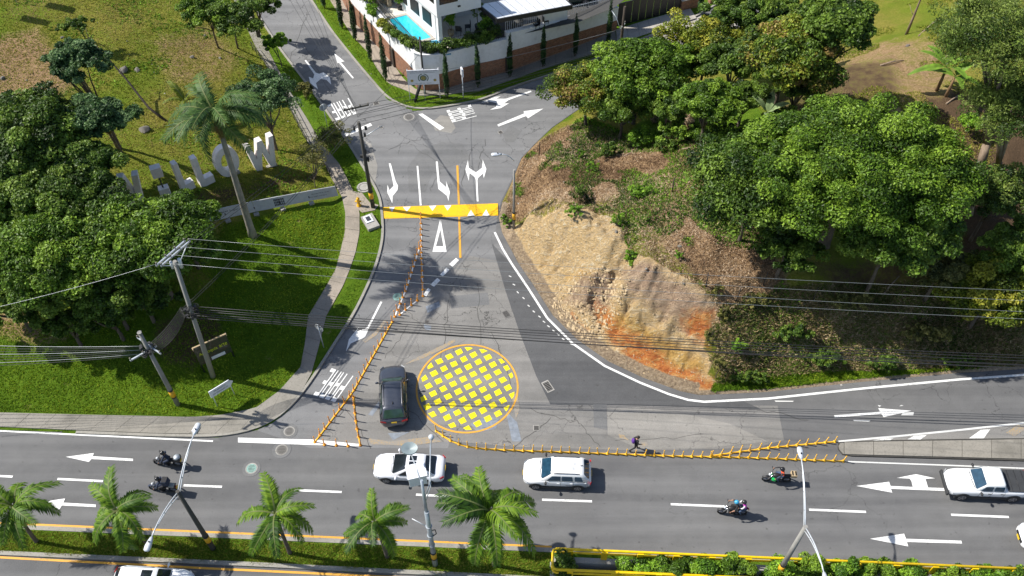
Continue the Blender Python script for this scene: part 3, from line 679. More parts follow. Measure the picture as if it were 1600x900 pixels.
mark('chevron_bar', [(1418,686.5),(1428,681),(1448,680),(1438,687)], 'white'); mark('chevron_bar', [(1514,685),(1532,672),(1547,671),(1537,685)], 'white'); mark('chevron_bar', [(1362,689),(1380,685),(1396,685),(1390,688.5)], 'white_worn')
mark('chevron_bar', [(1572,676),(1590,664),(1603,670),(1585,682)], 'ghost')
# ghosts of older markings
for q in ([(566,532),(585,520),(600,500),(604,502),(588,524),(570,536)], [(631,570),(655,557),(690,540),(710,530),(712,534),(690,547),(655,563)], [(575,685),(610,690),(668,683),(690,690),(640,697),(580,694)], [(800,620),(808,612),(812,640),(806,655)], [(966,678),(975,680),(982,688),(968,684)], [(1002,692),(1010,690),(1012,697),(1003,698)]):
    mark('worn_marking', q, 'ghost', .018)
for i, q in enumerate([(809,457),(818,466),(826,478),(834,487),(843,495),(850,503),(857,510),(865,517),(872,523),(880,530),(803,445),(797,432),(893,538)]):
    a = P(*q); mb = MB(); mb.box((a.x, a.y, .021), (.22, .08, .004), -.9 + .03 * i); mb.build('worn_dash', M['white_worn'], road)
for q in ([(1333,656),(1360,657),(1358,659),(1334,658)], [(1410,645),(1428,644),(1427,649),(1408,649)], [(1371,633),(1377,634),(1374,636)], [(1408,633),(1412,634),(1405,635)], [(1210,626),(1240,626.5),(1239,628),(1212,628)]):
    mark('worn_marking', q, 'white_worn', .018)

def text_mesh(body):
    c = bpy.data.curves.new('txt', 'FONT'); c.body = body; c.align_x = 'LEFT'; o = bpy.data.objects.new('txt', c); COL.objects.link(o)
    dg = bpy.context.evaluated_depsgraph_get(); me = bpy.data.meshes.new_from_object(o.evaluated_get(dg)); bpy.data.objects.remove(o)
    return me
def text_quad(body, q, mat, name, parent=None, up=.02, bold=0.0):
    """flat lettering stretched over a quad: q = baseline start, baseline end, top end, top start"""
    me = text_mesh(body); co = np.array([v.co[:] for v in me.vertices]); lo, hi = co.min(0), co.max(0)
    a, b, c, d = [Vector(v) for v in q]; n = (b - a).cross(d - a).normalized()
    for v in me.vertices:
        u = (v.co.x - lo[0]) / (hi[0] - lo[0]); w = (v.co.y - lo[1]) / (hi[1] - lo[1])
        v.co = a * (1 - u) * (1 - w) + b * u * (1 - w) + c * u * w + d * (1 - u) * w + n * up
    me.materials.clear(); me.materials.append(mat)
    for f in me.polygons: f.material_index = 0
    me.name = name; o = bpy.data.objects.new(name, me); link(o, parent)
    return o
def block_word(word, q, name):
    """stencil-style road lettering from bars, P A R E, stretched over a quad"""
    G = {'P': [(0,0,.22,1),(0,.85,1,1),(.78,.5,1,1),(0,.42,1,.56)], 'A': [(0,0,.22,1),(.78,0,1,1),(0,.87,1,1),(0,.38,1,.5)],
         'R': [(0,0,.22,1),(0,.87,1,1),(.78,.5,1,1),(0,.42,1,.55),(.72,0,.95,.45)], 'E': [(0,0,.22,1),(0,.87,1,1),(0,.44,.85,.56),(0,0,1,.12)]}
    a, b, c, d = [P(*v) for v in q]; mb = MB(); n = len(word); z = .02
    for i, ch in enumerate(word):
        for r, (x0, y0, x1, y1) in enumerate(G[ch]):
            vs = []
            for x, y in ((x0, y0), (x1, y0), (x1, y1), (x0, y1)):
                u = (i + x * .78 + .06) / n; p = a * (1 - u) * (1 - y) + b * u * (1 - y) + c * u * y + d * (1 - u) * y
                vs.append((p.x, p.y, z + r * .0006))
            mb.add(vs, [(0, 1, 2, 3)])
    return mb.build(name, M['white'], road)
block_word('PARE', [(553,588),(517,575),(488,617),(524,629)], 'stop_word')
block_word('PARE', [(545,153),(510,165),(524,189),(559,177)], 'stop_word')
block_word('PARE', [(745,182),(735,163),(697,172),(707,192)], 'stop_word')

# hairline cracks and sealed joints in the old surface
cr_ = random.Random(12)
for x0, y0, x1, y1 in ((640,225,700,262),(690,262,672,300),(668,212,610,232),(735,240,720,292),(760,215,748,262),(700,470,690,560),(640,505,600,560),(745,440,752,540),(620,470,668,520),(540,640,580,700),(690,690,640,640),(830,640,900,660),(900,655,940,700),(860,655,800,700),(1180,640,1260,655),(560,600,520,660),(770,520,800,600),(960,690,1100,680),(480,20,455,90),(520,150,470,60)):
    n_ = 9; pts_ = []
    for q in range(n_ + 1): pts_.append((x0 + (x1 - x0) * q / n_ + cr_.uniform(-3, 3), y0 + (y1 - y0) * q / n_ + cr_.uniform(-3, 3)))
    lline('crack', pts_, .010 + .006 * cr_.random(), 'kerb_dark', .0175)
# speed hump
hp = poly([(597.5,324),(778,318),(778.5,337),(599,342)])
mb = MB(); inner = poly([(597.8,327),(778,321),(778.3,334.5),(598.8,339.5)], .07)
mb.add([(p.x, p.y, .021) for p in hp] + [tuple(p) for p in inner], [(4, 7, 6, 5), (0, 4, 5, 1), (1, 5, 6, 2), (2, 6, 7, 3), (3, 7, 4, 0)]); hump = mb.build('speed_hump', M['yellow'], road)
for q in ([(833,397),(868,393),(850,425)], [(918,393),(968,391),(942,422)], [(1080,386),(1128,384),(1103,418)], [(1176,384),(1222,382),(1197,416)], [(1320,451),(1343,411),(1367,449)], [(1414,448),(1438,409),(1460,447)]):
    mb = MB(); mb.sheet([P(400 + x / 4, 225 + y / 4, .076) for x, y in q], .076); mb.build('hump_triangle', M['white'], road)

# mini roundabout: ring and yellow checks
cc = P(730, 602); RX, RY = (P(811, 607).x - P(648, 607).x) / 2 - .05, (P(730, 538).y - P(730, 677.5).y) / 2
cc = Vector((P(730, 607).x, (P(730, 538).y + P(730, 677.5).y) / 2, 0))
mb = MB(); n = 96; vs = []
for i in range(n):
    a = 2 * math.pi * i / n
    for k_ in (1, .965): vs.append((cc.x + RX * k_ * math.cos(a), cc.y + RY * k_ * math.sin(a), .02))
mb.add(vs, [(2 * i, 2 * ((i + 1) % n), 2 * ((i + 1) % n) + 1, 2 * i + 1) for i in range(n)]); mb.build('roundabout_ring', M['orange_line'], road)
# checks follow the surveyed grid: two image steps measured between neighbours
o0 = P(724, 592.5); ua = P(739.5, 585) - o0; ub = P(731.5, 604.5) - o0
me_sq = None
for i in range(-9, 10):
    for j in range(-9, 10):
        c0 = o0 + ua * i + ub * j; r = math.hypot((c0.x - cc.x) / RX, (c0.y - cc.y) / RY)
        if r > .93: continue
        hu, hv = ua * .36, ub * .36
        pts = []
        for su, sv in ((-1, -1), (1, -1), (1, 1), (-1, 1)):
            p = c0 + hu * (su * .81) + hv * (sv * .81) + Vector((random.uniform(-.02, .02), random.uniform(-.02, .02), 0))
            q = math.hypot((p.x - cc.x) / RX, (p.y - cc.y) / RY)
            if q > .93: p = Vector((cc.x + (p.x - cc.x) * .93 / q, cc.y + (p.y - cc.y) * .93 / q, 0))
            pts.append(p)
        mb = MB(); mb.sheet(pts, .021); mb.build('painted_check', M['lemon'], road)

# covers and drains set in the road
def cover(px, py, r, mat, ring=True, name='manhole_cover', z=.022):
    c = P(px, py); t_ = MB()
    if ring: t_.mat(M['road_patch']); t_.tube([(c.x, c.y, z - .018), (c.x, c.y, z - .004)], r * 1.5, 22, smooth=False)
    t_.mat(M['cct'] if ring else M[mat]); t_.tube([(c.x, c.y, z - .012), (c.x, c.y, z)], r, 22, smooth=False)
    t_.mat(M[mat]); t_.tube([(c.x, c.y, z - .004), (c.x, c.y, z + .006)], r * .8, 22, smooth=False)
    for k_ in range(-2, 3):
        t_.mat(M['kerb_dark']); t_.box((c.x, c.y + k_ * r * .27, z + .008), (r * 1.1 * math.cos(k_ * .45), .03, .006))
    return t_.build(name, None, road)
cover(440,703,.42,'iron'); cover(452,674,.38,'iron'); cover(393,732,.40,'green_cap'); cover(639,183,.50,'iron'); cover(621,464,.36,'green_cap', False)
def drain(px, py, w, d, rz, mat='cct', name='drain_grate'):
    c = P(px, py); t_ = MB(); t_.mat(M[mat]); t_.box((c.x, c.y, .018), (w, d, .03), rz); t_.mat(M['void']); t_.box((c.x, c.y, .032), (w * .78, d * .8, .006), rz)
    t_.mat(M['iron'])
    ca, sa_ = math.cos(rz), math.sin(rz)
    for k_ in range(6):
        o_ = (k_ - 2.5) * d * .8 / 6; t_.box((c.x - sa_ * o_, c.y + ca * o_, .037), (w * .78, d * .05, .008), rz)
    return t_.build(name, None, road)
drain(856, 604, .55, .95, .5); drain(791, 491, .5, .7, .5, 'iron'); drain(838, 669, .42, .42, 0); drain(782, 207, .4, .4, .6); drain(588, 162, .55, .45, .3); drain(595, 199, .5, .25, -.3); drain(667, 503, .3, .3, 0, 'iron')

# ------------------------------------------------------------------ kerbs, pavements
def strip(name, pl, w0, w1, z0, z1, mat, parent=None, kind=True):
    """raised strip along a world polyline, offset from w0 to w1 to its left"""
    pts = [Vector(p) for p in pl]; A, B = [], []
    for i, p in enumerate(pts):
        d = (pts[min(i + 1, len(pts) - 1)] - pts[max(i - 1, 0)]).normalized(); n = Vector((-d.y, d.x))
        A.append(p + n * w0); B.append(p + n * w1)
    mb = MB(); k = len(pts)
    vs = [(v.x, v.y, z) for z in (z0, z1) for v in A + B]
    fs = [(2 * k + i, 2 * k + i + 1, 3 * k + i + 1, 3 * k + i) for i in range(k - 1)]
    fs += [(i, i + 1, 2 * k + i + 1, 2 * k + i) for i in range(k - 1)] + [(k + i + 1, k + i, 3 * k + i, 3 * k + i + 1) for i in range(k - 1)]
    fs += [(0, 2 * k, 3 * k, k), (k - 1, 2 * k - 1, 4 * k - 1, 3 * k - 1)]
    mb.add(vs, fs); return mb.build(name, M[mat], parent)
def dense(pl, step=.6):
    out = [Vector(pl[0])]
    for i in range(len(pl) - 1):
        a, b = Vector(pl[i]), Vector(pl[i + 1]); n = max(1, int((b - a).length / step))
        out += [a + (b - a) * (q / n) for q in range(1, n + 1)]
    # smooth corners
    for _ in range(4): out = [out[0]] + [(out[i - 1] + out[i] * 2 + out[i + 1]) / 4 for i in range(1, len(out) - 1)] + [out[-1]]
    return out
for nm, pl in (('kerb', RW[2:-1]), ('kerb', RN[1:])):
    struct(strip(nm, dense(pl), .04, -.16, -.05, .13, 'kerb'))
struct(strip('kerb', dense(w2([(-500,802),(0,823),(860,860),(1600,891),(2200,920)])), -.16, .12, -.05, .13, 'kerb'))
struct(strip('kerb', dense(w2([(-500,843),(0,865),(400,883),(600,893),(800,903),(1100,918),(2200,960)])), -.12, .14, -.05, .13, 'kerb'))
def slabs(name, left, right, nslab, z, mat, gap=.012):
    """pavement of cast slabs between two surveyed edges; every bay its own piece"""
    L = [Vector(v) for v in w2(left)]; Rr = [Vector(v) for v in w2(right)]
    def res(pl, n):
        d = [0]
        for i in range(len(pl) - 1): d.append(d[-1] + (pl[i + 1] - pl[i]).length)
        out = []
        for q in range(n + 1):
            s = d[-1] * q / n; i = max(j for j in range(len(d)) if d[j] <= s + 1e-9); i = min(i, len(pl) - 2)
            out.append(pl[i] + (pl[i + 1] - pl[i]) * ((s - d[i]) / max(1e-9, d[i + 1] - d[i])))
        return out
    sub = 3; l = res(L, nslab * sub); r = res(Rr, nslab * sub)
    base = MB(); base.add([(p.x, p.y, z - .03) for p in l + r], [(i, len(l) + i, len(l) + i + 1, i + 1) for i in range(len(l) - 1)]); root = struct(base.build(name, M['kerb_dark']))
    for q in range(nslab):
        a = l[q * sub:(q + 1) * sub + 1]; b = r[q * sub:(q + 1) * sub + 1]
        def inset(c): 
            c = [v.copy() for v in c]; c[0] = c[0].lerp(c[1], min(.3, gap / max(.05, (c[1] - c[0]).length) )); c[-1] = c[-1].lerp(c[-2], min(.3, gap / max(.05, (c[-1] - c[-2]).length))); return c
        a, b = inset(a), inset(b)
        mb = MB(); mb.prism([tuple(v) for v in a + b[::-1]], z - .05, z + random.uniform(0, .008)); mb.build('slab', M[mat], root)
    return root
slabs('pavement', [(-400,646),(0,646),(160,650),(300,653),(345,650),(400,639),(437,612),(470,575)], [(-400,658),(0,668),(120,673.5),(250,678.5),(340,679.5),(398,670),(424,659),(448,640)], 22, .135, 'pave')
slabs('footpath', [(470,575),(477,537),(482,495),(510,449),(525,422),(532,395),(539,365),(540,335),(535,310),(522,287),(507,257)], [(487,585),(500,537),(510,495),(536,449),(547,422),(556,395),(562,365),(562,335),(557,310),(545,285),(530,257)], 16, .13, 'pave2')
slabs('footpath', [(507,257),(482,225),(462,185),(437,140),(415,100),(400,75),(365,0),(350,-40)], [(530,257),(502,225),(482,190),(460,155),(436,112),(422,85),(388,10),(372,-40)], 16, .13, 'pave')
patch('pavement', [(449,639),(474,609),(487,585),(470,575),(455,595)], 'pave', .138)
slabs('pavement', [(503,-20),(515,0),(550,57),(575,83),(590,110),(607,132),(640,145),(652,151)], [(527,-20),(541,12),(556,39),(592,76),(617,105),(630,124),(648,140),(657,143)], 12, .13, 'pave2')
slabs('pavement', [(652,151),(690,150),(750,143),(800,126),(860,105),(940,82),(964,70)], [(657,143),(690,142),(740,127),(792,115),(850,92),(920,67),(961,50)], 12, .13, 'pave')
slabs('gate_ramp', [(964,70),(1000,58),(1040,45),(1088,30)], [(962,48),(985,41),(1020,30),(1078,14)], 7, .14, 'pave3')
patch('gate_apron', [(975,74),(1080,31),(1150,5),(1150,40),(1078,62),(1010,92),(985,85)], 'pave3', .012)
patch('gate_apron', [(958,78),(976,71),(1015,64),(1015,72),(985,84)], 'pave3', .016)
# traffic island on the right
isl = poly([(1310,690),(1330,690.5),(1400,688),(1500,686),(1600,684),(1600,719),(1500,719),(1330,714.5),(1316,711),(1308,702)])
isl = poly([(1309,692),(1330,690.5),(1400,688.5),(1500,687),(1600,685.5),(2000,680),(2000,735),(1600,721),(1500,718),(1330,713.5),(1316,711),(1309,702)])
mb = MB(); mb.prism([(p.x, p.y) for p in isl], -.05, .10); base = struct(mb.build('traffic_island', M['kerb_dark']))
mb = MB(); cx_ = sum((Vector((p.x, p.y)) for p in isl), Vector((0, 0))) / len(isl)
xs = [1318, 1364, 1410, 1456, 1502, 1548, 1594, 1640, 1700, 1800, 1950]
for a, b in zip(xs[:-1], xs[1:]):
    yt = lambda x: 692.5 - (x - 1330) * .0165; yb = lambda x: 711.5 + (x - 1330) * .0265
    g = .4
    mb = MB(); mb.prism([(P(x, y).x, P(x, y).y) for x, y in ((a + g, yt(a)), (b - g, yt(b)), (b - g, yb(b)), (a + g, yb(a)))], .05, .155 + random.uniform(0, .008)); mb.build('slab', M['pave'], base)
mb = MB(); mb.prism([(P(x, y).x, P(x, y).y) for x, y in ((1317.5,yt(1318)), (1317.5,yb(1318)), (1311,704), (1309.5,698), (1312,694))], .04, .15); mb.build('slab', M['pave'], base)
patch('gore_surface', [(1312,689.5),(1400,682.5),(1500,673),(1600,662),(1900,630),(1900,683),(1600,685),(1400,688)], 'road_old', .008)

# ------------------------------------------------------------------ delineator posts and separators
def post_proto(m, name='delineator_post'):
    t = thing(name, (0, 0, 0), '', 'traffic post')
    b = MB(); b.tube([(0, 0, .05), (0, 0, .10), (0, 0, .72), (0, 0, .78)], [.065, .042, .037, .02], 10); b.build('tube', m, t)
    b = MB(); b.tube([(0, 0, .02), (0, 0, .055), (0, 0, .09)], [.115, .105, .06], 10); b.build('foot', m, t)
    b = MB(); b.mat(M['white_worn'])
    b.tube([(0, 0, .55), (0, 0, .60)], .0405, 10, smooth=False)
    b.build('reflective_band', None, t)
    return t
protoO, protoY = post_proto(M['postp']), post_proto(M['posty'])
used = set()
ONES = ['first','second','third','fourth','fifth','sixth','seventh','eighth','ninth','tenth','eleventh','twelfth','thirteenth','fourteenth','fifteenth','sixteenth','seventeenth','eighteenth','nineteenth','twentieth']
def ordw(k): return ONES[k - 1] if k <= 20 else ('forty-' if k > 40 else 'thirty-' if k > 30 else 'twenty-') + ONES[(k - 1) % 10] if k % 10 else {30: 'thirtieth', 40: 'fortieth'}[k]
def ordinal(q, n, start):
    return {0: 'first', n - 1: 'last'}.get(q, ordw(q + 1)) + ' from the ' + start + ',' if q else 'first at the ' + start + ','
def row(pix, n, proto, label, group, start='top end', sep=None, sep_label='', sepw=.06):
    pl = [Vector((P(*p).x, P(*p).y)) for p in pix]; d = [0]
    for i in range(len(pl) - 1): d.append(d[-1] + (pl[i + 1] - pl[i]).length)
    out = []
    for q in range(n):
        s = d[-1] * q / (n - 1); i = min(max(j for j in range(len(d)) if d[j] <= s + 1e-9), len(pl) - 2)
        p = pl[i] + (pl[i + 1] - pl[i]) * ((s - d[i]) / (d[i + 1] - d[i])); out.append(p)
        if proto.name in used: o = copy_tree(proto)
        else: o = proto; used.add(proto.name)
        o.location = (p.x, p.y, 0); o.rotation_euler = (random.gauss(0, .045), random.gauss(0, .045), random.uniform(0, 6)); o['label'] = ordinal(q, n, start) + ' ' + label; o['group'] = group
    if sep:
        c = out[len(out) // 2]; t = thing('lane_separator', (c.x, c.y, 0), sep_label, 'lane separator')
        for a, b in zip(out[:-1], out[1:]):
            L = (b - a).length; m_ = MB(); an = math.atan2(b.y - a.y, b.x - a.x); cx, cy = (a.x + b.x) / 2 - c.x, (a.y + b.y) / 2 - c.y
            w = sepw; h = .05 if sep == 'sep_y' else .02
            vs = [Matrix.Rotation(an, 3, 'Z') @ Vector(v) + Vector((cx, cy, 0)) for v in ((-L / 2 + .02, -w, .024), (L / 2 - .02, -w, .024), (L / 2 - .02, w, .024), (-L / 2 + .02, w, .024), (-L / 2 + .04, -w * .55, .024 + h), (L / 2 - .04, -w * .55, .024 + h), (L / 2 - .04, w * .55, .024 + h), (-L / 2 + .04, w * .55, .024 + h))]
            m_.add(vs, [(4, 5, 6, 7), (0, 1, 5, 4), (1, 2, 6, 5), (2, 3, 7, 6), (3, 0, 4, 7)]); m_.build('separator_block', M[sep], t)
    return out
row([(657.5,341),(658.5,400),(661,463)], 14, protoO, 'orange post on the straight white line below the yellow hump', 'posts on the straight white line below the hump', 'top end', 'white', 'straight white separator strip with orange posts below the yellow hump')
row([(655,389),(634,454),(617,495)], 12, protoO, 'orange post on the slanting white line', 'posts on the slanting white line', 'top end', 'white', 'slanting white separator strip joining the long yellow one')
row([(613,503),(552,612),(492,691)], 20, protoO, 'orange post on the long diagonal yellow separator', 'posts on the diagonal yellow separator', 'top end', 'sep_y', 'long diagonal yellow separator strip left of the black car')
row([(652,470),(643,477),(634,484),(625,492)], 4, protoO, 'orange post on the short white link strip', 'posts on the short white link', 'top end', 'white', 'short slanting white strip linking the two post lines')
row([(552.5,621),(555,650),(558,672),(563,696)], 7, protoO, 'orange post on the short yellow strip', 'posts on the short yellow strip', 'top end', 'sep_y', 'short yellow separator strip beside the black car ending at the stop bar', .045)
row([(507,695),(525,696.2),(544,697.3)], 3, protoO, 'orange post on the white stop bar', 'posts on the white stop bar', 'left end')
row([(682,674),(690,680),(702,688),(716,694),(735,699.5),(760,702),(810,704.3),(900,707.5),(1056,713),(1150,715),(1317,721)], 45, protoY, 'yellow post on the long main-road separator', 'posts on the long yellow separator along the main road', 'left end', 'sep_y', 'long curved yellow separator between the mini roundabout and the main road')
row([(1112,712.5),(1150,707),(1202,700),(1250,695.5),(1304,690.5)], 14, protoY, 'yellow post on the rising upper separator', 'posts on the upper yellow separator', 'left end', 'sep_y', 'short yellow separator rising towards the tip of the concrete island')
for o in (protoO, protoY): pass

# ------------------------------------------------------------------ poles, lamps, cables
def pole(px, py, h, r0, r1, label, name='utility_pole', mat='pole', band=True, group=None):
    b = T(px, py); t = thing(name, b, label, 'pole', group)
    m = MB(); m.tube([(0, 0, -.4), (0, 0, h * .5), (0, 0, h)], [r0, (r0 + r1) / 2, r1], 14); m.build('shaft', M[mat], t)
    if band:
        for z0, z1, mm, nm in ((.95, 1.1, 'blackm', 'black_band'), (1.1, 1.75, 'hyd', 'yellow_band'), (1.75, 1.9, 'blackm', 'black_band')):
            m = MB(); m.tube([(0, 0, z0), (0, 0, z1)], r0 + .012, 14); m.build(nm, M[mm], t)
    return t, b
def hgt(base, py): 
    """height above the base of what shows at image row py straight above it"""
    return CAM_H - base.y * math.tan(PITCH + math.atan((py - 450) / FOC)) - base.z
def arm_lamp(t, h, tip, droop, two=True, rise=1.6):
    """curved double-tube arm from the pole top to a lamp head; tip = (dx, dy, dz) from pole top"""
    tip = Vector(tip); top = Vector((0, 0, h - .1)); pts = []
    for i in range(9):
        u = i / 8; p = top + Vector((tip.x * u, tip.y * u, tip.z * (1 - (1 - u) ** 2))); pts.append(p)
    m = MB(); m.tube(pts, .035, 7)
    if two:
        q = [p - Vector((0, 0, .32 * (1 - i / 9))) for i, p in enumerate(pts[:7])] + [pts[7]]
        m.tube(q, .03, 7)
        for i in (2, 4, 6): m.tube([pts[i], q[i]], .03, 6)
    a = m.build('arm', M['alu'], t)
    d = Vector((tip.x, tip.y, 0)).normalized(); an = math.atan2(d.y, d.x); e = pts[-1]
    m = MB(); m.mat(M['alu']); Mx = Matrix.Rotation(an, 3, 'Z')
    sec = [(0, .07, .06), (.2, .12, .09), (.5, .17, .11), (.72, .15, .08), (.78, .08, .04)]
    vs = []
    for x, w, hh in sec: vs += [Mx @ Vector((x, s * w, z * hh)) + e for s, z in ((-1, -.6), (-1, .4), (-.5, 1), (.5, 1), (1, .4), (1, -.6))]
    m.add(vs, [(6 * i + j, 6 * i + (j + 1) % 6, 6 * i + 6 + (j + 1) % 6, 6 * i + 6 + j) for i in range(4) for j in range(6)] + [(5, 4, 3, 2, 1, 0), (24, 25, 26, 27, 28, 29)], True)
    lh = m.build('lamp_head', None, t)
    m = MB(); m.box(e + Mx @ Vector((.42, 0, -.07)), (.4, .22, .03), an); m.build('lens', M['clear_lamp'], lh)
    m = MB(); m.tube([e + Mx @ Vector((.3, 0, .09)), e + Mx @ Vector((.3, 0, .16))], .045, 8); m.build('photocell', M['blackm'], lh)
def tipto(base, h, px, py, z):
    """vector from the pole top to the place seen at a pixel at absolute height z"""
    q = P(px, py, z); return Vector((q.x - base.x, q.y - base.y, z - base.z - h))
t, b = pole(333, 857, 7.6, .17, .11, 'dark weathered concrete lamp pole in the median with two curved arms, left of the palms', 'street_lamp', 'pole_dark')
arm_lamp(t, 7.6, tipto(b, 7.6, 302, 678, 8.7), 0); arm_lamp(t, 7.6, tipto(b, 7.6, 236, 838, 8.7), 0)
t, b = pole(1213, 901, 7.0, .17, .12, 'grey concrete lamp pole behind the yellow railing with two curved arms', 'street_lamp', 'pole')
arm_lamp(t, 7.0, tipto(b, 7.0, 1253, 716, 8.2), 0); arm_lamp(t, 7.0, tipto(b, 7.0, 1288, 893, 8.2), 0)
# camera mast in the median
t, b = pole(680, 882, 7.2, .17, .13, 'thick grey steel mast with white equipment box in the median', 'camera_mast', 'galv')
for z in (2.9, 4.2, 5.4):
    m = MB(); m.tube([(0, 0, z), (0, 0, z + .05)], .19, 14); m.build('flange', M['galv'], t)
q = P(648, 740, 7.6) - b
m = MB(); m.mat(M['sign_w']); m.box((q.x + .1, q.y, 7.3), (1.0, .8, 1.0), .25); m.build('equipment_box', None, t, .02)
m = MB(); m.box((q.x + .1, q.y, 7.8), (1.1, .9, .05), .25); m.build('box_lid', M['sign_w'], t)
m = MB(); m.tube([(0, 0, 7.1), (-.1, .45, 8.2), (-.15, .8, 9.3)], [.1, .09, .08], 10); m.build('upper_tube', M['galv'], t)
dish = P(640, 703, 9.1) - b
m = MB(); vs = [(dish.x, dish.y, 9.05)]
for i in range(20):
    a = 2 * math.pi * i / 20; vs.append((dish.x + .46 * math.cos(a), dish.y + .36 * math.sin(a), 9.18 + .05 * math.sin(a)))
for i in range(20):
    a = 2 * math.pi * i / 20; vs.append((dish.x + .46 * math.cos(a), dish.y + .36 * math.sin(a), 9.08 + .05 * math.sin(a)))
m.add(vs, [(0, 1 + i, 1 + (i + 1) % 20) for i in range(20)] + [(1 + i, 21 + i, 21 + (i + 1) % 20, 1 + (i + 1) % 20) for i in range(20)]); m.build('disc_antenna', M['disc'], t)
m = MB(); m.tube([(-.14, .7, 9.0), (dish.x, dish.y, 9.04)], .04, 6); m.build('antenna_bracket', M['galv'], t)
q2 = P(674, 684, 9.0) - b
m = MB(); m.tube([(-.05, .5, 8.0), (.2, .9, 8.6), (q2.x, q2.y, 9.0)], .035, 7); m.tube([(-.05, .4, 7.6), (.25, .9, 8.3), (q2.x - .05, q2.y - .4, 8.9)], .03, 7); m.build('camera_arm', M['galv'], t)
m = MB(); m.mat(M['alu']); m.ball((q2.x, q2.y, 8.95), .17, 12, 8); m.mat(M['glass']); m.ball((q2.x, q2.y, 8.8), .12, 10, 6); m.build('dome_camera', None, t)
m = MB(); m.tube([(.05, -.05, 4.9), (.3, .1, 4.7), (.35, .05, 4.3), (.1, -.1, 4.2)], .03, 6); m.build('loose_cable', M['wire'], t)
m = MB(); m.tube([(0, 0, 5.2), (-.95, .35, 5.6)], .025, 6); m.build('whip_rod', M['alu'], t)

def crossarm(t, z, L, an, n=4, off=(0, 0), mat='galv', ins=True):
    m = MB(); m.box((off[0], off[1], z), (L, .09, .11), an); ar = m.build('crossarm', M[mat], t)
    pts = []
    for i in range(n):
        u = (i / (n - 1) - .5) * L * .94; p = Vector((off[0] + math.cos(an) * u, off[1] + math.sin(an) * u, z + .05))
        m = MB(); m.tube([p, p + Vector((0, 0, .08)), p + Vector((0, 0, .12)), p + Vector((0, 0, .2))], [.02, .05, .035, .05], 8); m.build('insulator', M['stone'], ar); pts.append(p + Vector((0, 0, .2)))
    return pts
def cable(pts, r, mat, label, group, sag=.4, name='overhead_cable', n=14):
    vs = []
    for i in range(len(pts) - 1):
        a, b_ = Vector(pts[i]), Vector(pts[i + 1])
        for q in range(n + (i == len(pts) - 2)):
            u = q / n; vs.append(a.lerp(b_, u) - Vector((0, 0, sag * 4 * u * (1 - u))))
    m = MB(); m.tube(vs, r, 5); o = m.build(name, M[mat]); return tag(o, label, 'cable', group)
def clutter(t, z, n=9, r=.45, seed=1):
    rr = random.Random(seed)
    for i in range(n):
        m = MB(); a = rr.uniform(0, 6.28); zz = z + rr.uniform(-.5, .5); x, y = math.cos(a) * r * .5, math.sin(a) * r * .5
        k_ = i % 3
        if k_ == 0: m.tube([(x, y, zz - .16), (x, y, zz + .16)], .09, 10); m.build('splice_case', M['blackm'], t)
        elif k_ == 1:
            pts = [(x + .2 * math.cos(q * .7) , y + .2 * math.sin(q * .7), zz + .03 * q) for q in range(10)]; m.tube(pts, .018, 5); m.build('cable_coil', M['wire'], t)
        else: m.box((x, y, zz), (.18, .14, .26), a); m.build('junction_box', M['plastic'], t)
# two utility poles on the lower lawn
t1, b1 = pole(278, 632, 8.2, .17, .12, 'leftmost concrete utility pole on the lower lawn with a yellow band, beside the arrow sign')
h1 = hgt(b1, 545)
crossarm(t1, h1 + .2, 2.2, R(-35), 4, (.1, .1)); crossarm(t1, h1 - .2, 1.8, R(40), 3, (-.3, -.2)); clutter(t1, h1, 14, .7, 3)
m = MB(); m.tube([(0, 0, 8.2), (0, 0, 8.28)], .14, 12); m.build('cap', M['pole'], t1)
t2, b2 = pole(333, 588, 12.2, .18, .12, 'tall concrete utility pole behind the small billboard with a wide double crossarm', band=False)
h2 = hgt(b2, 399); h2m = hgt(b2, 484)
ca = []
for k_ in (0, 1): ca = crossarm(t2, h2 + .1, 2.4, R(60), 4, (-.12 + .28 * k_, .1))
for sx_ in (-1, 1):
    m = MB(); m.tube([(.1, .1, h2 - 1.0), (.1 + sx_ * .55, .1 + sx_ * .95, h2 + .05)], .03, 6); m.build('brace', M['alu'], t2)
m = MB(); m.tube([(.35, -.1, h2 - .9), (.35, -.1, h2 - .15)], .11, 10); m.tube([(-.1, -.3, h2 - .8), (-.1, -.3, h2 - .2)], .08, 10); m.build('cutout_switch', M['alu'], t2)
clutter(t2, h2m, 16, .7, 5)
t2.rotation_euler = (0, R(4.0), 0); m2 = Matrix.Rotation(R(4.0), 3, 'Y')      # the pole leans towards the road
A0 = [b2 + m2 @ p for p in ca]
A0.sort(key=lambda v: -v.y)
for i, v in enumerate(A0):
    e = P(1800, [462, 478, 496, 507][i], b2.z + h2)
    cable([v, e], .010, 'wire_l', ['uppermost','second from the top','third from the top','lowest'][i] + ' of the four bare power lines reaching the right edge', 'four bare power lines', .5)
for i, (sy, ey) in enumerate(((478,551),(482,555),(485,560),(489,566),(492,572),(496,566))):
    a = P(292, sy, b2.z + h2m + .3 - i * .12); e = P(1800, ey + 12, 5.6)
    cable([a, e], .022 if i != 4 else .034, 'wire', ['uppermost','second from the top','third from the top','fourth from the top','thickest and fifth from the top','lowest'][i] + ' black cable of the bundle crossing the junction', 'bundle of black cables over the junction', .55)
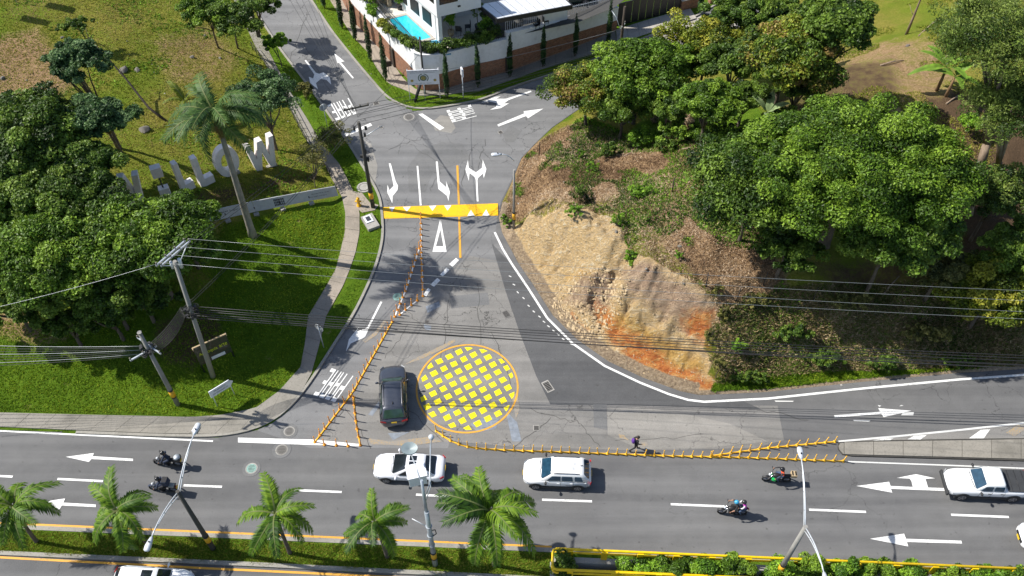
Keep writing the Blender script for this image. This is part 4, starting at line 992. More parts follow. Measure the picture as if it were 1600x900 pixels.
for i in range(8):
    a = Vector((b1.x, b1.y, b1.z + h1 + .3 - .13 * i)); e = P(-200, 536 + i * 6.5 - 5, 6.3); cable([a, e], .016, 'wire_l' if i % 3 == 0 else 'wire', ordw(i + 1) + ' from the top, of the cables from the banded lawn pole to the left edge', 'cables to the left edge', .35)
    a2 = Vector((b2.x, b2.y, b2.z + h2m + .3 - .13 * i)); cable([a + Vector((.1, .1, 0)), a2], .018, 'wire', ordw(i + 1) + ' from the top, of the slack cables between the two lawn poles', 'cables between the lawn poles', .25 + .05 * i)
cable([A0[-1], P(-200, 520, 9)], .013, 'wire_l', 'single thin line falling from the double crossarm over the trees to the left edge', None, .4)
# junction pole beside the upper road
t3, b3 = pole(583, 324, 9.0, .18, .12, 'dark utility pole with yellow band at the kerb left of the painted arrows', mat='pole_dark')
h3 = hgt(b3, 163); crossarm(t3, h3 - .3, 1.9, R(20), 4, mat='pole_dark'); clutter(t3, hgt(b3, 245), 9, .5, 8); clutter(t3, hgt(b3, 200), 6, .9, 9)
m = MB(); m.tube([(.1, 0, hgt(b3, 215)), (1.6, .8, hgt(b3, 215) + .5)], .03, 6); m.build('lamp_arm', M['galv'], t3)
# slim lamp pole at the foot of the hillside
t4, b4 = pole(803, 357, 6.4, .11, .08, 'slim grey street lamp pole with yellow band at the foot of the dry hillside', 'street_lamp', 'pole')
arm_lamp(t4, hgt(b4, 250), tipto(b4, hgt(b4, 250), 784, 239.5, b4.z + hgt(b4, 250) + .7), 0, two=False)
# pole by the gate, pole behind the emblem sign
t5, b5 = pole(966, 105, 6.6, .15, .11, 'wooden utility pole rising from the trees in front of the black gate', mat='bark_d', band=False)
h5 = hgt(b5, 36); crossarm(t5, h5 - .3, .9, R(60), 3)
m = MB(); m.tube([(0, 0, h5 - 1.2), (-.6, .6, h5 + .2), (-1.0, 1.2, h5 + .5)], .03, 6); m.build('lamp_arm', M['galv'], t5)
t6, b6 = pole(664, 147, 6.2, .10, .08, 'thin dark pole standing behind the white emblem sign', mat='pole_dark', band=False)
m = MB(); m.tube([(-.1, 0, 2.0), (-.45, -.5, 1.0), (-.85, -1.1, 0)], [.16, .15, .14], 9); m.build('leaning_tube', M['black'], t6)  # black tube slanting from the pole down to the ground
m = MB(); m.box((0, -.15, 2.15), (.7, .35, .4)); m.build('cabinet', M['blackm'], t6)
h6 = hgt(b6, 58)
t7, b7 = pole(404, 58, 8, .14, .1, 'dark utility pole beside the upper road at the top edge', mat='pole_dark', band=False)
tp = lambda b_, z: Vector((b_.x, b_.y, b_.z + z))
for i, z in enumerate((h3 - .2, h3 - .5, h3 - 1.4, h3 - 1.7)):
    cable([tp(b3, z), tp(b2, h2 - .5 - i * .35 if i < 2 else h2m + .5 - .2 * i)], .016, 'wire', ordw(i + 1) + ' from the top, of the cables from kerbside pole to tall lawn pole', 'cables between kerb pole and lawn pole', .5)
for i in range(5):
    cable([tp(b3, h3 - .1 - .45 * i), P(1000 + 30 * i, 62 - 6 * i, 6.5), P(1300, -30, 7)], .016, 'wire', ordw(i + 1) + ' from the top, of the cables over the upper junction towards the gate', 'cables over the upper junction', .45)
for i in range(5):
    q = P(430 + 12 * i, -40, 8 - .3 * i); cable([tp(b3, h3 - .3 * i), q], .015, 'wire', ordw(i + 1) + ' from the left, of the cables above the upper left road', 'cables above the upper left road', .4)
cable([tp(b3, h3 - .9), tp(b5, h5 - .5)], .02, 'wire', 'thicker cable spanning from the kerbside pole to the gate pole', None, .6)
cable([tp(b6, h6 - 1.5), tp(b3, h3 - 1.2)], .014, 'wire', 'service wire from the pole behind the emblem sign to the kerbside pole', None, .3)
cable([tp(b6, 2.3), tp(b5, h5 - .6)], .016, 'wire_l', 'pale service wire running past the cypresses to the gate pole', None, .3)
cable([tp(b3, h3 - 2.6), P(470, 560, 5.2) , P(395, 700, 6)], .012, 'wire', 'thin wire dropping from the kerbside pole over the lawn', None, .3) if False else None

# ------------------------------------------------------------------ signs and street furniture
def round_sign(px, py, h, label, r=.36, rz=0.0, back=True):
    b = T(px, py); t = thing('round_sign', b, label, 'road sign', rz=rz)
    m = MB(); m.tube([(0, 0, -.2), (0, 0, h + r)], .035, 8); m.build('post', M['alu'], t)
    m = MB(); pts = []
    m.tube([(0, .04, h), (0, .06, h)], r, 20, smooth=False); m.build('disc', M['sign_back'], t)
    m = MB(); m.box((0, .02, h), (.4, .03, .06)); m.build('bracket', M['alu'], t)
round_sign(506, 543, 2.3, 'round road sign seen from behind on the verge by the lower footpath', rz=-.5)
round_sign(512, 200, 2.3, 'round road sign seen from behind on the verge by the upper left road', rz=.6)
b = T(724, 153); t = thing('blade_sign', b, 'narrow white blade sign on a post among the cypresses', 'road sign')
m = MB(); m.tube([(0, 0, -.2), (0, 0, 3.0)], .045, 8); m.build('post', M['sign_w'], t)
m = MB(); m.box((0, 0, 2.9), (.16, .55, .8), .3); m.build('blade', M['sign_w'], t, .03)
# emblem sign at the corner
bl, br_ = T(641, 157), T(688, 155)
d = (br_ - bl); d.z = 0; L = d.length; an = math.atan2(d.y, d.x)
t = thing('emblem_sign', (bl + br_) / 2, 'large white sign with green wreathed emblem at the house corner', 'sign', rz=an)
z0, z1 = 1.75, 3.35; hw = L / 2 + .05
m = MB(); m.box((0, 0, (z0 + z1) / 2), (2 * hw, .06, z1 - z0)); m.build('panel', M['sign_w'], t)
for x in (-hw + .05, 0, hw - .05):
    m = MB(); m.tube([(x, .07, -.3), (x, .07, z1 + .1)], .035, 8); m.build('leg', M['sign_w'], t)
def q3(x0, x1, za_, zb_, y=-.034): return [(x0, y, za_), (x1, y, za_), (x1, y, zb_), (x0, y, zb_)]
text_quad('POLICIA NACIONAL - DIRECCION SECCIONAL DE TRANSITO', q3(-hw * .93, hw * .93, 3.18, 3.26), M['ink'], 'lettering', t, .003)
text_quad('SECCIONAL DE TRANSITO Y TRANSPORTE DE ENVIGADO', q3(-hw * .78, hw * .78, 3.03, 3.11), M['ink'], 'lettering', t, .003)
text_quad('DIOS Y PATRIA - AQUI - SEGURIDAD', q3(-hw * .5, hw * .5, 1.86, 1.94), M['ink'], 'lettering', t, .003)
def arc(m, cx, cz, r0, r1, a0, a1, n, y):
    vs = [(cx + r * math.cos(a0 + (a1 - a0) * i / n), y, cz + r * math.sin(a0 + (a1 - a0) * i / n)) for i in range(n + 1) for r in (r0, r1)]
    m.add(vs, [(2 * i, 2 * i + 1, 2 * i + 3, 2 * i + 2) for i in range(n)])
for nm_, mt_, ar_ in (('wreath_half', 'ink_g', (0, 2.48, .40, .48, R(100), R(225), 14, -.036)), ('wreath_half', 'ink_g', (0, 2.48, .40, .48, R(80), R(-45), 14, -.036)), ('seal_ring', 'ink_g', (0, 2.48, .21, .31, 0, 6.28318, 24, -.036)), ('seal_field', 'gold', (0, 2.48, 0, .2, 0, 6.28318, 24, -.0355))):
    m = MB(); arc(m, *ar_); m.build(nm_, M[mt_], t)
for a_ in range(5): m = MB(); arc(m, .12 * math.cos(a_ * 1.257 + .3), 2.48 + .12 * math.sin(a_ * 1.257 + .3), 0, .045, 0, 6.28, 8, -.038); m.build('seal_mark', M['ink_g'], t)
for s in (-1, 1):
    m = MB(); arc(m, s * hw * .72, 2.22, 0, .14, 0, 6.2832, 18, -.036); bd = m.build('badge', M['gold'], t)
    m = MB(); m.add([(s * hw * .72 - .09, -.038, 2.2), (s * hw * .72 + .03, -.038, 2.2), (s * hw * .72 + .05, -.038, 2.27), (s * hw * .72 - .03, -.038, 2.25)], [(0, 1, 2, 3)]); m.build('badge_mark', M['ink'], bd)
b = T(585 + 24, 112); t = thing('small_brown_sign', T(608, 116), 'small rust brown sign standing in the verge between two cypresses', 'sign', rz=.3)
m = MB(); m.tube([(0, 0, -.2), (0, 0, 1.1)], .03, 6); m.build('post', M['blackm'], t); m = MB(); m.box((0, 0, 1.15), (.7, .05, .55)); m.build('plate', M['bark_d'], t)
# dark picture board with lime lettering
a, c = T(318, 582), T(367, 556)
d = c - a; an = math.atan2(d.y, d.x); L = Vector((d.x, d.y)).length * .98
t = thing('picture_board', (a + c) / 2, 'dark picture billboard with lime lettering on two black posts on the lawn', 'billboard', rz=an)
m = MB()
for s in (-1, 1):
    m = MB(); m.tube([(s * L * .48, 0, -.5), (s * L * .48, 0, 2.7)], .05, 8); m.build('post', M['blackm'], t)
def boardmat():
    m_, t_, b_ = newmat('printed_picture'); p = N(t_, 'TexCoord').outputs['Object']; n = noise(t_, 1.6, 5, .7, p, .6)
    t_.links.new(ramp(t_, n.outputs[0], [(.3, (.01, .01, .01)), (.45, (.035, .05, .025)), (.56, (.06, .045, .03)), (.68, (.16, .15, .15))]).outputs[0], b_.inputs['Base Color']); b_.inputs['Roughness'].default_value = .6; return m_
M['board'] = boardmat()
m = MB(); m.box((0, -.02, 1.75), (L, .07, 1.95)); m.build('panel', M['board'], t)
m = MB(); m.box((0, -.02, 2.76), (L + .06, .1, .06)); m.box((-L / 2 - .02, -.06, 2.68), (.06, .2, .16)); m.box((L / 2 + .02, .02, 2.68), (.06, .2, .16)); m.build('top_rail', M['stone_t'], t)
text_quad('Antioquia', q3(-L * .42, L * .14, 1.62, 2.02, -.058), M['yel_txt'], 'lettering', t, .004)
text_quad('arte', q3(L * .2, L * .44, 1.72, 2.06, -.058), M['yel_txt'], 'lettering', t, .004)
m = MB(); m.box((L * .08, -.065, 1.0), (L * .42, .02, .3)); m.build('white_label', M['sign_w'], t)
# white arrow sign
a, c = T(341, 636), T(367, 618)
d = c - a; an = math.atan2(d.y, d.x); L = Vector((d.x, d.y)).length + .15
t = thing('arrow_sign', (a + c) / 2, 'white arrow shaped direction sign on two thin legs on the lawn', 'sign', rz=an)
for s in (-1, 1):
    m = MB(); m.tube([(s * L * .46, .05, -.3), (s * L * .46, .05, 1.95)], .03, 7); m.build('leg', M['alu'], t)
m = MB(); pts = [(-L * .56, 1.25), (L * .42, 1.25), (L * .62, 1.62), (L * .42, 1.98), (-L * .56, 1.98)]
m.add([(x, -.03, z) for x, z in pts] + [(x, .03, z) for x, z in pts], [(0, 1, 2, 3, 4), (9, 8, 7, 6, 5)] + [(i, i + 5, (i + 1) % 5 + 5, (i + 1) % 5) for i in range(5)]); m.build('panel', M['sign_w'], t)
text_quad('TRANSITO', q3(-L * .35, L * .25, 1.66, 1.82, -.032), M['ink'], 'lettering', t, .003)
text_quad('DE ENVIGADO', q3(-L * .42, L * .33, 1.40, 1.56, -.032), M['ink'], 'lettering', t, .003)
# long grey banner along the lawn
bp = [(314,352),(355,343),(400,333),(440,325),(485,316),(529,308)]
B = [T(*p) for p in bp]; c0 = B[2].copy()
t = thing('banner_board', c0, 'long low grey banner board curving across the lawn below the big letters', 'banner')
for i in range(len(B) - 1):
    a, c = B[i] - c0, B[i + 1] - c0; dd = Vector((c.x - a.x, c.y - a.y)); L = dd.length; an = math.atan2(dd.y, dd.x); mid_ = (a + c) / 2
    m = MB(); nrm = Vector((-math.sin(an), math.cos(an), 0)) * .045
    # upright sheet leaning slightly back
    lo, hi = .2, 1.02; lean = Vector((nrm.x, nrm.y, 0)) * 7
    vs = [a - nrm + Vector((0, 0, lo)), c - nrm + Vector((0, 0, lo)), c - nrm + lean + Vector((0, 0, hi)), a - nrm + lean + Vector((0, 0, hi))]
    vs += [v + nrm * 1.5 for v in vs]
    m.add(vs, [(0, 1, 2, 3), (7, 6, 5, 4), (0, 4, 5, 1), (1, 5, 6, 2), (2, 6, 7, 3), (3, 7, 4, 0)]); m.build('panel', M['banner'], t)
    m = MB(); m.tube([a + nrm * 1.6 - Vector((0, 0, .5)), a + nrm * 1.6 + Vector((0, 0, .6))], .04, 7); m.build('stub_post', M['blackm'], t)
    m = MB(); m.box((a.x - nrm.x * 5, a.y - nrm.y * 5, a.z + .06), (.4, .3, .18), an); m.build('footing', M['cct'], t)
    f = lambda u, w: (Vector(vs[0]) * (1 - u) + Vector(vs[1]) * u) * (1 - w) + (Vector(vs[3]) * (1 - u) + Vector(vs[2]) * u) * w
    if i == 0: text_quad('dignidad', [f(.88, .5), f(1.0, .5), f(1.0, .72), f(.88, .72)], M['ink'], 'lettering', t, .004)
    if i == 1: text_quad('el lugar', [f(.02, .52), f(.5, .52), f(.5, .74), f(.02, .74)], M['ink'], 'lettering', t, .004)
    if i == 4:
        text_quad('recuerdos que', [f(.1, .52), f(.72, .52), f(.72, .7), f(.1, .7)], M['ink'], 'lettering', t, .004)
        text_quad('nos unen siempre', [f(.02, .24), f(.62, .24), f(.62, .42), f(.02, .42)], M['ink'], 'lettering', t, .004)
    if i in (2, 3):
        m = MB(); up = (Vector(vs[1]) - Vector(vs[0])).cross(Vector(vs[3]) - Vector(vs[0])).normalized() * .006; rr = random.Random(4)
        for r_ in range(3):
            for cc_ in range(4):
                u0 = (.78 + .055 * cc_) if i == 2 else (.0 + .06 * (cc_)); 
                if i == 3 and cc_ > 2: continue
                w0 = .14 + r_ * .24
                m.add([f(u0, w0) + up, f(u0 + .045, w0) + up, f(u0 + .045 + rr.uniform(-.006, .006), w0 + .2) + up, f(u0, w0 + .2) + up], [(0, 1, 2, 3)])
        m.build('dark_lettering_block', M['ink'], t)
m = MB(); mid_ = B[0] - c0; m.box((mid_.x - .2, mid_.y + .1, mid_.z + 1.1), (.5, .1, .5), .2); m.build('red_end_plate', M['red_lamp'], t)

# big standing letters on the bank
base_px = [('W', 178, 322, 236, 318), ('I', 252, 307, 268, 304), ('L', 284, 298, 304, 292), ('L', 312, 289, 335, 283), ('O', 341, 276, 378, 268), ('W', 392, 266, 437, 257)]
GL = {'L': [[(0, 0), (1, 0), (1, .24), (.36, .24), (.36, 1), (0, 1)]],
      'I': [[(0, 0), (1, 0), (1, .30), (0, .30)], [(0, .70), (1, .70), (1, 1), (0, 1)]],
      'W': [[(0, 1), (.17, 1), (.30, .36), (.30, 0), (.17, 0)], [(.17, 0), (.34, 0), (.60, 1), (.42, 1), (.26, .38)], [(.42, 1), (.60, 1), (.74, .36), (.83, 0), (.66, 0)], [(.66, 0), (.84, 0), (1, 1), (.83, 1), (.72, .38)]]}
for ci, (ch, x0, y0, x1, y1) in enumerate(base_px):
    a, c = T(x0, y0), T(x1, y1); d = c - a; d.z = 0; an = math.atan2(d.y, d.x); L = d.length
    lab = {0: 'off-white block letter W at the left end, half hidden by the bushy tree', 1: 'off-white block letter I made of two separate blocks on a thin post', 2: 'off-white block letter L, the one next to the split letter I', 3: 'off-white block letter L, the one next to the letter O', 4: 'off-white block letter O behind the royal palm trunk', 5: 'off-white block letter W at the right end of the word on the bank'}[ci]
    t = thing('standing_letter', (a + c) / 2, lab, 'letter', 'big letters on the bank', rz=an); Ht = 3.0; dp = .28
    def ext(pts, nm, dp=dp):
        Hs = Ht * (1 + (dp - .28)); m = MB(); k = len(pts); vs = [((x - .5) * L, -dp, z * Hs) for x, z in pts] + [((x - .5) * L, dp, z * Hs) for x, z in pts]
        ar = sum(pts[i][0] * pts[(i + 1) % k][1] - pts[(i + 1) % k][0] * pts[i][1] for i in range(k))
        fs = [tuple(range(k)), tuple(range(2 * k - 1, k - 1, -1))] + [(i, i + k, (i + 1) % k + k, (i + 1) % k) for i in range(k)]
        if ar < 0: fs = [f[::-1] for f in fs]
        m.add(vs, fs); return m.build(nm, M['letter'], t)
    if ch == 'O':
        m = MB(); n = 36; vs = []
        for y in (-dp, dp):
            for r in (1, .5):
                vs += [(L * .5 * r * math.cos(2 * math.pi * i / n), y, Ht * .5 + Ht * .5 * (r if r == 1 else .56) * math.sin(2 * math.pi * i / n)) for i in range(n)]
        fs = []
        for i in range(n):
            j = (i + 1) % n; fs += [(i, j, n + j, n + i), (2 * n + j, 2 * n + i, 3 * n + i, 3 * n + j), (j, i, 2 * n + i, 2 * n + j), (n + i, n + j, 3 * n + j, 3 * n + i)]
        m.add(vs, fs); m.build('ring', M['letter'], t)
    else:
        for qi, q in enumerate(GL[ch]): ext(q, {'L': 'body', 'I': 'block', 'W': 'stroke'}[ch], dp + .006 * qi)
        if ch == 'I': m = MB(); m.tube([(0, 0, .9), (0, 0, 2.1)], .06, 8); m.build('thin_post', M['blackm'], t)
    m = MB(); m.box((0, 0, -.3), (L * .8, .3, .6)); m.build('footing', M['cct'], t)
# hydrant, manhole, concrete box by the kerb
b = T(561, 322); t = thing('fire_hydrant', b, 'yellow fire hydrant beside the footpath near the banded kerb pole', 'hydrant')
m = MB(); m.tube([(0, 0, -.1), (0, 0, .1), (0, 0, .12), (0, 0, .7), (0, 0, .85), (0, 0, .95)], [.2, .2, .14, .13, .15, .05], 12); m.build('body', M['hyd'], t)
m = MB(); m.tube([(-.26, 0, .55), (.26, 0, .55)], .075, 8); m.build('side_outlet', M['hyd'], t); m = MB(); m.tube([(0, 0, .93), (0, 0, 1.03)], .04, 6); m.build('top_nut', M['hyd'], t)
c = T(569, 293); m = MB(); m.mat(M['cct']); m.tube([(c.x, c.y, .06), (c.x, c.y, .14)], .62, 22, smooth=False); m.mat(M['kerb_dark']); m.tube([(c.x, c.y, .1), (c.x, c.y, .146)], .46, 22, smooth=False); m.mat(M['cct']); m.tube([(c.x, c.y, .1), (c.x, c.y, .155)], .40, 22, smooth=False)
tag(m.build('verge_manhole'), 'round concrete manhole in the verge beside the kerbside pole', 'manhole')
patch('pavement', [(551,300),(566,303),(578,318),(592,322),(586,330),(566,334),(556,325)], 'pave2', .135)
c = T(579, 349); t = thing('meter_box', c, 'concrete slab with a white framed hatch on the verge below the kerbside pole', 'utility box', rz=.5)
m = MB(); m.box((0, 0, .12), (1.0, 1.6, .3)); m.build('slab', M['cct'], t, .02); m = MB(); m.mat(M['sign_w']); m.box((-.05, .25, .3), (.62, .8, .08)); m.mat(M['ink']); m.box((-.05, .25, .345), (.36, .5, .02)); m.build('hatch', None, t)
c = T(306, 672); t = thing('road_camera_box', c, 'small white box lying on the pavement by the lower lawn', 'box'); m = MB(); m.box((0, 0, .12), (.28, .5, .2), -.3); m.build('shell', M['sign_w'], t, .03)

# railing with its canal
def wp(px, py, z): q = P(px, py, z); return Vector((q.x, q.y, z))
t = thing('yellow_railing', wp(864, 862, .1), 'bright yellow tubular railing round the planted gap at the bottom edge', 'railing'); o_ = t.location
HT = 1.15
far_ = [wp(870, 857.5, HT) - o_, wp(2000, 906, HT) - o_]; near_ = [wp(870, 890, HT) - o_, wp(2000, 938, HT) - o_]
def rnd(z): 
    f0, n0 = far_[0], near_[0]; a = f0 + Vector((-.25, -.25, 0)); b_ = n0 + Vector((-.25, .25, 0))
    return [Vector((p.x, p.y, z)) for p in (far_[1], f0, f0 + Vector((-.17, -.07, 0)), a, b_, n0 + Vector((-.17, .07, 0)), n0, near_[1])]
m = MB(); m.tube(rnd(HT - .1), .085, 10); m.build('top_rail', M['rail_y'], t)
m = MB(); m.tube(rnd(HT * .5), .07, 8); m.build('mid_rail', M['rail_y'], t)
def rail_post(x, near=False):
    y0 = (860.5 + (x - 864) * .0429) if not near else 891 + (x - 864) * .0425
    q = wp(x, y0, HT) - o_
    m = MB(); m.box((q.x, q.y - .02, HT / 2 - .25), (.36, .06, HT + .45), -.04); m.build('post', M['rail_y'], t)
for x in (891, 945, 1001, 1057, 1113, 1170, 1226, 1283, 1340, 1401, 1462, 1524, 1587, 1650): rail_post(x)
for x in (891, 960, 1030, 1100): rail_post(x, True)
can = [Vector(v) for v in CANAL]
m = MB()
def wall_seg(m, a, b_, th, z0, z1):
    d = (b_ - a).normalized(); n = Vector((-d.y, d.x)) * th
    m.prism([tuple(a), tuple(b_), tuple(b_ + n), tuple(a + n)], z0, z1)
cw = MB(); a, b_, c, d = can
wall_seg(cw, a + Vector((-.2, 0)), b_, .34, -2.6, .22); wall_seg(cw, c, d + Vector((-.2, 0)), .34, -2.6, .22); wall_seg(cw, d, a, .34, -2.6, .20)
struct(cw.build('canal_wall', M['cct']))
m = MB(); m.sheet([tuple(v) for v in can], -2.0); struct(m.build('canal_bed', M['kerb_dark']))

# two banner flags at the upper left corner (outside the frame, but their shadows lie on the lawn)
for i, (x, y) in enumerate(((26, 4), (-14, 24))):
    b = T(x, y); t = thing('banner_flag', b, ['orange banner flag whose foot stands at the top edge of the upper lawn', 'banner flag just outside the left edge that shades the upper lawn'][i], 'flag', rz=.1)
    m = MB(); m.tube([(0, 0, -.2), (0, 0, 5.6)], .035, 7); m.build('pole', M['alu'], t)
    m = MB(); m.box((0, .52, 4.2), (.03, 1.0, 2.6)); m.build('banner_cloth', M['hyd'], t)

# ------------------------------------------------------------------ vehicles (local x forward, z up)
def loft(mb, secs, smooth=True, caps=True):
    n = len(secs[0]); vs = [v for s in secs for v in s]
    fs = [(i * n + j, i * n + (j + 1) % n, (i + 1) * n + (j + 1) % n, (i + 1) * n + j) for i in range(len(secs) - 1) for j in range(n)]
    if caps: fs += [tuple(range(n - 1, -1, -1)), tuple(range((len(secs) - 1) * n, len(secs) * n))]
    return mb.add(vs, fs, smooth)
def wheel(t, x, y, r, w, rim='rim'):
    s = 1 if y > 0 else -1
    m = MB(); m.tube([(x, y - s * w, r), (x, y - s * w * .9, r), (x, y - s * .04, r), (x, y, r)], [r * .9, r, r, r * .93], 22)
    o = m.build('wheel', M['tyre'], t)
    m = MB(); m.mat(M['blackm']); m.tube([(x, y - s * .02, r), (x, y + s * .004, r)], r * .66, 20)
    m.mat(M[rim])
    for k in range(5):
        a = 2 * math.pi * k / 5 + .3; c = (x + math.cos(a) * r * .33, y + s * .008, r + math.sin(a) * r * .33)
        m.box(c, (r * .6, .02, r * .17), M=Matrix.Rotation(-a, 3, 'Y'))
    m.tube([(x, y, r), (x, y + s * .014, r)], r * .14, 10)
    n = 20; vs = [(x + q * r * math.cos(2 * math.pi * i / n), y + s * .012, r + q * r * math.sin(2 * math.pi * i / n)) for i in range(n) for q in (.58, .67)]
    m.add(vs, [(2 * i, 2 * i + 1, (2 * i + 3) % (2 * n), (2 * i + 2) % (2 * n)) for i in range(n)])
    m.build('rim', None, o)
def body_section(x, w, zb, zt, crown=.03, tuck=.93):
    """one rounded cross-section of the lower body"""
    h = zt - zb
    half = [(0.0, zb), (w * .86, zb), (w * tuck, zb + .10 * h), (w * .985, zb + .34 * h), (w, zb + .62 * h), (w * .975, zb + .84 * h), (w * .90, zt - .05), (w * .72, zt - .008), (w * .36, zt + crown * .7)]
    return [Vector((x, y, z)) for y, z in half] + [Vector((x, 0, zt + crown))] + [Vector((x, -y, z)) for y, z in half[:0:-1]]
def car(name, px, py, heading, spec, label, cat, paint, z=0.0, world=None, glass='glass'):
    loc = world if world is not None else P(px, py, z)
    t = thing(name, (loc.x, loc.y, z), label, cat, rz=R(heading))
    S_ = spec; L = S_['L']; hw = S_['W'] / 2
    m = MB(); loft(m, [body_section(*q) for q in S_['body']]); body = m.build('body', M[paint], t)
    # wheel arches and lower cladding
    wr = S_['wr']
    for wx in S_['wx']:
        for s in (-1, 1):
            m = MB(); y = s * (hw - .02); n = 18; r0, r1 = wr * 1.02, wr * (1.26 if S_.get('clad') else 1.16)
            vs = [(wx + r * math.cos(math.pi * i / n * 1.16 - .25), y + s * dy, wr + r * math.sin(math.pi * i / n * 1.16 - .25)) for i in range(n + 1) for r, dy in ((r0, .028), (r1, .024), (r1, -.25))]
            m.add(vs, [(3 * i + a, 3 * i + a + 1, 3 * i + a + 4, 3 * i + a + 3) for i in range(n) for a in (0, 1)])
            m.tube([(wx, s * (hw - .30), wr), (wx, s * (hw + .002), wr)], wr * 1.1, 20, smooth=False)
            m.build('wheel_arch', M['plastic'] if S_.get('clad') else M['black'], t)
            wheel(t, wx, s * (hw + .03), wr, .22)
    if S_.get('clad'):
        for s in (-1, 1):
            m = MB(); m.box(((S_['wx'][0] + S_['wx'][1]) / 2, s * (hw - .01), S_['zb'] + .11), (S_['wx'][0] - S_['wx'][1] - 2.1 * wr, .07, .2)); m.build('sill', M['plastic'], t)
    # greenhouse
    x0, x1, x2, x3, zb, zr, wb, wr_ = S_['cab']   # windscreen foot, roof front, roof rear, tail foot, belt, roof, half widths
    fr = S_.get('zrear', zb)
    lo = [Vector((x0, 0, 0))]
    def ring(x, z, w): return [Vector((x, -w, z)), Vector((x, w, z))]
    A = ring(x0, zb, wb * .93); Bq = ring(x1, zr - .03, wr_); C = ring(x2, zr - .03, wr_); D = ring(x3, fr, wb * .93)
    E = ring(x1 - .05, zb, wb); Fq = ring(x2 + .05, zb, wb)
    mids = [(x1 + (x2 - x1) * q) for q in (0, .25, .5, .75, 1)]
    roof = []
    secs = []
    def cabsec(x, z, wl, zl, wu):
        return [Vector((x, -wl, zl)), Vector((x, -(wl * .25 + wu * .75), zl + (z - zl) * .72)), Vector((x, -wu, z - .05)), Vector((x, -wu * .86, z)), Vector((x, -wu * .4, z + .025)), Vector((x, 0, z + .033)), Vector((x, wu * .4, z + .025)), Vector((x, wu * .86, z)), Vector((x, wu, z - .05)), Vector((x, (wl * .25 + wu * .75), zl + (z - zl) * .72)), Vector((x, wl, zl))]
    base = zb - .06
    m = MB()
    S1 = [cabsec(x0, zb + .015, wb * .95, base, wb * .86)]
    for u, q in enumerate((0, .1, .5, .9, 1)):
        x = x1 + (x2 - x1) * q; S1.append(cabsec(x, zr - (.03 if u in (0, 4) else 0), wb * (.985 if u else .975), base, wr_ * (.985 if u in (0, 4) else 1)))
    S1.append(cabsec(x3, fr + .015, wb * .93, base, wb * .84))
    loft(m, S1, True); m.build('roof_and_pillars', M[paint], t, 0)
    # panes lie a few millimetres proud of the frame faces
    def pane(nm, q4, n_off=.012, parts=None, mat=glass, rnd_=.06):
        a, b_, c, d = q4; nrm = (b_ - a).cross(d - a).normalized() * n_off
        m = MB(); cen = (a + b_ + c + d) / 4; pts = []
        qs = [a, b_, c, d]
        for i in range(4):
            p = qs[i]; pr = qs[i - 1]; nx_ = qs[(i + 1) % 4]
            pts += [p + (pr - p).normalized() * rnd_, p + ((pr - p).normalized() + (nx_ - p).normalized()) * rnd_ * .3, p + (nx_ - p).normalized() * rnd_]
        m.add([p + nrm for p in pts] + [p - nrm for p in pts], [tuple(range(12)), tuple(range(23, 11, -1))] + [(i, i + 12, (i + 1) % 12 + 12, (i + 1) % 12) for i in range(12)]); return m.build(nm, M[mat], t)
    def lerp4(q, u0, u1, w0, w1):
        a, b_, c, d = q
        f = lambda u, w: (a * (1 - u) + b_ * u) * (1 - w) + (d * (1 - u) + c * u) * w
        return f(u0, w0), f(u1, w0), f(u1, w1), f(u0, w1)
    ws = (Vector((x0, wb * .86, zb + .015)), Vector((x0, -wb * .86, zb + .015)), Vector((x1, -wr_ * .88, zr - .03)), Vector((x1, wr_ * .88, zr - .03)))
    dn = Vector((0, 0, .022))
    pane('windscreen', [v + dn for v in lerp4(ws, .01, .99, .03, .95)], .014)
    rw = (Vector((x3, -wb * .84, fr + .015)), Vector((x3, wb * .84, fr + .015)), Vector((x2, wr_ * .87, zr - .03)), Vector((x2, -wr_ * .87, zr - .03)))
    pane('rear_window', [v + Vector((-.012, 0, .016)) for v in lerp4(rw, .03, .97, S_.get('rw0', .08), .93)], .014)
    for s in (-1, 1):
        for (ua, ub, va, vb) in S_['side']:
            # side windows: fractions along the cabin at belt (ua..ub) and at the roof (va..vb)
            yl = (wb * .985) * s; yu = (wb * .25 + wr_ * .75) * s
            zl, zu = zb + .03, base + (zr - base) * .76
            f = lambda u: x0 + (x3 - x0) * u
            tl = (zl - base) / (zr - base); 
            ylow = s * (wb * .985 - (wb * .985 - abs(yu)) * (zl - base) / ((zr - base) * .72)); yup = s * abs(yu) 
            q = [Vector((f(ub), ylow, zl)), Vector((f(ua), ylow, zl)), Vector((f(va), yup, zu)), Vector((f(vb), yup, zu))]
            if s < 0: q = [q[1], q[0], q[3], q[2]]
            q = [v + Vector((0, s * .012, 0)) for v in q]
            pane('side_window', q, .014, rnd_=.04)
    # mirrors, lamps, bumpers, plates
    for s in (-1, 1):
        m = MB(); m.ball((x0 - .28, s * (hw + .13), zb + .03), .13, 10, 6, (.6, 1, .7)); m.tube([(x0 - .3, s * (hw - .06), zb - .02), (x0 - .28, s * (hw + .08), zb + .01)], .03, 6)
        m.build('wing_mirror', M[S_.get('mirror', paint)], t)
    nx = S_['body'][-1][0]; tx = S_['body'][0][0]
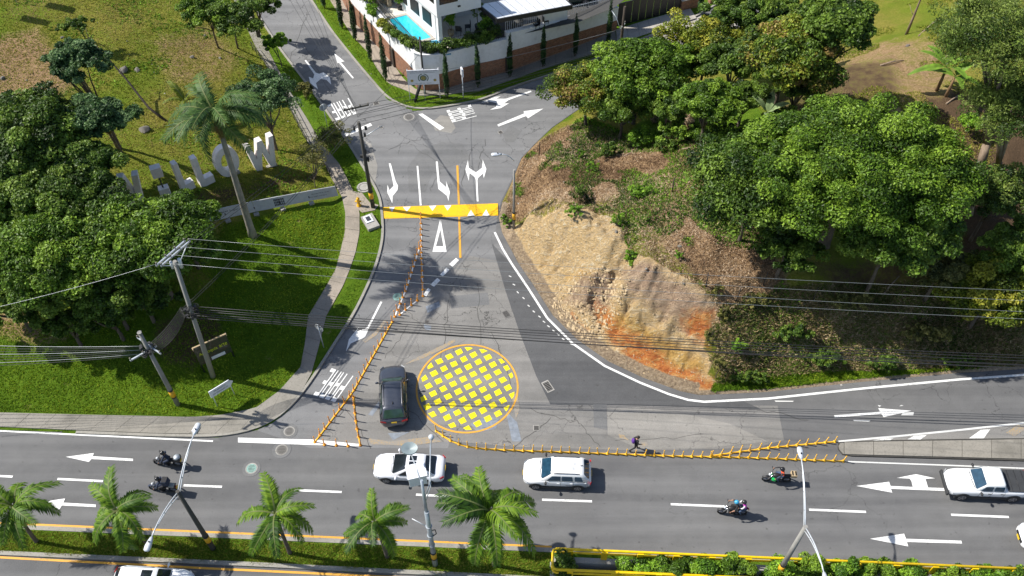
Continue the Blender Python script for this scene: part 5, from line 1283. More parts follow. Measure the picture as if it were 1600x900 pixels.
    for s in (-1, 1):
        hl = S_['hl']; m = MB()
        vs = [Vector((nx - a, s * y, z_)) for a, y, z_ in hl]; vs2 = [v + Vector((.018, s * .012, .02)) for v in vs]; k = len(vs)
        m.add(vs + vs2, [tuple(range(k)), tuple(range(2 * k - 1, k - 1, -1))] + [(i, (i + 1) % k, (i + 1) % k + k, i + k) for i in range(k)]); m.build('headlight', M['clear_lamp'], t)
        tl_ = S_['tl']; m = MB(); vs = [Vector((tx + a, s * y, z_)) for a, y, z_ in tl_]; vs2 = [v + Vector((-.02, s * .014, .012)) for v in vs]; k = len(vs)
        m.add(vs + vs2, [tuple(range(k)), tuple(range(2 * k - 1, k - 1, -1))] + [(i, (i + 1) % k, (i + 1) % k + k, i + k) for i in range(k)]); m.build('tail_light', M['red_lamp'], t)
    m = MB(); m.box((nx - .03, 0, S_['zb'] + .25), (.09, hw * .95, .2)); m.build('grille', M['black'], t)
    m = MB(); m.box((nx + .045, 0, S_['zb'] + .22), (.02, .36, .14)); m.box((tx - .03, 0, S_.get('platez', .62)), (.02, .36, .14)); pl_ = m
    m = MB(); m.box((nx + .045, 0, S_['zb'] + .2), (.02, .36, .15)); m.build('number_plate', M['plate'], t)
    m = MB(); m.box((tx - .035, 0, S_.get('platez', .66)), (.02, .36, .15), M=Matrix.Rotation(S_.get('platetilt', 0), 3, 'Y')); m.build('number_plate', M['plate'], t)
    # shut lines and handles
    for s in (-1, 1):
        m = MB()
        for xl in S_['doors']: m.box((xl, s * (hw * .995), (zb + S_['zb']) / 2 + .08), (.014, .016, (zb - S_['zb']) * .78))
        m.build('shut_line', M['black'], t)
        for xl in S_['handles']: m = MB(); m.box((xl, s * (hw + .012), zb - .14), (.17, .035, .03)); m.build('door_handle', M[S_.get('handle', paint)], t)
    m = MB(); bx0 = x0 + .02
    m.box((bx0 + .03, .28, zb + .02), (.03, .62, .02), .12); m.box((bx0 + .03, -.3, zb + .02), (.03, .62, .02), .12); m.build('wiper', M['black'], t)
    return t
def shape(L, W_, zb, front, hood, belt, trunk, x0, x3, nose=.30, tail=.22, hoodrise=.10):
    """list of body stations from tail to nose"""
    h = L / 2; w = W_ / 2
    return [(-h, w * .62, zb + .12, trunk - tail - .02), (-h + .04, w * .78, zb + .04, trunk - tail * .45), (-h + .14, w * .90, zb, trunk - .05), (-h + .45, w * .985, zb, trunk), (x3 + .1, w, zb, belt - .0), (0, w, zb, belt), (x0 - .1, w, zb, belt),
            (x0 + .15, w * .995, zb, belt - .02), (x0 + (h - x0) * .45, w * .985, zb, hood + .02), (h - .52, w * .955, zb, hood - hoodrise * .4), (h - .30, w * .895, zb, hood - hoodrise * .9), (h - .14, w * .80, zb + .01, hood - hoodrise - .10), (h - .045, w * .66, zb + .04, hood - nose * .85), (h, w * .48, zb + .1, hood - nose - .08)]
SUV = dict(L=4.36, W=1.80, zb=.26, wr=.34, wx=(1.36, -1.32), clad=True, mirror='black', handle='w_paint', cab=(1.02, .38, -1.62, -2.02, 1.08, 1.63, .85, .66), zrear=1.12,
    body=shape(4.36, 1.80, .28, 0, .98, 1.08, 1.10, 1.02, -2.0, tail=.3), side=((.11, .40, .22, .40), (.425, .66, .425, .64), (.70, .87, .69, .82)),
    hl=((.30, .84, .80), (.06, .60, .78), (.05, .58, .66), (.28, .85, .70)), tl=((.10, .86, 1.02), (.02, .74, 1.0), (.02, .74, .78), (.10, .87, .80)), doors=(.72, -.22, -1.02), handles=(-.05, -.88), platez=.78)
t = car('white_suv', 870, 746, 177.6, SUV, 'white SUV with roof rails and black wheel arches in the upper lane, facing left', 'car', 'w_paint', glass='glassb')
for s in (-1, 1):
    m = MB(); m.tube([(.25, s * .60, 1.62), (.05, s * .60, 1.69), (-1.15, s * .60, 1.69), (-1.4, s * .60, 1.62)], .022, 6); m.build('roof_rail', M['plastic'], t)
text_quad('WLI 607', [(-1.16, .30, 1.668), (-1.16, -.30, 1.668), (-.86, -.30, 1.668), (-.86, .30, 1.668)], M['sign_back'], 'roof_lettering', t, .004)
text_quad('MEDELLIN', [(-.55, .915, .62), (-1.05, .915, .62), (-1.05, .905, .74), (-.55, .905, .74)], M['ink'], 'door_lettering', t, .006)
m = MB(); m.tube([(-1.42, 0, 1.66), (-1.6, 0, 1.75)], .02, 6); m.build('antenna', M['black'], t)
SED = dict(L=4.62, W=1.78, zb=.22, wr=.32, wx=(1.42, -1.30), cab=(1.02, .10, -1.02, -1.72, .93, 1.43, .83, .60), zrear=.98,
    body=shape(4.62, 1.78, .22, 0, .86, .93, .99, 1.02, -1.68, tail=.26), side=((.14, .42, .33, .42), (.445, .76, .445, .70)), rw0=.02,
    hl=((.42, .83, .70), (.10, .62, .66), (.08, .60, .54), (.40, .85, .58)), tl=((.22, .84, .92), (.02, .68, .88), (.02, .68, .72), (.22, .86, .76)), doors=(.75, -.2, -1.02), handles=(-.02, -.86), platez=.75)
t = car('silver_sedan', 641, 737, 177.2, SED, 'silver-white sedan with a sunroof under the camera mast, facing left', 'car', 's_paint')
m = MB(); m.box((-.30, 0, 1.452), (.48, .78, .02)); m.build('sunroof', M['glass'], t, .01)
BSU = dict(L=4.72, W=1.88, zb=.26, wr=.36, wx=(1.45, -1.42), cab=(1.05, .42, -1.75, -2.18, 1.08, 1.66, .88, .68), zrear=1.14, rw0=.02,
    body=shape(4.72, 1.88, .26, 0, 1.0, 1.08, 1.12, 1.05, -2.16, tail=.28), side=((.11, .40, .22, .40), (.425, .66, .425, .66), (.70, .90, .69, .85)),
    hl=((.34, .87, .84), (.06, .62, .80), (.05, .60, .68), (.32, .88, .74)), tl=((.10, .90, 1.02), (.0, .52, 1.0), (.0, .52, .86), (.10, .91, .84)), doors=(.75, -.25, -1.15), handles=(-.05, -.95), platez=.9)
rear = P(618, 672); hd = R(96.5); cpos = rear + Vector((math.cos(hd), math.sin(hd), 0)) * 2.42
t = car('dark_suv', 0, 0, 96.5, BSU, 'dark blue-grey SUV driving away beside the yellow-checked roundabout', 'car', 'b_paint', world=cpos, glass='glassg')
for s in (-1, 1):
    m = MB(); m.tube([(.3, s * .62, 1.66), (.1, s * .62, 1.72), (-1.4, s * .62, 1.72), (-1.6, s * .62, 1.66)], .02, 6); m.build('roof_rail', M['rim'], t)
m = MB(); m.ball((-1.35, 0, 1.72), .07, 8, 5, (1.6, .5, 1)); m.build('antenna_fin', M['black'], t)
PIC = dict(L=5.1, W=1.80, zb=.34, wr=.38, wx=(1.62, -1.55), clad=True, mirror='black', handle='black', cab=(.98, .42, -.72, -.92, 1.12, 1.68, .82, .66), zrear=1.14,
    body=shape(5.1, 1.80, .36, 0, 1.08, 1.12, 1.12, .98, -.95, tail=.05, nose=.26), side=((.13, .52, .28, .52), (.58, .90, .58, .88)),
    hl=((.24, .86, .88), (.05, .58, .86), (.05, .58, .70), (.22, .87, .72)), tl=((.06, .88, 1.02), (.0, .78, 1.02), (.0, .78, .72), (.06, .89, .72)), doors=(.72, -.02, -.82), handles=(.12, -.66), platez=.6)
t = car('white_pickup', 1533, 763, 177.6, PIC, 'white double-cab pickup with a black bed cover, cut by the right edge', 'pickup truck', 'w_paint', glass='glassb')
m = MB(); m.box((-1.76, 0, 1.155), (1.46, 1.56, .05)); m.build('bed_cover', M['cover'], t, .02)
for q in (-1.3, -1.75, -2.2):
    m = MB(); m.tube([(q, -.76, 1.185), (q, .76, 1.185)], .015, 5); m.build('cover_rib', M['blackm'], t)
m = MB(); m.box((2.58, 0, .62), (.14, 1.7, .30)); m.build('front_bumper', M['plastic'], t, .04)
m = MB(); m.box((-2.6, 0, .6), (.14, 1.66, .2)); m.build('rear_bumper', M['chrome'], t, .03)
SD2 = dict(SED); SD2['body'] = shape(4.5, 1.78, .22, 0, .86, .95, .99, 1.02, -1.68, tail=.26)
t = car('white_hatchback', 1645, 846, 177, SD2, 'white car of which only the nose shows at the right edge', 'car', 'w_paint')
q = P(236, 880, 1.75)
BIG = dict(BSU); BIG['clad'] = True
t = car('white_wagon', 0, 0, -2.2, BIG, 'white wagon with sunroof in the lower carriageway, cut by the bottom edge', 'car', 'w_paint', world=Vector((q.x, q.y - .85, 0)))
m = MB(); m.box((-.15, 0, 1.70), (.62, .92, .02)); m.build('sunroof', M['glass'], t, .01)
for s in (-1, 1):
    m = MB(); m.tube([(.2, s * .64, 1.66), (0, s * .64, 1.73), (-1.4, s * .64, 1.73), (-1.6, s * .64, 1.66)], .022, 6); m.build('roof_rail', M['galv'], t)

# ------------------------------------------------------------------ people: one continuous skinned body each
def skin(name, nodes, edges, mats, parent, root=0, region=None, sub=2):
    """nodes: (pos, radius); edges: (i, j, material index)"""
    me = bpy.data.meshes.new(name); me.from_pydata([n[0] for n in nodes], [(a, b_) for a, b_, _ in edges], [])
    o = bpy.data.objects.new(name, me); COL.objects.link(o)
    o.modifiers.new('skin', 'SKIN')
    sv = me.skin_vertices[0].data
    for i, n in enumerate(nodes):
        r = n[1]; sv[i].radius = r if isinstance(r, tuple) else (r, r); sv[i].use_root = (i == root)
    s = o.modifiers.new('sub', 'SUBSURF'); s.levels = sub; s.render_levels = sub
    dg = bpy.context.evaluated_depsgraph_get(); new = bpy.data.meshes.new_from_object(o.evaluated_get(dg))
    bpy.data.objects.remove(o); bpy.data.meshes.remove(me)
    for q in mats: new.materials.append(q)
    seg = [(Vector(nodes[a][0]), Vector(nodes[b_][0]), k) for a, b_, k in edges]
    for f in new.polygons:
        c = f.center; best = 9
        for a, b_, k in seg:
            d = b_ - a; u = max(0, min(1, (c - a).dot(d) / max(1e-9, d.length_squared))); q = (c - a - d * u).length
            if q < best: best = q; mi = k
        f.material_index = mi; f.use_smooth = True
    new.name = name; b_ = bpy.data.objects.new(name, new); link(b_, parent); return b_
M['skin'] = simple('skin', (.36, .19, .12), .55, var=.08); M['hair'] = simple('dark_hair', (.015, .011, .009), .6)
def cloth(n, c): return simple(n, c, .85, var=.25, scale=9)
M['c_black'] = cloth('black_cloth', (.018, .018, .021)); M['c_navy'] = cloth('navy_cloth', (.02, .03, .06)); M['c_jean'] = cloth('blue_denim', (.045, .075, .14))
M['c_orange'] = cloth('orange_red_vest', (.75, .10, .03)); M['c_white'] = cloth('white_cloth', (.6, .6, .62)); M['c_purple'] = cloth('purple_fabric', (.10, .03, .24)); M['c_magenta'] = cloth('magenta_fabric', (.42, .05, .34)); M['c_green'] = simple('bright_green_plastic', (.01, .48, .10), .4)
M['h_black'] = simple('black_helmet', (.015, .015, .018), .15); M['h_blue'] = simple('blue_helmet', (.05, .30, .50), .2); M['h_pale'] = simple('dark_helmet_with_lime', (.03, .03, .03), .25); M['lime'] = simple('lime_plastic', (.45, .6, .2), .4)
def hand(nodes, edges, w, at, dirn, side, mat=0):
    """palm node w already exists; five separate curled fingers"""
    at = Vector(at); d = Vector(dirn).normalized(); u = Vector((0, 0, 1)).cross(d)
    if u.length < .2: u = Vector((0, 1, 0))
    u.normalize(); dn = -d.cross(u) if d.cross(u).z > 0 else d.cross(u)
    i0 = len(nodes); nodes.append((at + d * .045, (.034, .018))); edges.append((w, i0, mat))
    for k, ln in enumerate((.062, .072, .068, .052)):
        b = at + d * .085 + u * (.027 - .018 * k); j = len(nodes)
        nodes.append((b, .0095)); nodes.append((b + d * ln * .5 + dn * .012, .009)); nodes.append((b + d * ln * .62 + dn * .04, .008))
        edges += [(i0, j, mat), (j, j + 1, mat), (j + 1, j + 2, mat)]
    j = len(nodes); b = at + d * .03 + u * side * .04
    nodes.append((b, .011)); nodes.append((b + d * .035 + u * side * .015 + dn * .02, .0095)); edges += [(i0, j, mat), (j, j + 1, mat)]
def human(parent, J, mats, sleeves='long', legs=1, top=2, shoes=3, helmet=None, visor=True, name='person_body'):
    """J: joint positions. material indices: 0 skin, 1 legs, 2 torso, 3 shoes, 4 sleeves"""
    V_ = Vector
    n = []; e = []
    def add(p, r): n.append((V_(p), r)); return len(n) - 1
    pel = add(J['pelvis'], (.155, .12)); wa = add(V_(J['pelvis']).lerp(V_(J['chest']), .45), (.14, .105)); ch = add(J['chest'], (.165, .115)); up = add(V_(J['chest']).lerp(V_(J['neck']), .65), (.13, .10))
    nk = add(J['neck'], .055); hd = add(V_(J['neck']).lerp(V_(J['head']), .45), .075); hc = add(J['head'], (.085, .10)); tp_ = add(V_(J['head']) + (V_(J['head']) - V_(J['neck'])).normalized() * .08, .065)
    nose = add(V_(J['head']) + V_(J['face']) * .118 - V_((0, 0, .02)), .016)
    e += [(pel, wa, 2), (wa, ch, 2), (ch, up, 2), (up, nk, 0), (nk, hd, 0), (hd, hc, 0), (hc, tp_, 0), (hc, nose, 0)]
    for s in ('l', 'r'):
        sh = add(J['sh' + s], .068); el = add(J['el' + s], .046); wm = add(V_(J['el' + s]).lerp(V_(J['wr' + s]), .6), .036); w = add(J['wr' + s], .027)
        sm = 4 if sleeves == 'long' else 0
        e += [(up, sh, 2), (sh, el, 4), (el, wm, sm), (wm, w, sm)]
        d = V_(J['wr' + s]) - V_(J['el' + s]); hand(n, e, w, J['wr' + s], d, 1 if s == 'l' else -1)
        hp = add(V_(J['hip' + s]), .10); th = add(V_(J['hip' + s]).lerp(V_(J['kn' + s]), .5), .082); kn = add(J['kn' + s], .062); cf = add(V_(J['kn' + s]).lerp(V_(J['an' + s]), .35), .058); an = add(J['an' + s], .042)
        fd = V_(J.get('toe' + s, V_(J['an' + s]) + V_((.17, 0, -.05)))); he = add(V_(J['an' + s]) + V_((-.03, 0, -.05)), .04); to = add(fd, .036)
        e += [(pel, hp, 1), (hp, th, 1), (th, kn, 1), (kn, cf, 1), (cf, an, 1), (an, he, 3), (he, to, 3)]
    b = skin(name, n, e, mats, parent, 0)
    if helmet:
        c = V_(J['head']) + (V_(J['head']) - V_(J['neck'])).normalized() * .01; f = V_(J['face'])
        m = MB(); m.ball(c, .148, 16, 10, (1.08, .95, 1.0)); m.build('helmet', M[helmet], parent)
        m = MB(); m.ball(c + f * .035 - V_((0, 0, .005)), .13, 12, 8, (1, .85, .55)); m.build('visor', M['glass'], parent)
    else:
        c = V_(J['head']) + V_((-.02, 0, .035)); m = MB(); m.ball(c, .118, 12, 8, (1.05, .95, 1)); m.build('hair', M['hair'], parent)
        for s in (-1, 1):
            m = MB(); m.ball(V_(J['head']) + V_(J['face']) * .095 + V_((0, s * .035, .0)), .013, 6, 4); m.build('eye', M['void'], parent)
    return b

# ------------------------------------------------------------------ motorcycles
def torus(m, c, R_, r, n=22, k=8):
    vs = []
    for i in range(n):
        a = 2 * math.pi * i / n
        for j in range(k):
            b = 2 * math.pi * j / k; q = R_ + r * math.cos(b); vs.append((c[0] + q * math.cos(a), c[1] + r * math.sin(b), c[2] + q * math.sin(a)))
    m.add(vs, [(i * k + j, i * k + (j + 1) % k, ((i + 1) % n) * k + (j + 1) % k, ((i + 1) % n) * k + j) for i in range(n) for j in range(k)], True)
def moto(px, py, heading, label, tank='c_black', extra=None):
    p = P(px, py); t = thing('motorcycle', p, label, 'motorcycle', 'motorcycles on the main road', rz=R(heading))
    for x, r in ((.66, .29), (-.62, .28)):
        m = MB(); torus(m, (x, 0, r + .03), r - .03, .055); w = m.build('wheel', M['tyre'], t)
        m = MB(); m.mat(M['rim'])
        for a in range(6):
            m.box((x, 0, r + .03), ((r - .05) * 2, .02, .02), M=Matrix.Rotation(a * math.pi / 6, 3, 'Y'))
        m.tube([(x, -.06, r + .03), (x, .06, r + .03)], .06, 10); m.build('hub', None, w)
    m = MB(); m.tube([(.66, .09, .32), (.42, .09, .92)], .028, 8); m.tube([(.66, -.09, .32), (.42, -.09, .92)], .028, 8); m.build('front_fork', M['chrome'], t)
    m = MB(); loft(m, [[Vector((x, w * math.cos(a), z + h * math.sin(a))) for a in [i * math.pi / 5 for i in range(10)]] for x, z, w, h in ((.40, .80, .05, .05), (.32, .80, .14, .12), (.12, .82, .17, .14), (-.08, .80, .12, .11), (-.14, .78, .06, .06))]); m.build('tank', M[tank], t)
    m = MB(); loft(m, [[Vector((x, w * math.cos(a), z + h * math.sin(a))) for a in [i * math.pi / 5 for i in range(10)]] for x, z, w, h in ((-.12, .78, .08, .04), (-.25, .80, .13, .05), (-.50, .80, .13, .05), (-.78, .86, .11, .05), (-.86, .90, .05, .03))]); m.build('seat', M['black'], t)
    m = MB(); m.box((.05, 0, .45), (.42, .26, .34)); m.tube([(.1, .16, .3), (-.3, .18, .28), (-.85, .19, .40)], .045, 8); m.build('engine', M['blackm'], t, .03)
    m = MB(); m.tube([(.42, 0, .82), (.1, 0, .55), (-.3, 0, .62), (-.85, 0, .82)], .035, 8); m.tube([(-.62, .1, .31), (-.1, .08, .42)], .03, 6); m.tube([(-.62, -.1, .31), (-.1, -.08, .42)], .03, 6); m.build('frame', M['blackm'], t)
    m = MB(); m.tube([(.26, .38, 1.02), (.40, .2, 1.03), (.43, 0, .98), (.40, -.2, 1.03), (.26, -.38, 1.02)], .018, 8); hb = m.build('handlebar', M['blackm'], t)
    for s in (-1, 1): 
        m = MB(); m.tube([(.36, s * .26, 1.03), (.42, s * .33, 1.2)], .01, 5); m.box((.42, s * .35, 1.22), (.03, .12, .07)); m.build('mirror', M['blackm'], hb)
    m = MB(); m.ball((.55, 0, .88), .10, 10, 6); m.build('headlight', M['clear_lamp'], t)
    m = MB(); m.box((-.92, 0, .78), (.05, .14, .08)); m.build('tail_light', M['red_lamp'], t)
    m = MB(); n = 8; vs = []
    for i in range(n):
        a = R(30 + 105 * i / (n - 1)); vs += [(.66 + .36 * math.cos(a), s * .07, .32 + .36 * math.sin(a)) for s in (-1, 1)]
    m.add(vs, [(2 * i, 2 * i + 1, 2 * i + 3, 2 * i + 2) for i in range(n - 1)]); m.build('mudguard', M[tank], t)
    if extra: extra(t)
    return t, p
def rider(p, heading, label, mats, x=0.0, sleeves='long', helmet='h_black', lean=.0, passenger=False, group=None):
    t = thing('person', p, label, 'person', group, rz=R(heading))
    dz_ = .07 if passenger else 0
    pv = (x - .28, 0, .94 + dz_)
    J = dict(pelvis=pv, chest=(x - .14 + lean, 0, 1.28 + dz_), neck=(x - .10 + lean, 0, 1.50 + dz_), head=(x - .05 + lean, 0, 1.64 + dz_), face=(1, 0, 0))
    for s, k in ((1, 'l'), (-1, 'r')):
        J['sh' + k] = (x - .12 + lean, s * .19, 1.43 + dz_)
        if passenger: J['el' + k] = (x + .02, s * .26, 1.22 + dz_); J['wr' + k] = (x + .18, s * .16, 1.12 + dz_)
        else: J['el' + k] = (x + .05, s * .36, 1.20); J['wr' + k] = (x + .24 - x, s * .38, 1.06)
        J['hip' + k] = (x - .22, s * .11, .90 + dz_); J['kn' + k] = (x + .12, s * .23, .80 + dz_ * .5); J['an' + k] = (x - .05, s * .20, .36 + dz_); J['toe' + k] = (x + .14, s * .20, .31 + dz_)
    human(t, J, mats, sleeves, helmet=helmet)
    return t
mt = lambda *a: [M[k] for k in a]
def topbox(t):
    m = MB(); m.box((-.82, 0, 1.08), (.42, .46, .32)); b = m.build('top_box', M['blackm'], t, .08, 3); m = MB(); m.ball((-.82, 0, 1.2), .25, 14, 6, (.9, .95, .5)); m.build('lid', M['galv'], b)
    m = MB(); m.box((-1.0, 0, .84), (.04, .22, .14)); m.build('number_plate', M['plate'], t)
moto(265, 727, 176, 'black motorcycle with a rounded grey top box, the upper one of the left pair', 'c_black', topbox)
rider(P(265, 727), 176, 'rider in dark navy clothes and black helmet on the upper left motorcycle', mt('skin', 'c_navy', 'c_navy', 'c_black', 'c_navy'), lean=.04, group=None)
def carrier(t):
    m = MB(); m.box((-.75, 0, .93), (.4, .3, .04)); m.build('rack', M['blackm'], t); m = MB(); m.box((-.72, .04, .99), (.34, .30, .12)); m.build('pale_parcel', M['cct'], t, .02); m = MB(); m.box((-1.0, 0, .74), (.04, .22, .14)); m.build('number_plate', M['plate'], t)
moto(258, 767, 175, 'black motorcycle partly under the lamp arms, the lower one of the left pair', 'c_navy', carrier)
rider(P(258, 767), 175, 'rider in black with a big square bag, on the lower left motorcycle', mt('skin', 'c_black', 'c_navy', 'c_black', 'c_navy'), lean=.06)
bp_ = thing('delivery_backpack', P(258, 767), 'large square navy delivery backpack on the lower left rider', 'backpack', rz=R(175))
m = MB(); m.box((-.42, 0, 1.36), (.40, .46, .50), M=Matrix.Rotation(.12, 3, 'Y')); m.build('bag', M['c_navy'], bp_, .05); m = MB(); m.box((-.42, 0, 1.62), (.34, .40, .02), M=Matrix.Rotation(.12, 3, 'Y')); m.build('flap', M['c_black'], bp_)
def crate(t):
    m = MB(); m.box((-.92, 0, 1.03), (.36, .40, .26)); b = m.build('rear_crate', M['stone_t'], t, .02)
    for x in (-1.02, -.82): m = MB(); m.box((x, 0, 1.17), (.08, .3, .02)); m.build('slot', M['void'], b)
    m = MB(); loft(m, [[Vector((x, w * math.cos(a), z + h * math.sin(a))) for a in [i * math.pi / 5 for i in range(10)]] for x, z, w, h in ((.44, .52, .05, .05), (.36, .55, .25, .22), (.16, .50, .28, .26), (.02, .45, .12, .16))]); m.build('leg_shield', M['c_green'], t)
moto(1212, 752, 177, 'motorcycle with bright green side fairing and a pale rear crate', 'blackm', crate)
rider(P(1212, 752), 177, 'rider in an orange-red vest and blue jeans on the green motorcycle', mt('skin', 'c_jean', 'c_orange', 'c_black', 'c_black'), lean=-.02)
moto(1143, 803, 177, 'black motorcycle carrying two people, over the dashed line', 'blackm')
rider(P(1143, 803), 177, 'driver with bright blue helmet and bare arms, in front on the two-up motorcycle', mt('skin', 'c_black', 'c_black', 'c_black', 'c_black'), sleeves='short', helmet='h_blue', lean=.03)
rider(P(1143, 803), 177, 'passenger in magenta and white with a dark helmet, behind the driver with the blue helmet', mt('skin', 'c_jean', 'c_magenta', 'c_black', 'c_white'), x=-.42, helmet='h_pale', passenger=True)
# pedestrian
p = P(991, 703); t = thing('person', p, 'pedestrian in dark clothes walking right just above the yellow posts, bag on the back', 'person', rz=R(8))
J = dict(pelvis=(0, 0, .92), chest=(.04, 0, 1.24), neck=(.07, 0, 1.45), head=(.11, 0, 1.60), face=(1, 0, 0))
J.update(shl=(.04, .18, 1.38), ell=(-.12, .24, 1.12), wrl=(.02, .25, .90), shr=(.04, -.18, 1.38), elr=(.10, -.24, 1.12), wrr=(.30, -.20, 1.02))
J.update(hipl=(0, .09, .88), knl=(.16, .10, .50), anl=(.22, .10, .10), toel=(.40, .10, .05), hipr=(0, -.09, .88), knr=(-.02, -.10, .47), anr=(-.38, -.10, .18), toer=(-.24, -.10, .05))
human(t, J, mt('skin', 'c_black', 'c_black', 'c_black', 'c_black'), 'long')
bp_ = thing('backpack', p, 'purple backpack carried by the pedestrian above the yellow posts', 'backpack', rz=R(8))
m = MB(); m.ball((-.19, 0, 1.24), .2, 12, 8, (.62, .9, 1.2)); m.build('bag', M['c_purple'], bp_)
for s in (-1, 1): m = MB(); m.tube([(-.1, s * .1, 1.42), (.04, s * .12, 1.45), (.16, s * .12, 1.3), (.08, s * .14, 1.1), (-.1, s * .12, 1.06)], .014, 5); m.build('strap', M['c_black'], bp_)

# ------------------------------------------------------------------ vegetation
def leaf_cloud(name, clumps, n, size, cols, parent, up=.35, seed=0, mat='leaf', flat=.5, asp=.55, shellb=.45):
    """clumps: rows (x, y, z, rx, ry, rz); n leaves in all, as folded leaf-shaped quads; cols: list of (r, g, b)"""
    r = np.random.default_rng(seed); C_ = np.asarray(clumps, float)
    wgt = (C_[:, 3] * C_[:, 4] + C_[:, 3] * C_[:, 5]); k = r.choice(len(C_), n, p=wgt / wgt.sum())
    d = r.normal(size=(n, 3)); d /= np.linalg.norm(d, axis=1)[:, None]; d[:, 2] = np.where((d[:, 2] < -.25) & (r.random(n) < .7), -d[:, 2], d[:, 2])
    rad = shellb + (1 - shellb) * r.random(n) ** .5
    c = C_[k, :3] + d * C_[k, 3:6] * rad[:, None]
    nrm = d * (1 - up) + np.array([0, 0, up * 1.3]) + r.normal(size=(n, 3)) * .55
    nrm /= np.linalg.norm(nrm, axis=1)[:, None]
    a = np.cross(nrm, r.normal(size=(n, 3))); a /= np.linalg.norm(a, axis=1)[:, None]; b = np.cross(nrm, a)
    s = size * (.4 + 1.0 * r.random(n) ** .8)[:, None]
    tip = c + a * s - nrm * s * .18; bas = c - a * s * .8; l = c + b * s * asp + nrm * s * .12; q = c - b * s * asp + nrm * s * .12
    V = np.stack([bas, l, tip, q], 1).reshape(-1, 3); F = np.arange(4 * n).reshape(-1, 4)
    cols = np.asarray(cols, float); ct = r.random(len(C_)); pick = np.clip((ct[k] * .68 + r.random(n) * .32) * len(cols), 0, len(cols) - 1e-6)
    i0 = pick.astype(int); i1 = np.minimum(i0 + 1, len(cols) - 1); f = (pick - i0)[:, None]
    col = (cols[i0] * (1 - f) + cols[i1] * f) * (.55 + .9 * r.random(n))[:, None]
    col = np.repeat(np.concatenate([col, np.ones((n, 1))], 1), 4, 0)
    return np_mesh(name, V, F, M[mat], parent, col={'tint': col})
def crown_clumps(rx, ry, rz, nc, cr, seed, zc, lumpy=.25, hemi=True, holes=0.0):
    r = np.random.default_rng(seed); out = []
    while len(out) < nc:
        d = r.normal(size=3); d /= np.linalg.norm(d)
        if hemi and d[2] < -.35: continue
        q = .62 + .38 * r.random() + lumpy * (r.random() - .5)
        if r.random() < .25: q *= .6
        s = cr * (.6 + .8 * r.random())
        out.append((d[0] * rx * q, d[1] * ry * q, zc + d[2] * rz * q, s * 1.15, s * 1.15, s * .75))
    return out
def limbs(root, base_r, zfork, clumps, n, mat, seed, lean=(0, 0)):
    rr = random.Random(seed); m = MB(); k = 7
    pts = [(lean[0] * q + rr.uniform(-.05, .05) * q, lean[1] * q, -.4 + (zfork + .4) * q) for q in [i / 5 for i in range(6)]]
    m.tube(pts, [base_r * (1.25 if i == 0 else 1 - .07 * i) for i in range(6)], 9); tr = m.build('trunk', M[mat], root)
    top = Vector(pts[-1]); m = MB()
    for c in rr.sample(list(clumps), min(n, len(clumps))):
        e = Vector(c[:3]); mid_ = top.lerp(e, .5) + Vector((rr.uniform(-.3, .3), rr.uniform(-.3, .3), rr.uniform(.0, .5))); 
        m = MB(); m.tube([top - Vector((0, 0, .2)), top.lerp(mid_, .5), mid_, mid_.lerp(e, .6), e], [base_r * .55, base_r * .45, base_r * .33, base_r * .2, base_r * .08], 6); m.build('limb', M[mat], root)
G_ = dict(dark=[(.014,.034,.004),(.032,.070,.007),(.066,.12,.012),(.12,.19,.022)], bright=[(.018,.045,.003),(.050,.105,.006),(.090,.170,.012),(.16,.25,.022)],
    mid=[(.016,.042,.005),(.040,.088,.008),(.080,.145,.014),(.15,.22,.030)], blue=[(.015,.042,.012),(.036,.085,.024),(.075,.145,.042),(.14,.22,.085)], yellow=[(.03,.055,.005),(.08,.12,.008),(.17,.21,.015),(.28,.27,.03)],
    rusty=[(.018,.042,.006),(.050,.095,.009),(.10,.16,.014),(.20,.22,.02),(.23,.15,.05)], fern=[(.025,.07,.006),(.065,.15,.010),(.12,.24,.015),(.19,.32,.025)], euc=[(.018,.042,.006),(.042,.085,.012),(.09,.14,.02),(.16,.21,.04)], olive=[(.04,.05,.012),(.085,.095,.02),(.15,.15,.035),(.23,.21,.06)])

G_ = {k: [tuple(min(.5, x * f) for x in c) for c, f in zip(v, (.85, .98, 1.12, 1.25, 1.2))] for k, v in G_.items()}
def tree(px, py, zc, rpx, rypx, pal, label, n=9000, size=.22, nc=26, cr=None, base=None, bark_='bark', name='tree', cat='tree', group=None, thick=.16, nl=7, flatz=.62, lumpy=.3, seed=None, mat='leaf', **kw):
    """crown centre seen at (px, py), at height zc above its own ground; half width / half height of the crown in photo pixels"""
    g = P(px, py, zc + 2)
    for _ in range(4): g = P(px, py, hz(g.x, g.y) + zc)
    b = Vector((g.x, g.y, hz(g.x, g.y))) if base is None else T(*base)
    n = int(n * 1.75); size *= .68; nc = int(nc * 3.2); kw.setdefault('shellb', .45)
    dep = g.y * CP + (CAM_H - g.z) * SP; rx = 1.07 * rpx * dep / FOC; ryy = 1.07 * rypx * dep / FOC
    # a crown's image height is depth (ry) seen from above plus its height
    ry = min(rx, ryy * 1.1); rz = max(.6, min(ry, rx) * flatz)
    sd = seed if seed is not None else int(px * 7 + py * 13); t = thing(name, b, label, cat, group)
    off = g - b; cl = crown_clumps(rx, ry, rz, nc, (cr * .56 if cr else min(rx, ry) * .205), sd, 0, lumpy)
    cl = [(c[0] + off.x, c[1] + off.y, max(.35 * c[5], c[2] + off.z), *c[3:]) for c in cl]
    limbs(t, thick, max(.5, off.z * .45), cl, nl, bark_, sd, (off.x * .3, off.y * .3))
    leaf_cloud('crown', cl, n, size, G_[pal], t, seed=sd, mat=mat, **kw)
    return t
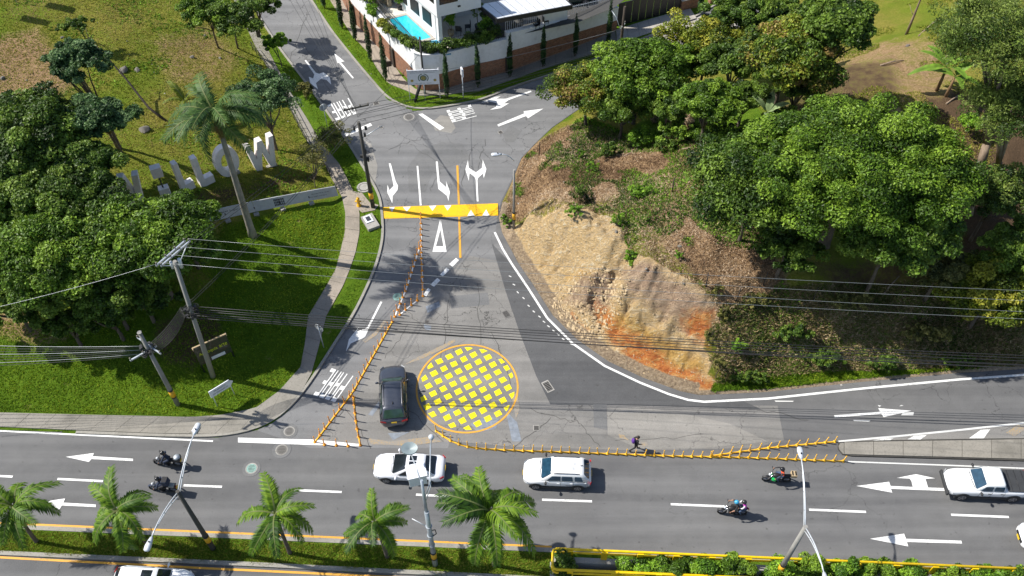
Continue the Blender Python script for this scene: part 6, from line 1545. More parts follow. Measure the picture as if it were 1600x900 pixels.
# --- left side
tree(50, 205, 6.5, 75, 62, 'dark', 'large dark round tree at the left edge above the bushy bright one', 30000, .20, 60, thick=.3)
tree(135, 262, 5.5, 48, 40, 'mid', 'mid-green tree between the dark tree and the letter W, behind the bright bushy tree', 16000, .18, 34)
tree(150, 185, 7.0, 52, 40, 'blue', 'drooping blue-green tree with a tiered crown on the upper left lawn', 13000, .20, 30, lumpy=.5, base=(188, 236))
tree(122, 95, 9.0, 46, 34, 'blue', 'upper blue-green crown leaning over the lawn with a long thin trunk', 7500, .19, 22, lumpy=.6, base=(188, 232), nl=9)
tree(225, 375, 6.0, 98, 62, 'bright', 'broad bright green bushy tree partly covering the first letters', 42000, .18, 85, thick=.3)
tree(75, 395, 6.0, 92, 66, 'bright', 'wide bright green tree at the left edge below the dark one', 40000, .18, 80, thick=.3)
tree(165, 450, 4.5, 78, 42, 'mid', 'mid-green tree beside the lawn poles, lowest of the left grove', 20000, .18, 48, lumpy=.5)
tree(20, 300, 6.0, 60, 52, 'mid', 'mid-green tree at the left edge between the dark and the wide bright tree', 20000, .19, 40)
tree(20, 475, 3.0, 62, 28, 'mid', 'low tree at the left edge above the grass with reddish soil', 9000, .18, 30, lumpy=.6)
tree(215, 452, 3.6, 62, 34, 'dark', 'dark low-hanging tree just left of the double crossarm pole', 13000, .18, 36, lumpy=.6)
tree(60, 440, 4.6, 80, 45, 'mid', 'mid-green tree filling the left grove below the wide bright tree', 22000, .18, 50, lumpy=.5)
tree(105, 505, 2.6, 45, 22, 'mid', 'low leafy tree over the bare patch at the lower left', 6500, .17, 18, lumpy=.6)
tree(412, 150, 4.6, 42, 40, 'blue', 'pale green tree by the footpath right of the royal palm', 8000, .16, 26, base=(432, 235), lumpy=.5)
tree(322, 18, 5.5, 38, 26, 'bright', 'slim tree on the upper lawn near the top edge, left of two', 4500, .18, 18, base=(341, 74), thick=.1, lumpy=.6)
tree(366, 30, 5.5, 38, 40, 'dark', 'darker slim tree beside the footpath near the top edge', 5500, .18, 20, base=(371, 74), thick=.1, lumpy=.6)
tree(415, 5, 4.5, 25, 28, 'dark', 'dark narrow tree at the roadside on the top edge', 4500, .18, 16, base=(404, 55), thick=.1)
tree(430, 66, 2.6, 22, 14, 'fern', 'small light green tree on the verge casting a shadow on the upper road', 3500, .15, 12, base=(441, 106), thick=.06, nl=4)
tree(476, 140, 1.2, 13, 17, 'olive', 'small brownish shrub at the edge of the upper left road', 1500, .11, 10, name='shrub', cat='shrub', thick=.04, nl=3)
tree(520, 214, 1.6, 24, 24, 'olive', 'olive scrubby shrub on the verge left of the kerbside pole', 2000, .10, 14, name='shrub', cat='shrub', thick=.04, nl=6, lumpy=.7)
tree(490, 245, 2.2, 25, 22, 'olive', 'sparse nearly leafless tree at the end of the banner', 1100, .10, 14, base=(492, 295), thick=.05, nl=12, lumpy=.8)
tree(118, 40, 2.5, 24, 14, 'mid', 'small thin-leaved tree on the upper left lawn', 1500, .16, 10, base=(133, 58), thick=.06, nl=6, lumpy=.8)
tree(30, 250, 5.0, 70, 60, 'dark', 'dark crown filling the gap between the left edge trees', 18000, .19, 44, lumpy=.6, thick=.2)
tree(110, 330, 5.5, 75, 50, 'dark', 'dark foliage between the bushy trees of the left grove', 20000, .18, 46, lumpy=.6, thick=.2)
tree(280, 345, 5.0, 42, 40, 'bright', 'bright outer branches of the grove reaching towards the banner', 11000, .17, 28, lumpy=.6)
tree(170, 490, 3.0, 48, 22, 'mid', 'dark low foliage at the lower end of the grove, above the banded pole', 9000, .17, 26, lumpy=.7)
# --- right side
tree(908, 143, 3.6, 52, 44, 'rusty', 'brownish-green tree at the bend of the upper right road', 9500, .17, 30, base=(916, 196), lumpy=.5)
tree(1000, 112, 5.5, 62, 52, 'bright', 'bright green dense tree left of the yellowish one beside the gate pole', 24000, .19, 50, thick=.22)
tree(975, 165, 3.6, 45, 32, 'mid', 'mid-green tree between the brownish tree and the bright dense tree', 10000, .17, 24)
tree(1108, 62, 6, 72, 40, 'yellow', 'sparse yellow-green tree with bare branches near the top edge', 10000, .17, 34, lumpy=.7, nl=16)
tree(1180, 18, 7, 80, 34, 'mid', 'dense mid-green tree cut by the top edge above the yellow-leaved tree', 20000, .2, 40)
tree(1108, 158, 4.5, 45, 34, 'bright', 'rounded bright green tree left of the banana plant', 13000, .18, 30)
tree(1232, 88, 6.0, 66, 58, 'rusty', 'tree with yellow and rusty leaf tips right of the sparse tree', 30000, .19, 60, thick=.25)
tree(1305, 36, 8, 52, 48, 'dark', 'dark green tree right of the rusty-leaved one at the top', 20000, .2, 40)
tree(1150, 95, 5, 48, 34, 'dark', 'dark tree between the sparse yellow-green tree and the rusty-leaved one', 12000, .18, 26, lumpy=.6)
tree(1065, 100, 5, 42, 36, 'bright', 'bright tree tucked between the dense tree and the sparse one', 12000, .18, 26, lumpy=.5)
tree(1165, 150, 3, 40, 22, 'dark', 'low dark tree behind the pale banana leaf', 7000, .17, 18, lumpy=.6)
tree(1045, 165, 3.5, 34, 26, 'mid', 'mid-green tree behind the dead brown stems', 7500, .17, 18, lumpy=.5)
tree(1460, 40, 6, 38, 40, 'euc', 'thin grey-green branches left of the eucalyptus', 4500, .15, 22, base=(1495, 90), asp=.3, lumpy=.8) if False else None
tree(1252, 128, 4, 48, 28, 'dark', 'dark lower tree beneath the rusty-leaved tree', 9000, .18, 24)
tree(1335, 262, 7.5, 168, 108, 'bright', 'huge spreading bright green tree on the right-hand hillside', 120000, .155, 190, thick=.45, nl=16, flatz=.5, cr=1.3, lumpy=.32)
tree(1180, 290, 5.5, 82, 78, 'dark', 'darker tree with rough edge on the left flank of the huge green tree', 34000, .19, 80, lumpy=.5)
tree(1400, 360, 6.5, 88, 58, 'mid', 'mid-green tree below the huge one, towards the eucalyptus', 32000, .2, 66)
tree(1230, 385, 3.4, 42, 34, 'dark', 'small dark tree hanging over the dry slope below the huge tree', 6500, .17, 24, lumpy=.7)
tree(1555, 60, 13, 85, 70, 'euc', 'tall eucalyptus with pale twisted trunk at the right edge', 30000, .15, 70, base=(1512, 330), bark_='bark_e', thick=.42, asp=.3, lumpy=.5)
tree(1585, 170, 10, 60, 55, 'euc', 'second eucalyptus crown cut by the right edge', 15000, .15, 42, base=(1535, 318), bark_='bark_e', thick=.34, asp=.3, lumpy=.5)
tree(1560, 300, 5, 45, 45, 'euc', 'grey-green tree under the eucalyptus at the right edge', 11000, .16, 30, lumpy=.5)
tree(1552, 455, 4.0, 72, 52, 'yellow', 'yellow-green bushy tree at the right edge above the lower bank', 22000, .17, 50)
tree(1470, 425, 3.2, 42, 26, 'olive', 'dull olive tree left of the yellow-green bush on the lower bank', 6500, .16, 24, lumpy=.6)
tree(1590, 385, 4.5, 50, 40, 'mid', 'mid-green tree at the right edge above the yellow-green bush', 12000, .17, 30)
for x_, y_, l_ in ((1128,492,'olive scrub tuft at the upper right corner of the bare face'),(1110,530,'olive scrub tuft halfway up the right side of the bare face'),(1124,572,'olive scrub tuft low on the right side of the bare face')):
    tree(x_, y_, .3, 12, 8, 'olive', l_, 900, .12, 8, name='bush', cat='bush', thick=.03, nl=3, lumpy=.7)
for i, (x, y, z, rx, ry, p_, n_) in enumerate(((1012,213,.9,30,18,'fern',2800),(950,234,.7,18,12,'dark',1200),(1040,226,.7,20,12,'mid',1200),(1520,192,1.2,22,14,'fern',2200),(1070,205,1.2,40,18,'bright',3000),(1140,210,1.2,38,18,'bright',3000),
        (1265,145,1.0,18,16,'fern',900),(1232,185,1.0,28,20,'bright',2200),(1152,540,.5,12,9,'fern',700),(1165,590,.5,35,9,'mid',1800),(1290,560,.7,30,12,'mid',1800),(1380,568,.8,28,10,'dark',1600),(1240,520,.6,26,12,'mid',1400),(1450,520,.8,30,14,'olive',1400),
        (905,300,.5,10,8,'dark',450),(898,330,.5,12,9,'fern',600),(1060,400,.3,8,5,'fern',250),(1145,355,.4,9,6,'dark',260),(1003,300,.3,22,12,'fern',1300),(965,345,.25,10,8,'fern',500),(986,405,.3,12,10,'fern',700),(925,262,.4,10,7,'fern',350),(905,240,.4,9,6,'fern',300),(790,345,.35,8,8,'fern',500),(1120,455,.4,14,9,'olive',500),(1180,470,.6,22,12,'olive',900),(1330,470,.8,30,14,'olive',1100),(1500,565,.6,28,8,'dark',1200))):
    tree(x, y, z, rx, ry, p_, 'low bush number' if False else ['bright low bush at the foot of the grove above the dry slope','dark low bush on the brow of the dry slope','low bush just right of the brightest one on the slope brow','lone fresh green bush on the bare soil left of the eucalyptus trunk','bright thicket between the dead brown stems and the banana plant','bright thicket left of the banana plant','thin sapling under the dark lower tree','leafy clump right of the banana plant','small vivid green weed plant on the lower bank','weedy bush at the left end of the lower bank','bush in the middle of the lower bank just above the grass','dark bush on the lower bank above the grass, right of the middle one','scrubby bush halfway up the lower bank','olive scrub on the shaded part of the lower bank',
        'dark tuft beside the lamp pole shadow','bright weeds at the upper rim of the tan rock','tiny green weed beside the small white stone','dark weed tuft near the huge tree','bright green creeping patch in the middle of the dry slope','smaller creeping patch left of the middle one','bright weeds between the two rock faces','weed tuft near the top of the dry slope','weed tuft beside the road bend','weeds at the foot of the slim lamp pole','olive tuft above the right rock face','olive scrub above the lower bank under the power lines','olive scrub in the shade under the power lines','dark bush at the roadside towards the right edge'][i], n_, .10 if z < .6 else .13, max(6, int(rx * .7)), name='bush', cat='bush', thick=.03, nl=3, lumpy=.6, seed=900 + i)
# --- palms
def frond_mesh(L, seed, droop=.9, ll=.62, cols=G_['fern']):
    r = random.Random(seed); m_v, m_f, m_c = [], [], []
    n = 34; pts = []; side = r.uniform(-.25, .25)
    for i in range(n + 1):
        u = i / n; pts.append(Vector((L * (u - .12 * u * u), side * u * u * L * .25, L * (.62 * u - droop * u * u))))
    tone = r.random()
    def colr(): 
        k = min(.999, max(0, tone * .55 + r.random() * .45)) * (len(cols) - 1); i = int(k); f = k - i
        return tuple(cols[i][q] * (1 - f) + cols[i + 1][q] * f for q in range(3)) + (1,)
    for i in range(3, n + 1):
        u = i / n; p = pts[i]; d = (pts[i] - pts[i - 1]).normalized(); s = d.cross(Vector((0, 0, 1))).normalized(); up = s.cross(d)
        ln = ll * (math.sin(math.pi * min(1, .12 + u * .80)) ** .6) * r.uniform(.85, 1.1); wd = .075
        for sg in (-1, 1):
            for w_ in (0,):
                dir_ = (s * sg * 1.0 + d * (.35 + .5 * u) + up * r.uniform(-.12, .30)).normalized()
                tip = p + dir_ * ln - Vector((0, 0, ln * r.uniform(.25, .6))); mid_ = p + dir_ * ln * .5 - Vector((0, 0, ln * .05))
                k = len(m_v); m_v += [p - d * wd * .5, p + d * wd * .5, mid_ + d * wd * .75, tip, mid_ - d * wd * .75]; m_f += [(k, k + 1, k + 2), (k, k + 2, k + 4), (k + 4, k + 2, k + 3)]
                c = colr(); m_c += [c] * 5
    rc = (.16, .19, .06, 1)
    for i in range(0, n, 2):
        a, b_ = pts[i], pts[min(n, i + 2)]; w = .045 * (1 - i / n) + .012; s = Vector((0, 1, 0)) * w; z = Vector((0, 0, .02))
        k = len(m_v); m_v += [a - s + z, a + s + z, b_ + s * .8 + z, b_ - s * .8 + z]; m_f += [(k, k + 1, k + 2), (k, k + 2, k + 3)]; m_c += [rc] * 4
    o = np_mesh('frond', m_v, m_f, M['palm'], None, col={'tint': m_c}); me = o.data; bpy.data.objects.remove(o); return me
PFC = [(.010,.032,.003),(.032,.085,.005),(.085,.17,.008),(.20,.31,.016)]
fm = [frond_mesh(2.7, s, .95, .62, PFC) for s in range(6)]
fmd = [frond_mesh(2.2, 50 + s, 1.25, .5, [(.10,.06,.02),(.20,.13,.05),(.30,.22,.10)]) for s in range(2)]
fmr = [frond_mesh(3.9, 20 + s, .85, .85, [(.010,.030,.006),(.022,.06,.010),(.05,.11,.018),(.10,.18,.035)]) for s in range(5)]
def palm(t, h, meshes, nf, seed, r0, r1, mat, scale=1.0, lean=(0, 0), shaft=False, tilt=(-.55, .75)):
    rr = random.Random(seed); m = MB(); k = 9
    pts = [(lean[0] * (i / k) ** 1.5, lean[1] * (i / k) ** 1.5, -.3 + (h + .3) * i / k) for i in range(k + 1)]
    m.tube(pts, [r0 * 1.25] + [r0 + (r1 - r0) * i / k for i in range(1, k + 1)], 12); m.build('trunk', M[mat], t)
    top = Vector(pts[-1])
    if shaft: m = MB(); m.tube([top - Vector((0, 0, .2)), top + Vector((0, 0, .9)), top + Vector((0, 0, 1.8))], [r1 * 1.1, r1 * .95, r1 * .5], 10); m.build('crownshaft', M['leafshaft'], t); top = top + Vector((0, 0, 1.6))
    for i in range(2):
        o = bpy.data.objects.new('dead_frond', fmd[i]); link(o, t); o.location = top - Vector((0, 0, .15)); o.rotation_euler = (0, .9, rr.uniform(0, 6.28)); o.scale = (.8, .8, .8)
    for i in range(nf):
        o = bpy.data.objects.new('frond', rr.choice(meshes)); link(o, t); u = i / nf
        o.location = top; o.rotation_euler = (rr.uniform(-.35, .35), tilt[1] - (tilt[1] - tilt[0]) * rr.random() ** 1.1 if True else 0, 2.399 * i + rr.uniform(-.25, .25)); s = scale * rr.uniform(.85, 1.1); o.scale = (s, s, s)
M['leafshaft'] = simple('palm_crownshaft', (.10, .17, .03), .4)
for i, (bx_, by_, cx_, cy_, nf, sc_, lab) in enumerate(((57,846,22,792,11,1.0,'young palm in the median cut by the left edge'),(233,852,183,797,11,1.05,'young palm in the median left of the dark lamp pole'),(453,864,430,803,9,1.0,'young palm in the median with few bright fronds, right of the dark lamp pole'),(605,870,586,816,10,1.0,'young palm in the median just left of the camera mast'),(772,883,765,800,15,1.18,'largest young palm in the median, right of the camera mast'))):
    b = T(bx_, by_); h = hgt(b, cy_); q = P(cx_, cy_, b.z + h); t = thing('palm_tree', b, lab, 'palm tree', 'young palms in the median')
    palm(t, h, fm, nf, 40 + i, .13, .09, 'bark', sc_ * (.92, .86, .94, .84, 1.0)[i], (q.x - b.x, 0), tilt=(-.85, .45))
b = T(395, 368); h = hgt(b, 208); q = P(348, 200, b.z + h)
t = thing('palm_tree', b, 'tall royal palm with grey trunk in front of the letter O', 'palm tree'); palm(t, h, fmr, 22, 77, .30, .17, 'bark_p', 1.0, (q.x - b.x, 0), shaft=True, tilt=(-.8, .8))
b = T(300, 190); t = thing('palm_tree', b, 'yellowish young palm behind the royal palm crown', 'palm tree'); palm(t, 2.2, [frond_mesh(2.2, 61, .7, .4, G_['yellow']), frond_mesh(2.2, 62, .7, .4, G_['yellow'])], 6, 9, .1, .07, 'bark', 1.0, tilt=(-.9, .1))
# banana plants
def banana(px, py, label, n, L, seed, pale=False):
    b = T(px, py); t = thing('banana_plant', b, label, 'banana plant'); rr = random.Random(seed); hh = L * .9
    m = MB(); m.tube([(0, 0, -.2), (.03, 0, hh * .5), (.0, .02, hh)], [.16, .12, .07], 9); m.build('stem', M['dead'] if not pale else M['leafshaft'], t)
    for i in range(n):
        a = 2.399 * i + rr.uniform(-.3, .3); el = rr.uniform(.25, 1.15); V_, F_, C_ = [], [], []; k = 12
        for q in range(k + 1):
            u = q / k; x = L * (u * math.cos(el) + .15 * u * u); z = hh + L * (u * math.sin(el) - (1.1 - el * .4) * .55 * u * u); w = .30 * math.sin(math.pi * min(1, u * .93 + .05)) ** .6 if u > .12 else .03
            for s_, dz_ in ((-1, .10), (0, 0), (1, .10)):
                y = s_ * w * (1 + rr.uniform(-.12, .12)); V_.append((x * math.cos(a) - y * math.sin(a), x * math.sin(a) + y * math.cos(a), z + dz_ * w * 2))
                c = (.19, .34, .03) if not pale else (.34, .46, .20); f = rr.uniform(.6, 1.15) * (.6 if s_ == 0 else 1); C_.append((c[0] * f, c[1] * f, c[2] * f, 1))
        for q in range(k):
            for j in (0, 1): a0 = q * 3 + j; F_.append((a0, a0 + 1, a0 + 4, a0 + 3))
        np_mesh('leaf', V_, F_, M['palm'], t, col={'tint': C_}, smooth=True)
M['dead'] = bark('dry_brown_stem', (.10, .06, .03), (.32, .20, .10), 4)
banana(1463, 142, 'tall banana plant with broad yellow-green leaves on the upper right', 7, 2.6, 1); banana(1478, 150, 'shorter banana plant beside the tall one, nearer the eucalyptus', 6, 2.1, 2); banana(1190, 206, 'banana plant with one pale upright leaf above the slope', 4, 2.1, 5, True)
for i, (x, y, h) in enumerate(((1045,218,3.6),(1067,220,3.0),(1022,190,2.8))):
    b = T(x, y); t = thing('dead_stem', b, ['shaggy dry brown stem, the left one of three in front of the grove','shaggy dry brown stem, the right one of three in front of the grove','dry brown stem set furthest back in the grove'][i], 'dead plant'); rr = random.Random(i)
    m = MB(); m.tube([(0, 0, -.2), (.05, 0, h * .5), (.15, 0, h)], [.2, .17, .08], 8); m.build('stem', M['dead'], t)
    leaf_cloud('dry_leaves', [(0.05 * q, 0, h * q / 6 + .2, .36, .36, .4) for q in range(6)], 500, .2, [(.10,.06,.03),(.25,.16,.09),(.42,.32,.22)], t, up=-.2, seed=i, asp=.2)
# bare leaning trunks
def bare(pts, r0, label, mat='bark', name='leaning_trunk', cat='tree', twigs=4, seed=0):
    w = [T(*pts[0][:2])] + [P(x, y, z) for x, y, z in pts[1:]]; t = thing(name, w[0], label, cat); L = [v - w[0] for v in w]; L[0] = L[0] - Vector((0, 0, .2))
    m = MB(); m.tube(L, [r0 * (1 - .75 * i / (len(L) - 1)) for i in range(len(L))], 8); m.build('trunk', M[mat], t); rr = random.Random(seed)
    for i in range(twigs):
        k = rr.randrange(1, len(L)); a = L[k]; d = Vector((rr.uniform(-1, 1), rr.uniform(-1, 1), rr.uniform(.1, .8))); m = MB(); m.tube([a, a + d * .5, a + d * 1.1 + Vector((0, 0, .2))], [r0 * .3, r0 * .2, .015], 5); m.build('branch', M[mat], t)
    return t
g = T(262, 188).z
bare([(266,192),(232,168,g+.9),(196,122,g+2.4),(166,88,g+4),(138,60,g+5.2)], .13, 'long thin trunk leaning far over the upper left lawn', 'bark_d')
g = T(1416, 52).z; bare([(1416,54),(1428,25,g+2),(1440,-5,g+4),(1450,-30,g+6)], .14, 'bare leaning trunk at the top edge on the right-hand grass', 'bark_e')
for i, (a, c, lab) in enumerate((((1375,103),(1412,95),'fallen branch at the edge of the shade on the upper right grass'),((1435,57),(1478,20),'fallen grey branch beside the leaning trunk'),((975,245),(1002,234),'pale broken branch on the brow of the dry slope'),((1065,234),(1086,234),'short pale log beneath the thicket'),((1380,460),(1405,432),'brown branch lying below the huge tree'),((845,303),(868,318),'dry brown root clump above the tan rock'),((1478,163),(1500,150),'dark log on the bare soil beside the banana plants'))):
    p, q = T(*a), T(*c); t = thing('fallen_branch', p, lab, 'branch'); d = q - p; m = MB(); m.tube([(0, 0, .06), tuple(d * .5 + Vector((.05, .08, .12))), tuple(d + Vector((0, 0, .06)))], [.07, .06, .03], 6); m.build('wood', M['bark_e'], t)
    m = MB(); m.tube([tuple(d * .4 + Vector((0, 0, .1))), tuple(d * .6 + Vector((.3, .25, .25)))], [.035, .012], 5); m.build('twig', M['bark_e'], t)
# rocks
def rock(px, py, r, label, mat='stone', name='rock', group=None, k=1):
    b = T(px, py); t = thing(name, b, label, 'rock', group) if False else None
    bm = bmesh.new(); bmesh.ops.create_icosphere(bm, subdivisions=3, radius=r); rr = random.Random(int(px + py * 3)); sx_, sy_, sz_ = rr.uniform(.8, 1.3), rr.uniform(.7, 1), rr.uniform(.45, .65); o_ = rr.uniform(0, 90)
    pl_ = [(Vector((rr.uniform(-1, 1), rr.uniform(-1, 1), rr.uniform(-.2, 1))).normalized(), r * rr.uniform(.6, .85)) for _ in range(9)]
    for v in bm.verts:
        for n_, d_ in pl_:
            q = v.co.dot(n_)
            if q > d_: v.co -= n_ * (q - d_) * .85
        v.co = Vector((v.co.x * sx_, v.co.y * sy_, v.co.z * sz_))
    me = bpy.data.meshes.new(name); bm.to_mesh(me); bm.free(); me.materials.append(M[mat]); o = bpy.data.objects.new(name, me); link(o); o.location = b + Vector((0, 0, r * .15)); o.rotation_euler = (rr.uniform(-.2, .2), rr.uniform(-.2, .2), rr.uniform(0, 6))
    return tag(o, label, 'rock', group)
for x, y, r, lab in ((193,110,.85,'large dark boulder, left of the touching pair on the upper lawn'),(214,110,.6,'paler boulder, right of the touching pair on the upper lawn'),(300,90,.6,'flat grey rock on the upper lawn between the thin trunk and footpath'),(344,91,.35,'small pale rock on the upper lawn nearest the footpath'),(320,56,.35,'round grey rock at the foot of the slim trees'),(97,59,.4,'round rock beside the small thin-leaved tree'),(4,123,.5,'dark rock at the left edge of the upper lawn'),(226,203,.85,'long flat boulder beside the royal palm crown'),(42,126,.25,'small dark rock at the left of the upper lawn'),(108,180,.6,'boulder half hidden behind the drooping tree'),(1418,72,.4,'dark slab lying below the bare leaning trunk'),(963,362,.28,'grey stone at the top of the gully between the rock faces'),(1010,420,.22,'small white stone on the dry slope'),(1068,443,.18,'white stone below the dark hollow on the dry slope'),(1062,385,.35,'dark stump-like stone in a hollow on the dry slope'),(1315,602,.16,'white stone in the grass by the main road edge line'),(935,252,.2,'grey stone near the top of the dry slope')):
    rock(x, y, r * .55, lab, 'stone' if r > .3 or 'dark' in lab or 'grey' in lab else 'cct')

# ground litter, loose stones, grass blades and dry stalks: nobody could count these
def scatter(n, pixpoly, seed, keep=None):
    pg = wT(pixpoly) if len(pixpoly) else None; r = np.random.default_rng(seed); lo, hi = pg.min(0), pg.max(0); out = []
    q = r.random((n * 3, 2)) * (hi - lo) + lo; q = q[inside(q[:, 0], q[:, 1], pg)][:n]
    dq, _, _, _ = nearest(q[:, 0], q[:, 1], ROAD, True); q = q[~inside(q[:, 0], q[:, 1], ROAD) & (dq > .25)]
    i = np.clip(np.searchsorted(gx, q[:, 0]) - 1, 0, len(gx) - 2); j = np.clip(np.searchsorted(gy, q[:, 1]) - 1, 0, len(gy) - 2)
    fx = (q[:, 0] - gx[i]) / (gx[i + 1] - gx[i]); fy = (q[:, 1] - gy[j]) / (gy[j + 1] - gy[j])
    z = (ZG[i, j] * (1 - fx) + ZG[i + 1, j] * fx) * (1 - fy) + (ZG[i, j + 1] * (1 - fx) + ZG[i + 1, j + 1] * fx) * fy
    ok = z > .03; 
    return np.column_stack([q, z])[ok]
def blades(name, c, size, cols, label, seed, mat='grass', up=1.0, blotch=4.0, cat=None, width=.25, keep=0.0, bl=3):
    """little tufts: bl narrow triangles per point, leaning at random"""
    r = np.random.default_rng(seed)
    if keep: c = c[fbm(c[:, 0], c[:, 1], blotch, 3, seed) > keep]
    n = len(c) * bl; c = np.repeat(c, bl, 0) + np.column_stack([r.normal(size=(n, 2)) * size * .35, np.zeros(n)])
    d = r.normal(size=(n, 3)); d[:, 2] = np.abs(d[:, 2]) * .6 + up; d /= np.linalg.norm(d, axis=1)[:, None]; s = (size * (.5 + r.random(n)))[:, None]
    side = np.cross(d, r.normal(size=(n, 3))); side /= np.linalg.norm(side, axis=1)[:, None]
    V = np.stack([c - side * s * width, c + side * s * width, c + d * s], 1).reshape(-1, 3); cols = np.asarray(cols); k = np.clip((fbm(c[:, 0], c[:, 1], blotch, 3, seed + 5) * .35 + .5 + r.normal(size=n) * .22) * len(cols), 0, len(cols) - 1).astype(int)
    col = cols[k] * (.7 + .6 * r.random(n))[:, None]; col = np.repeat(np.column_stack([col, np.ones(n)]), 3, 0)
    return stuff(np_mesh(name, V, np.arange(3 * n).reshape(-1, 3), M[mat], None, col={'tint': col}), label, cat)
GR = [(.09,.18,.006),(.16,.27,.009),(.23,.34,.014),(.34,.41,.03)]; TR = [(.14,.20,.012),(.23,.27,.022),(.33,.31,.05),(.42,.34,.12)]; DR = [(.15,.09,.05),(.28,.18,.10),(.44,.31,.19),(.62,.49,.34)]
blades('lawn_grass', scatter(30000, [(-40,500),(60,500),(200,480),(345,350),(420,335),(532,318),(540,365),(525,422),(482,495),(470,575),(400,638),(330,650),(-40,642)], 1), .10, GR, 'bright green lawn grass on the lower left', 1, cat='grass')
blades('verge_grass', scatter(14000, [(400,60),(430,90),(470,150),(520,230),(560,320),(565,400),(520,500),(505,570),(480,600),(510,580),(575,470),(605,380),(590,300),(540,215),(410,20)], 2), .09, GR, 'green grass on the verges along the side road', 2, cat='grass')
blades('corner_grass', scatter(14000, [(485,-10),(520,-10),(560,60),(610,135),(655,155),(750,148),(860,110),(970,70),(970,85),(850,125),(750,160),(645,175),(590,140)], 3), .09, GR, 'green grass on the corner verge below the house wall', 3, cat='grass')
blades('park_grass', scatter(40000, [(-60,-20),(380,-20),(440,130),(500,250),(520,300),(300,330),(-60,300)], 4), .11, TR, 'tired yellow-green grass on the upper left park slope', 4, cat='grass')
blades('median_grass', scatter(16000, [(-60,822),(0,825),(860,862),(860,920),(600,893),(0,864),(-60,862)], 5), .09, TR[:3] + GR[1:2], 'worn grass of the median strip', 5, cat='grass')
blades('dry_stalks', scatter(60000, [(800,235),(890,195),(1000,215),(1100,220),(1180,330),(1230,470),(1600,470),(1600,570),(1300,578),(1115,590),(1118,480),(985,400),(960,335),(860,335),(790,345)], 6), .15, DR, 'dry brown stalks and straw on the cut hillside', 6, 'straw', .25, cat='dry brush', width=.12)
blades('hillside_weeds', scatter(42000, [(820,245),(892,182),(1000,215),(1180,230),(1230,470),(1600,470),(1600,585),(1200,618),(1115,612),(1118,490),(985,420),(960,330),(900,325),(800,300)], 7), .15, G_['fern'], 'green weeds scattered over the dry hillside', 7, 'grass', .6, 4.0, 'weeds', .3, -.08)
blades('bank_brush', scatter(26000, [(1122,478),(1230,450),(1600,430),(1600,570),(1300,578),(1118,600),(1128,585),(1106,562),(1124,545),(1100,520),(1130,498)], 8), .22, [(.05,.09,.012),(.10,.13,.02),(.20,.16,.06),(.36,.27,.15),(.12,.18,.02)], 'tangled brush on the shaded lower bank', 8, 'straw', .35, 3.0, 'brush', .14)
blades('roadside_grass', scatter(16000, [(1115,600),(1200,585),(1600,572),(1600,586),(1350,606),(1200,620),(1108,624)], 9), .14, GR, 'grass strip at the foot of the lower bank', 9, cat='grass')
blades('upper_right_grass', scatter(22000, [(1330,-20),(1520,-20),(1500,120),(1560,240),(1500,320),(1400,160),(1250,180),(1300,120)], 10), .12, TR, 'thin grass on the upper right slope', 10, cat='grass', keep=-.1)
blades('park_weeds', scatter(9000, [(-60,-20),(380,-20),(440,130),(500,250),(520,300),(300,330),(-60,300)], 12), .16, G_['fern'][1:], 'darker green weed clumps on the park slope', 12, 'grass', .4, 3.5, 'weeds', .4, .35)
def pebbles(name, c, r0, mat, label, seed, cat='stones'):
    r = np.random.default_rng(seed); n = len(c); base = np.array([(1,0,0),(0,1,0),(-1,0,0),(0,-1,0),(0,0,1),(0,0,-1)], float); fc = np.array([(0,1,4),(1,2,4),(2,3,4),(3,0,4),(1,0,5),(2,1,5),(3,2,5),(0,3,5)])
    s = r0 * (.35 + 1.2 * r.random((n, 1, 1)) ** 2.2); V = base[None] * s * (.45 + .9 * r.random((n, 6, 3))); th_ = r.random(n) * 6.28; cs_, sn_ = np.cos(th_)[:, None], np.sin(th_)[:, None]
    V = np.stack([V[..., 0] * cs_ - V[..., 1] * sn_, V[..., 0] * sn_ + V[..., 1] * cs_, V[..., 2] * .55], -1) + c[:, None, :]; a = r.random(n) * 6.28
    F = (fc[None] + (np.arange(n) * 6)[:, None, None]).reshape(-1, 3); return stuff(np_mesh(name, V.reshape(-1, 3), F, M[mat]), label, cat)
pebbles('rubble', scatter(700, [(868,440),(900,430),(965,425),(985,440),(960,510),(925,530),(900,540),(865,480)], 13), .14, 'stone_t', 'broken tan rubble at the foot of the left rock face', 13)
pebbles('slope_stones', scatter(1400, [(805,355),(960,335),(985,400),(1060,440),(1118,480),(1100,615),(1000,588),(900,525),(850,470)], 14), .06, 'stone_t', 'small loose stones on the rock faces', 14)
pebbles('toe_gravel', scatter(3500, [(775,345),(800,350),(850,450),(905,528),(1000,588),(1110,618),(1095,630),(1000,602),(890,540),(795,415)], 15), .045, 'stone_t', 'gravel washed down along the road edge', 15)
pebbles('litter', scatter(300, [(300,0),(1200,0),(1200,330),(900,330),(540,300),(100,250),(60,20)], 16), .07, 'cct', 'pale scraps of litter and small stones', 16, 'litter')
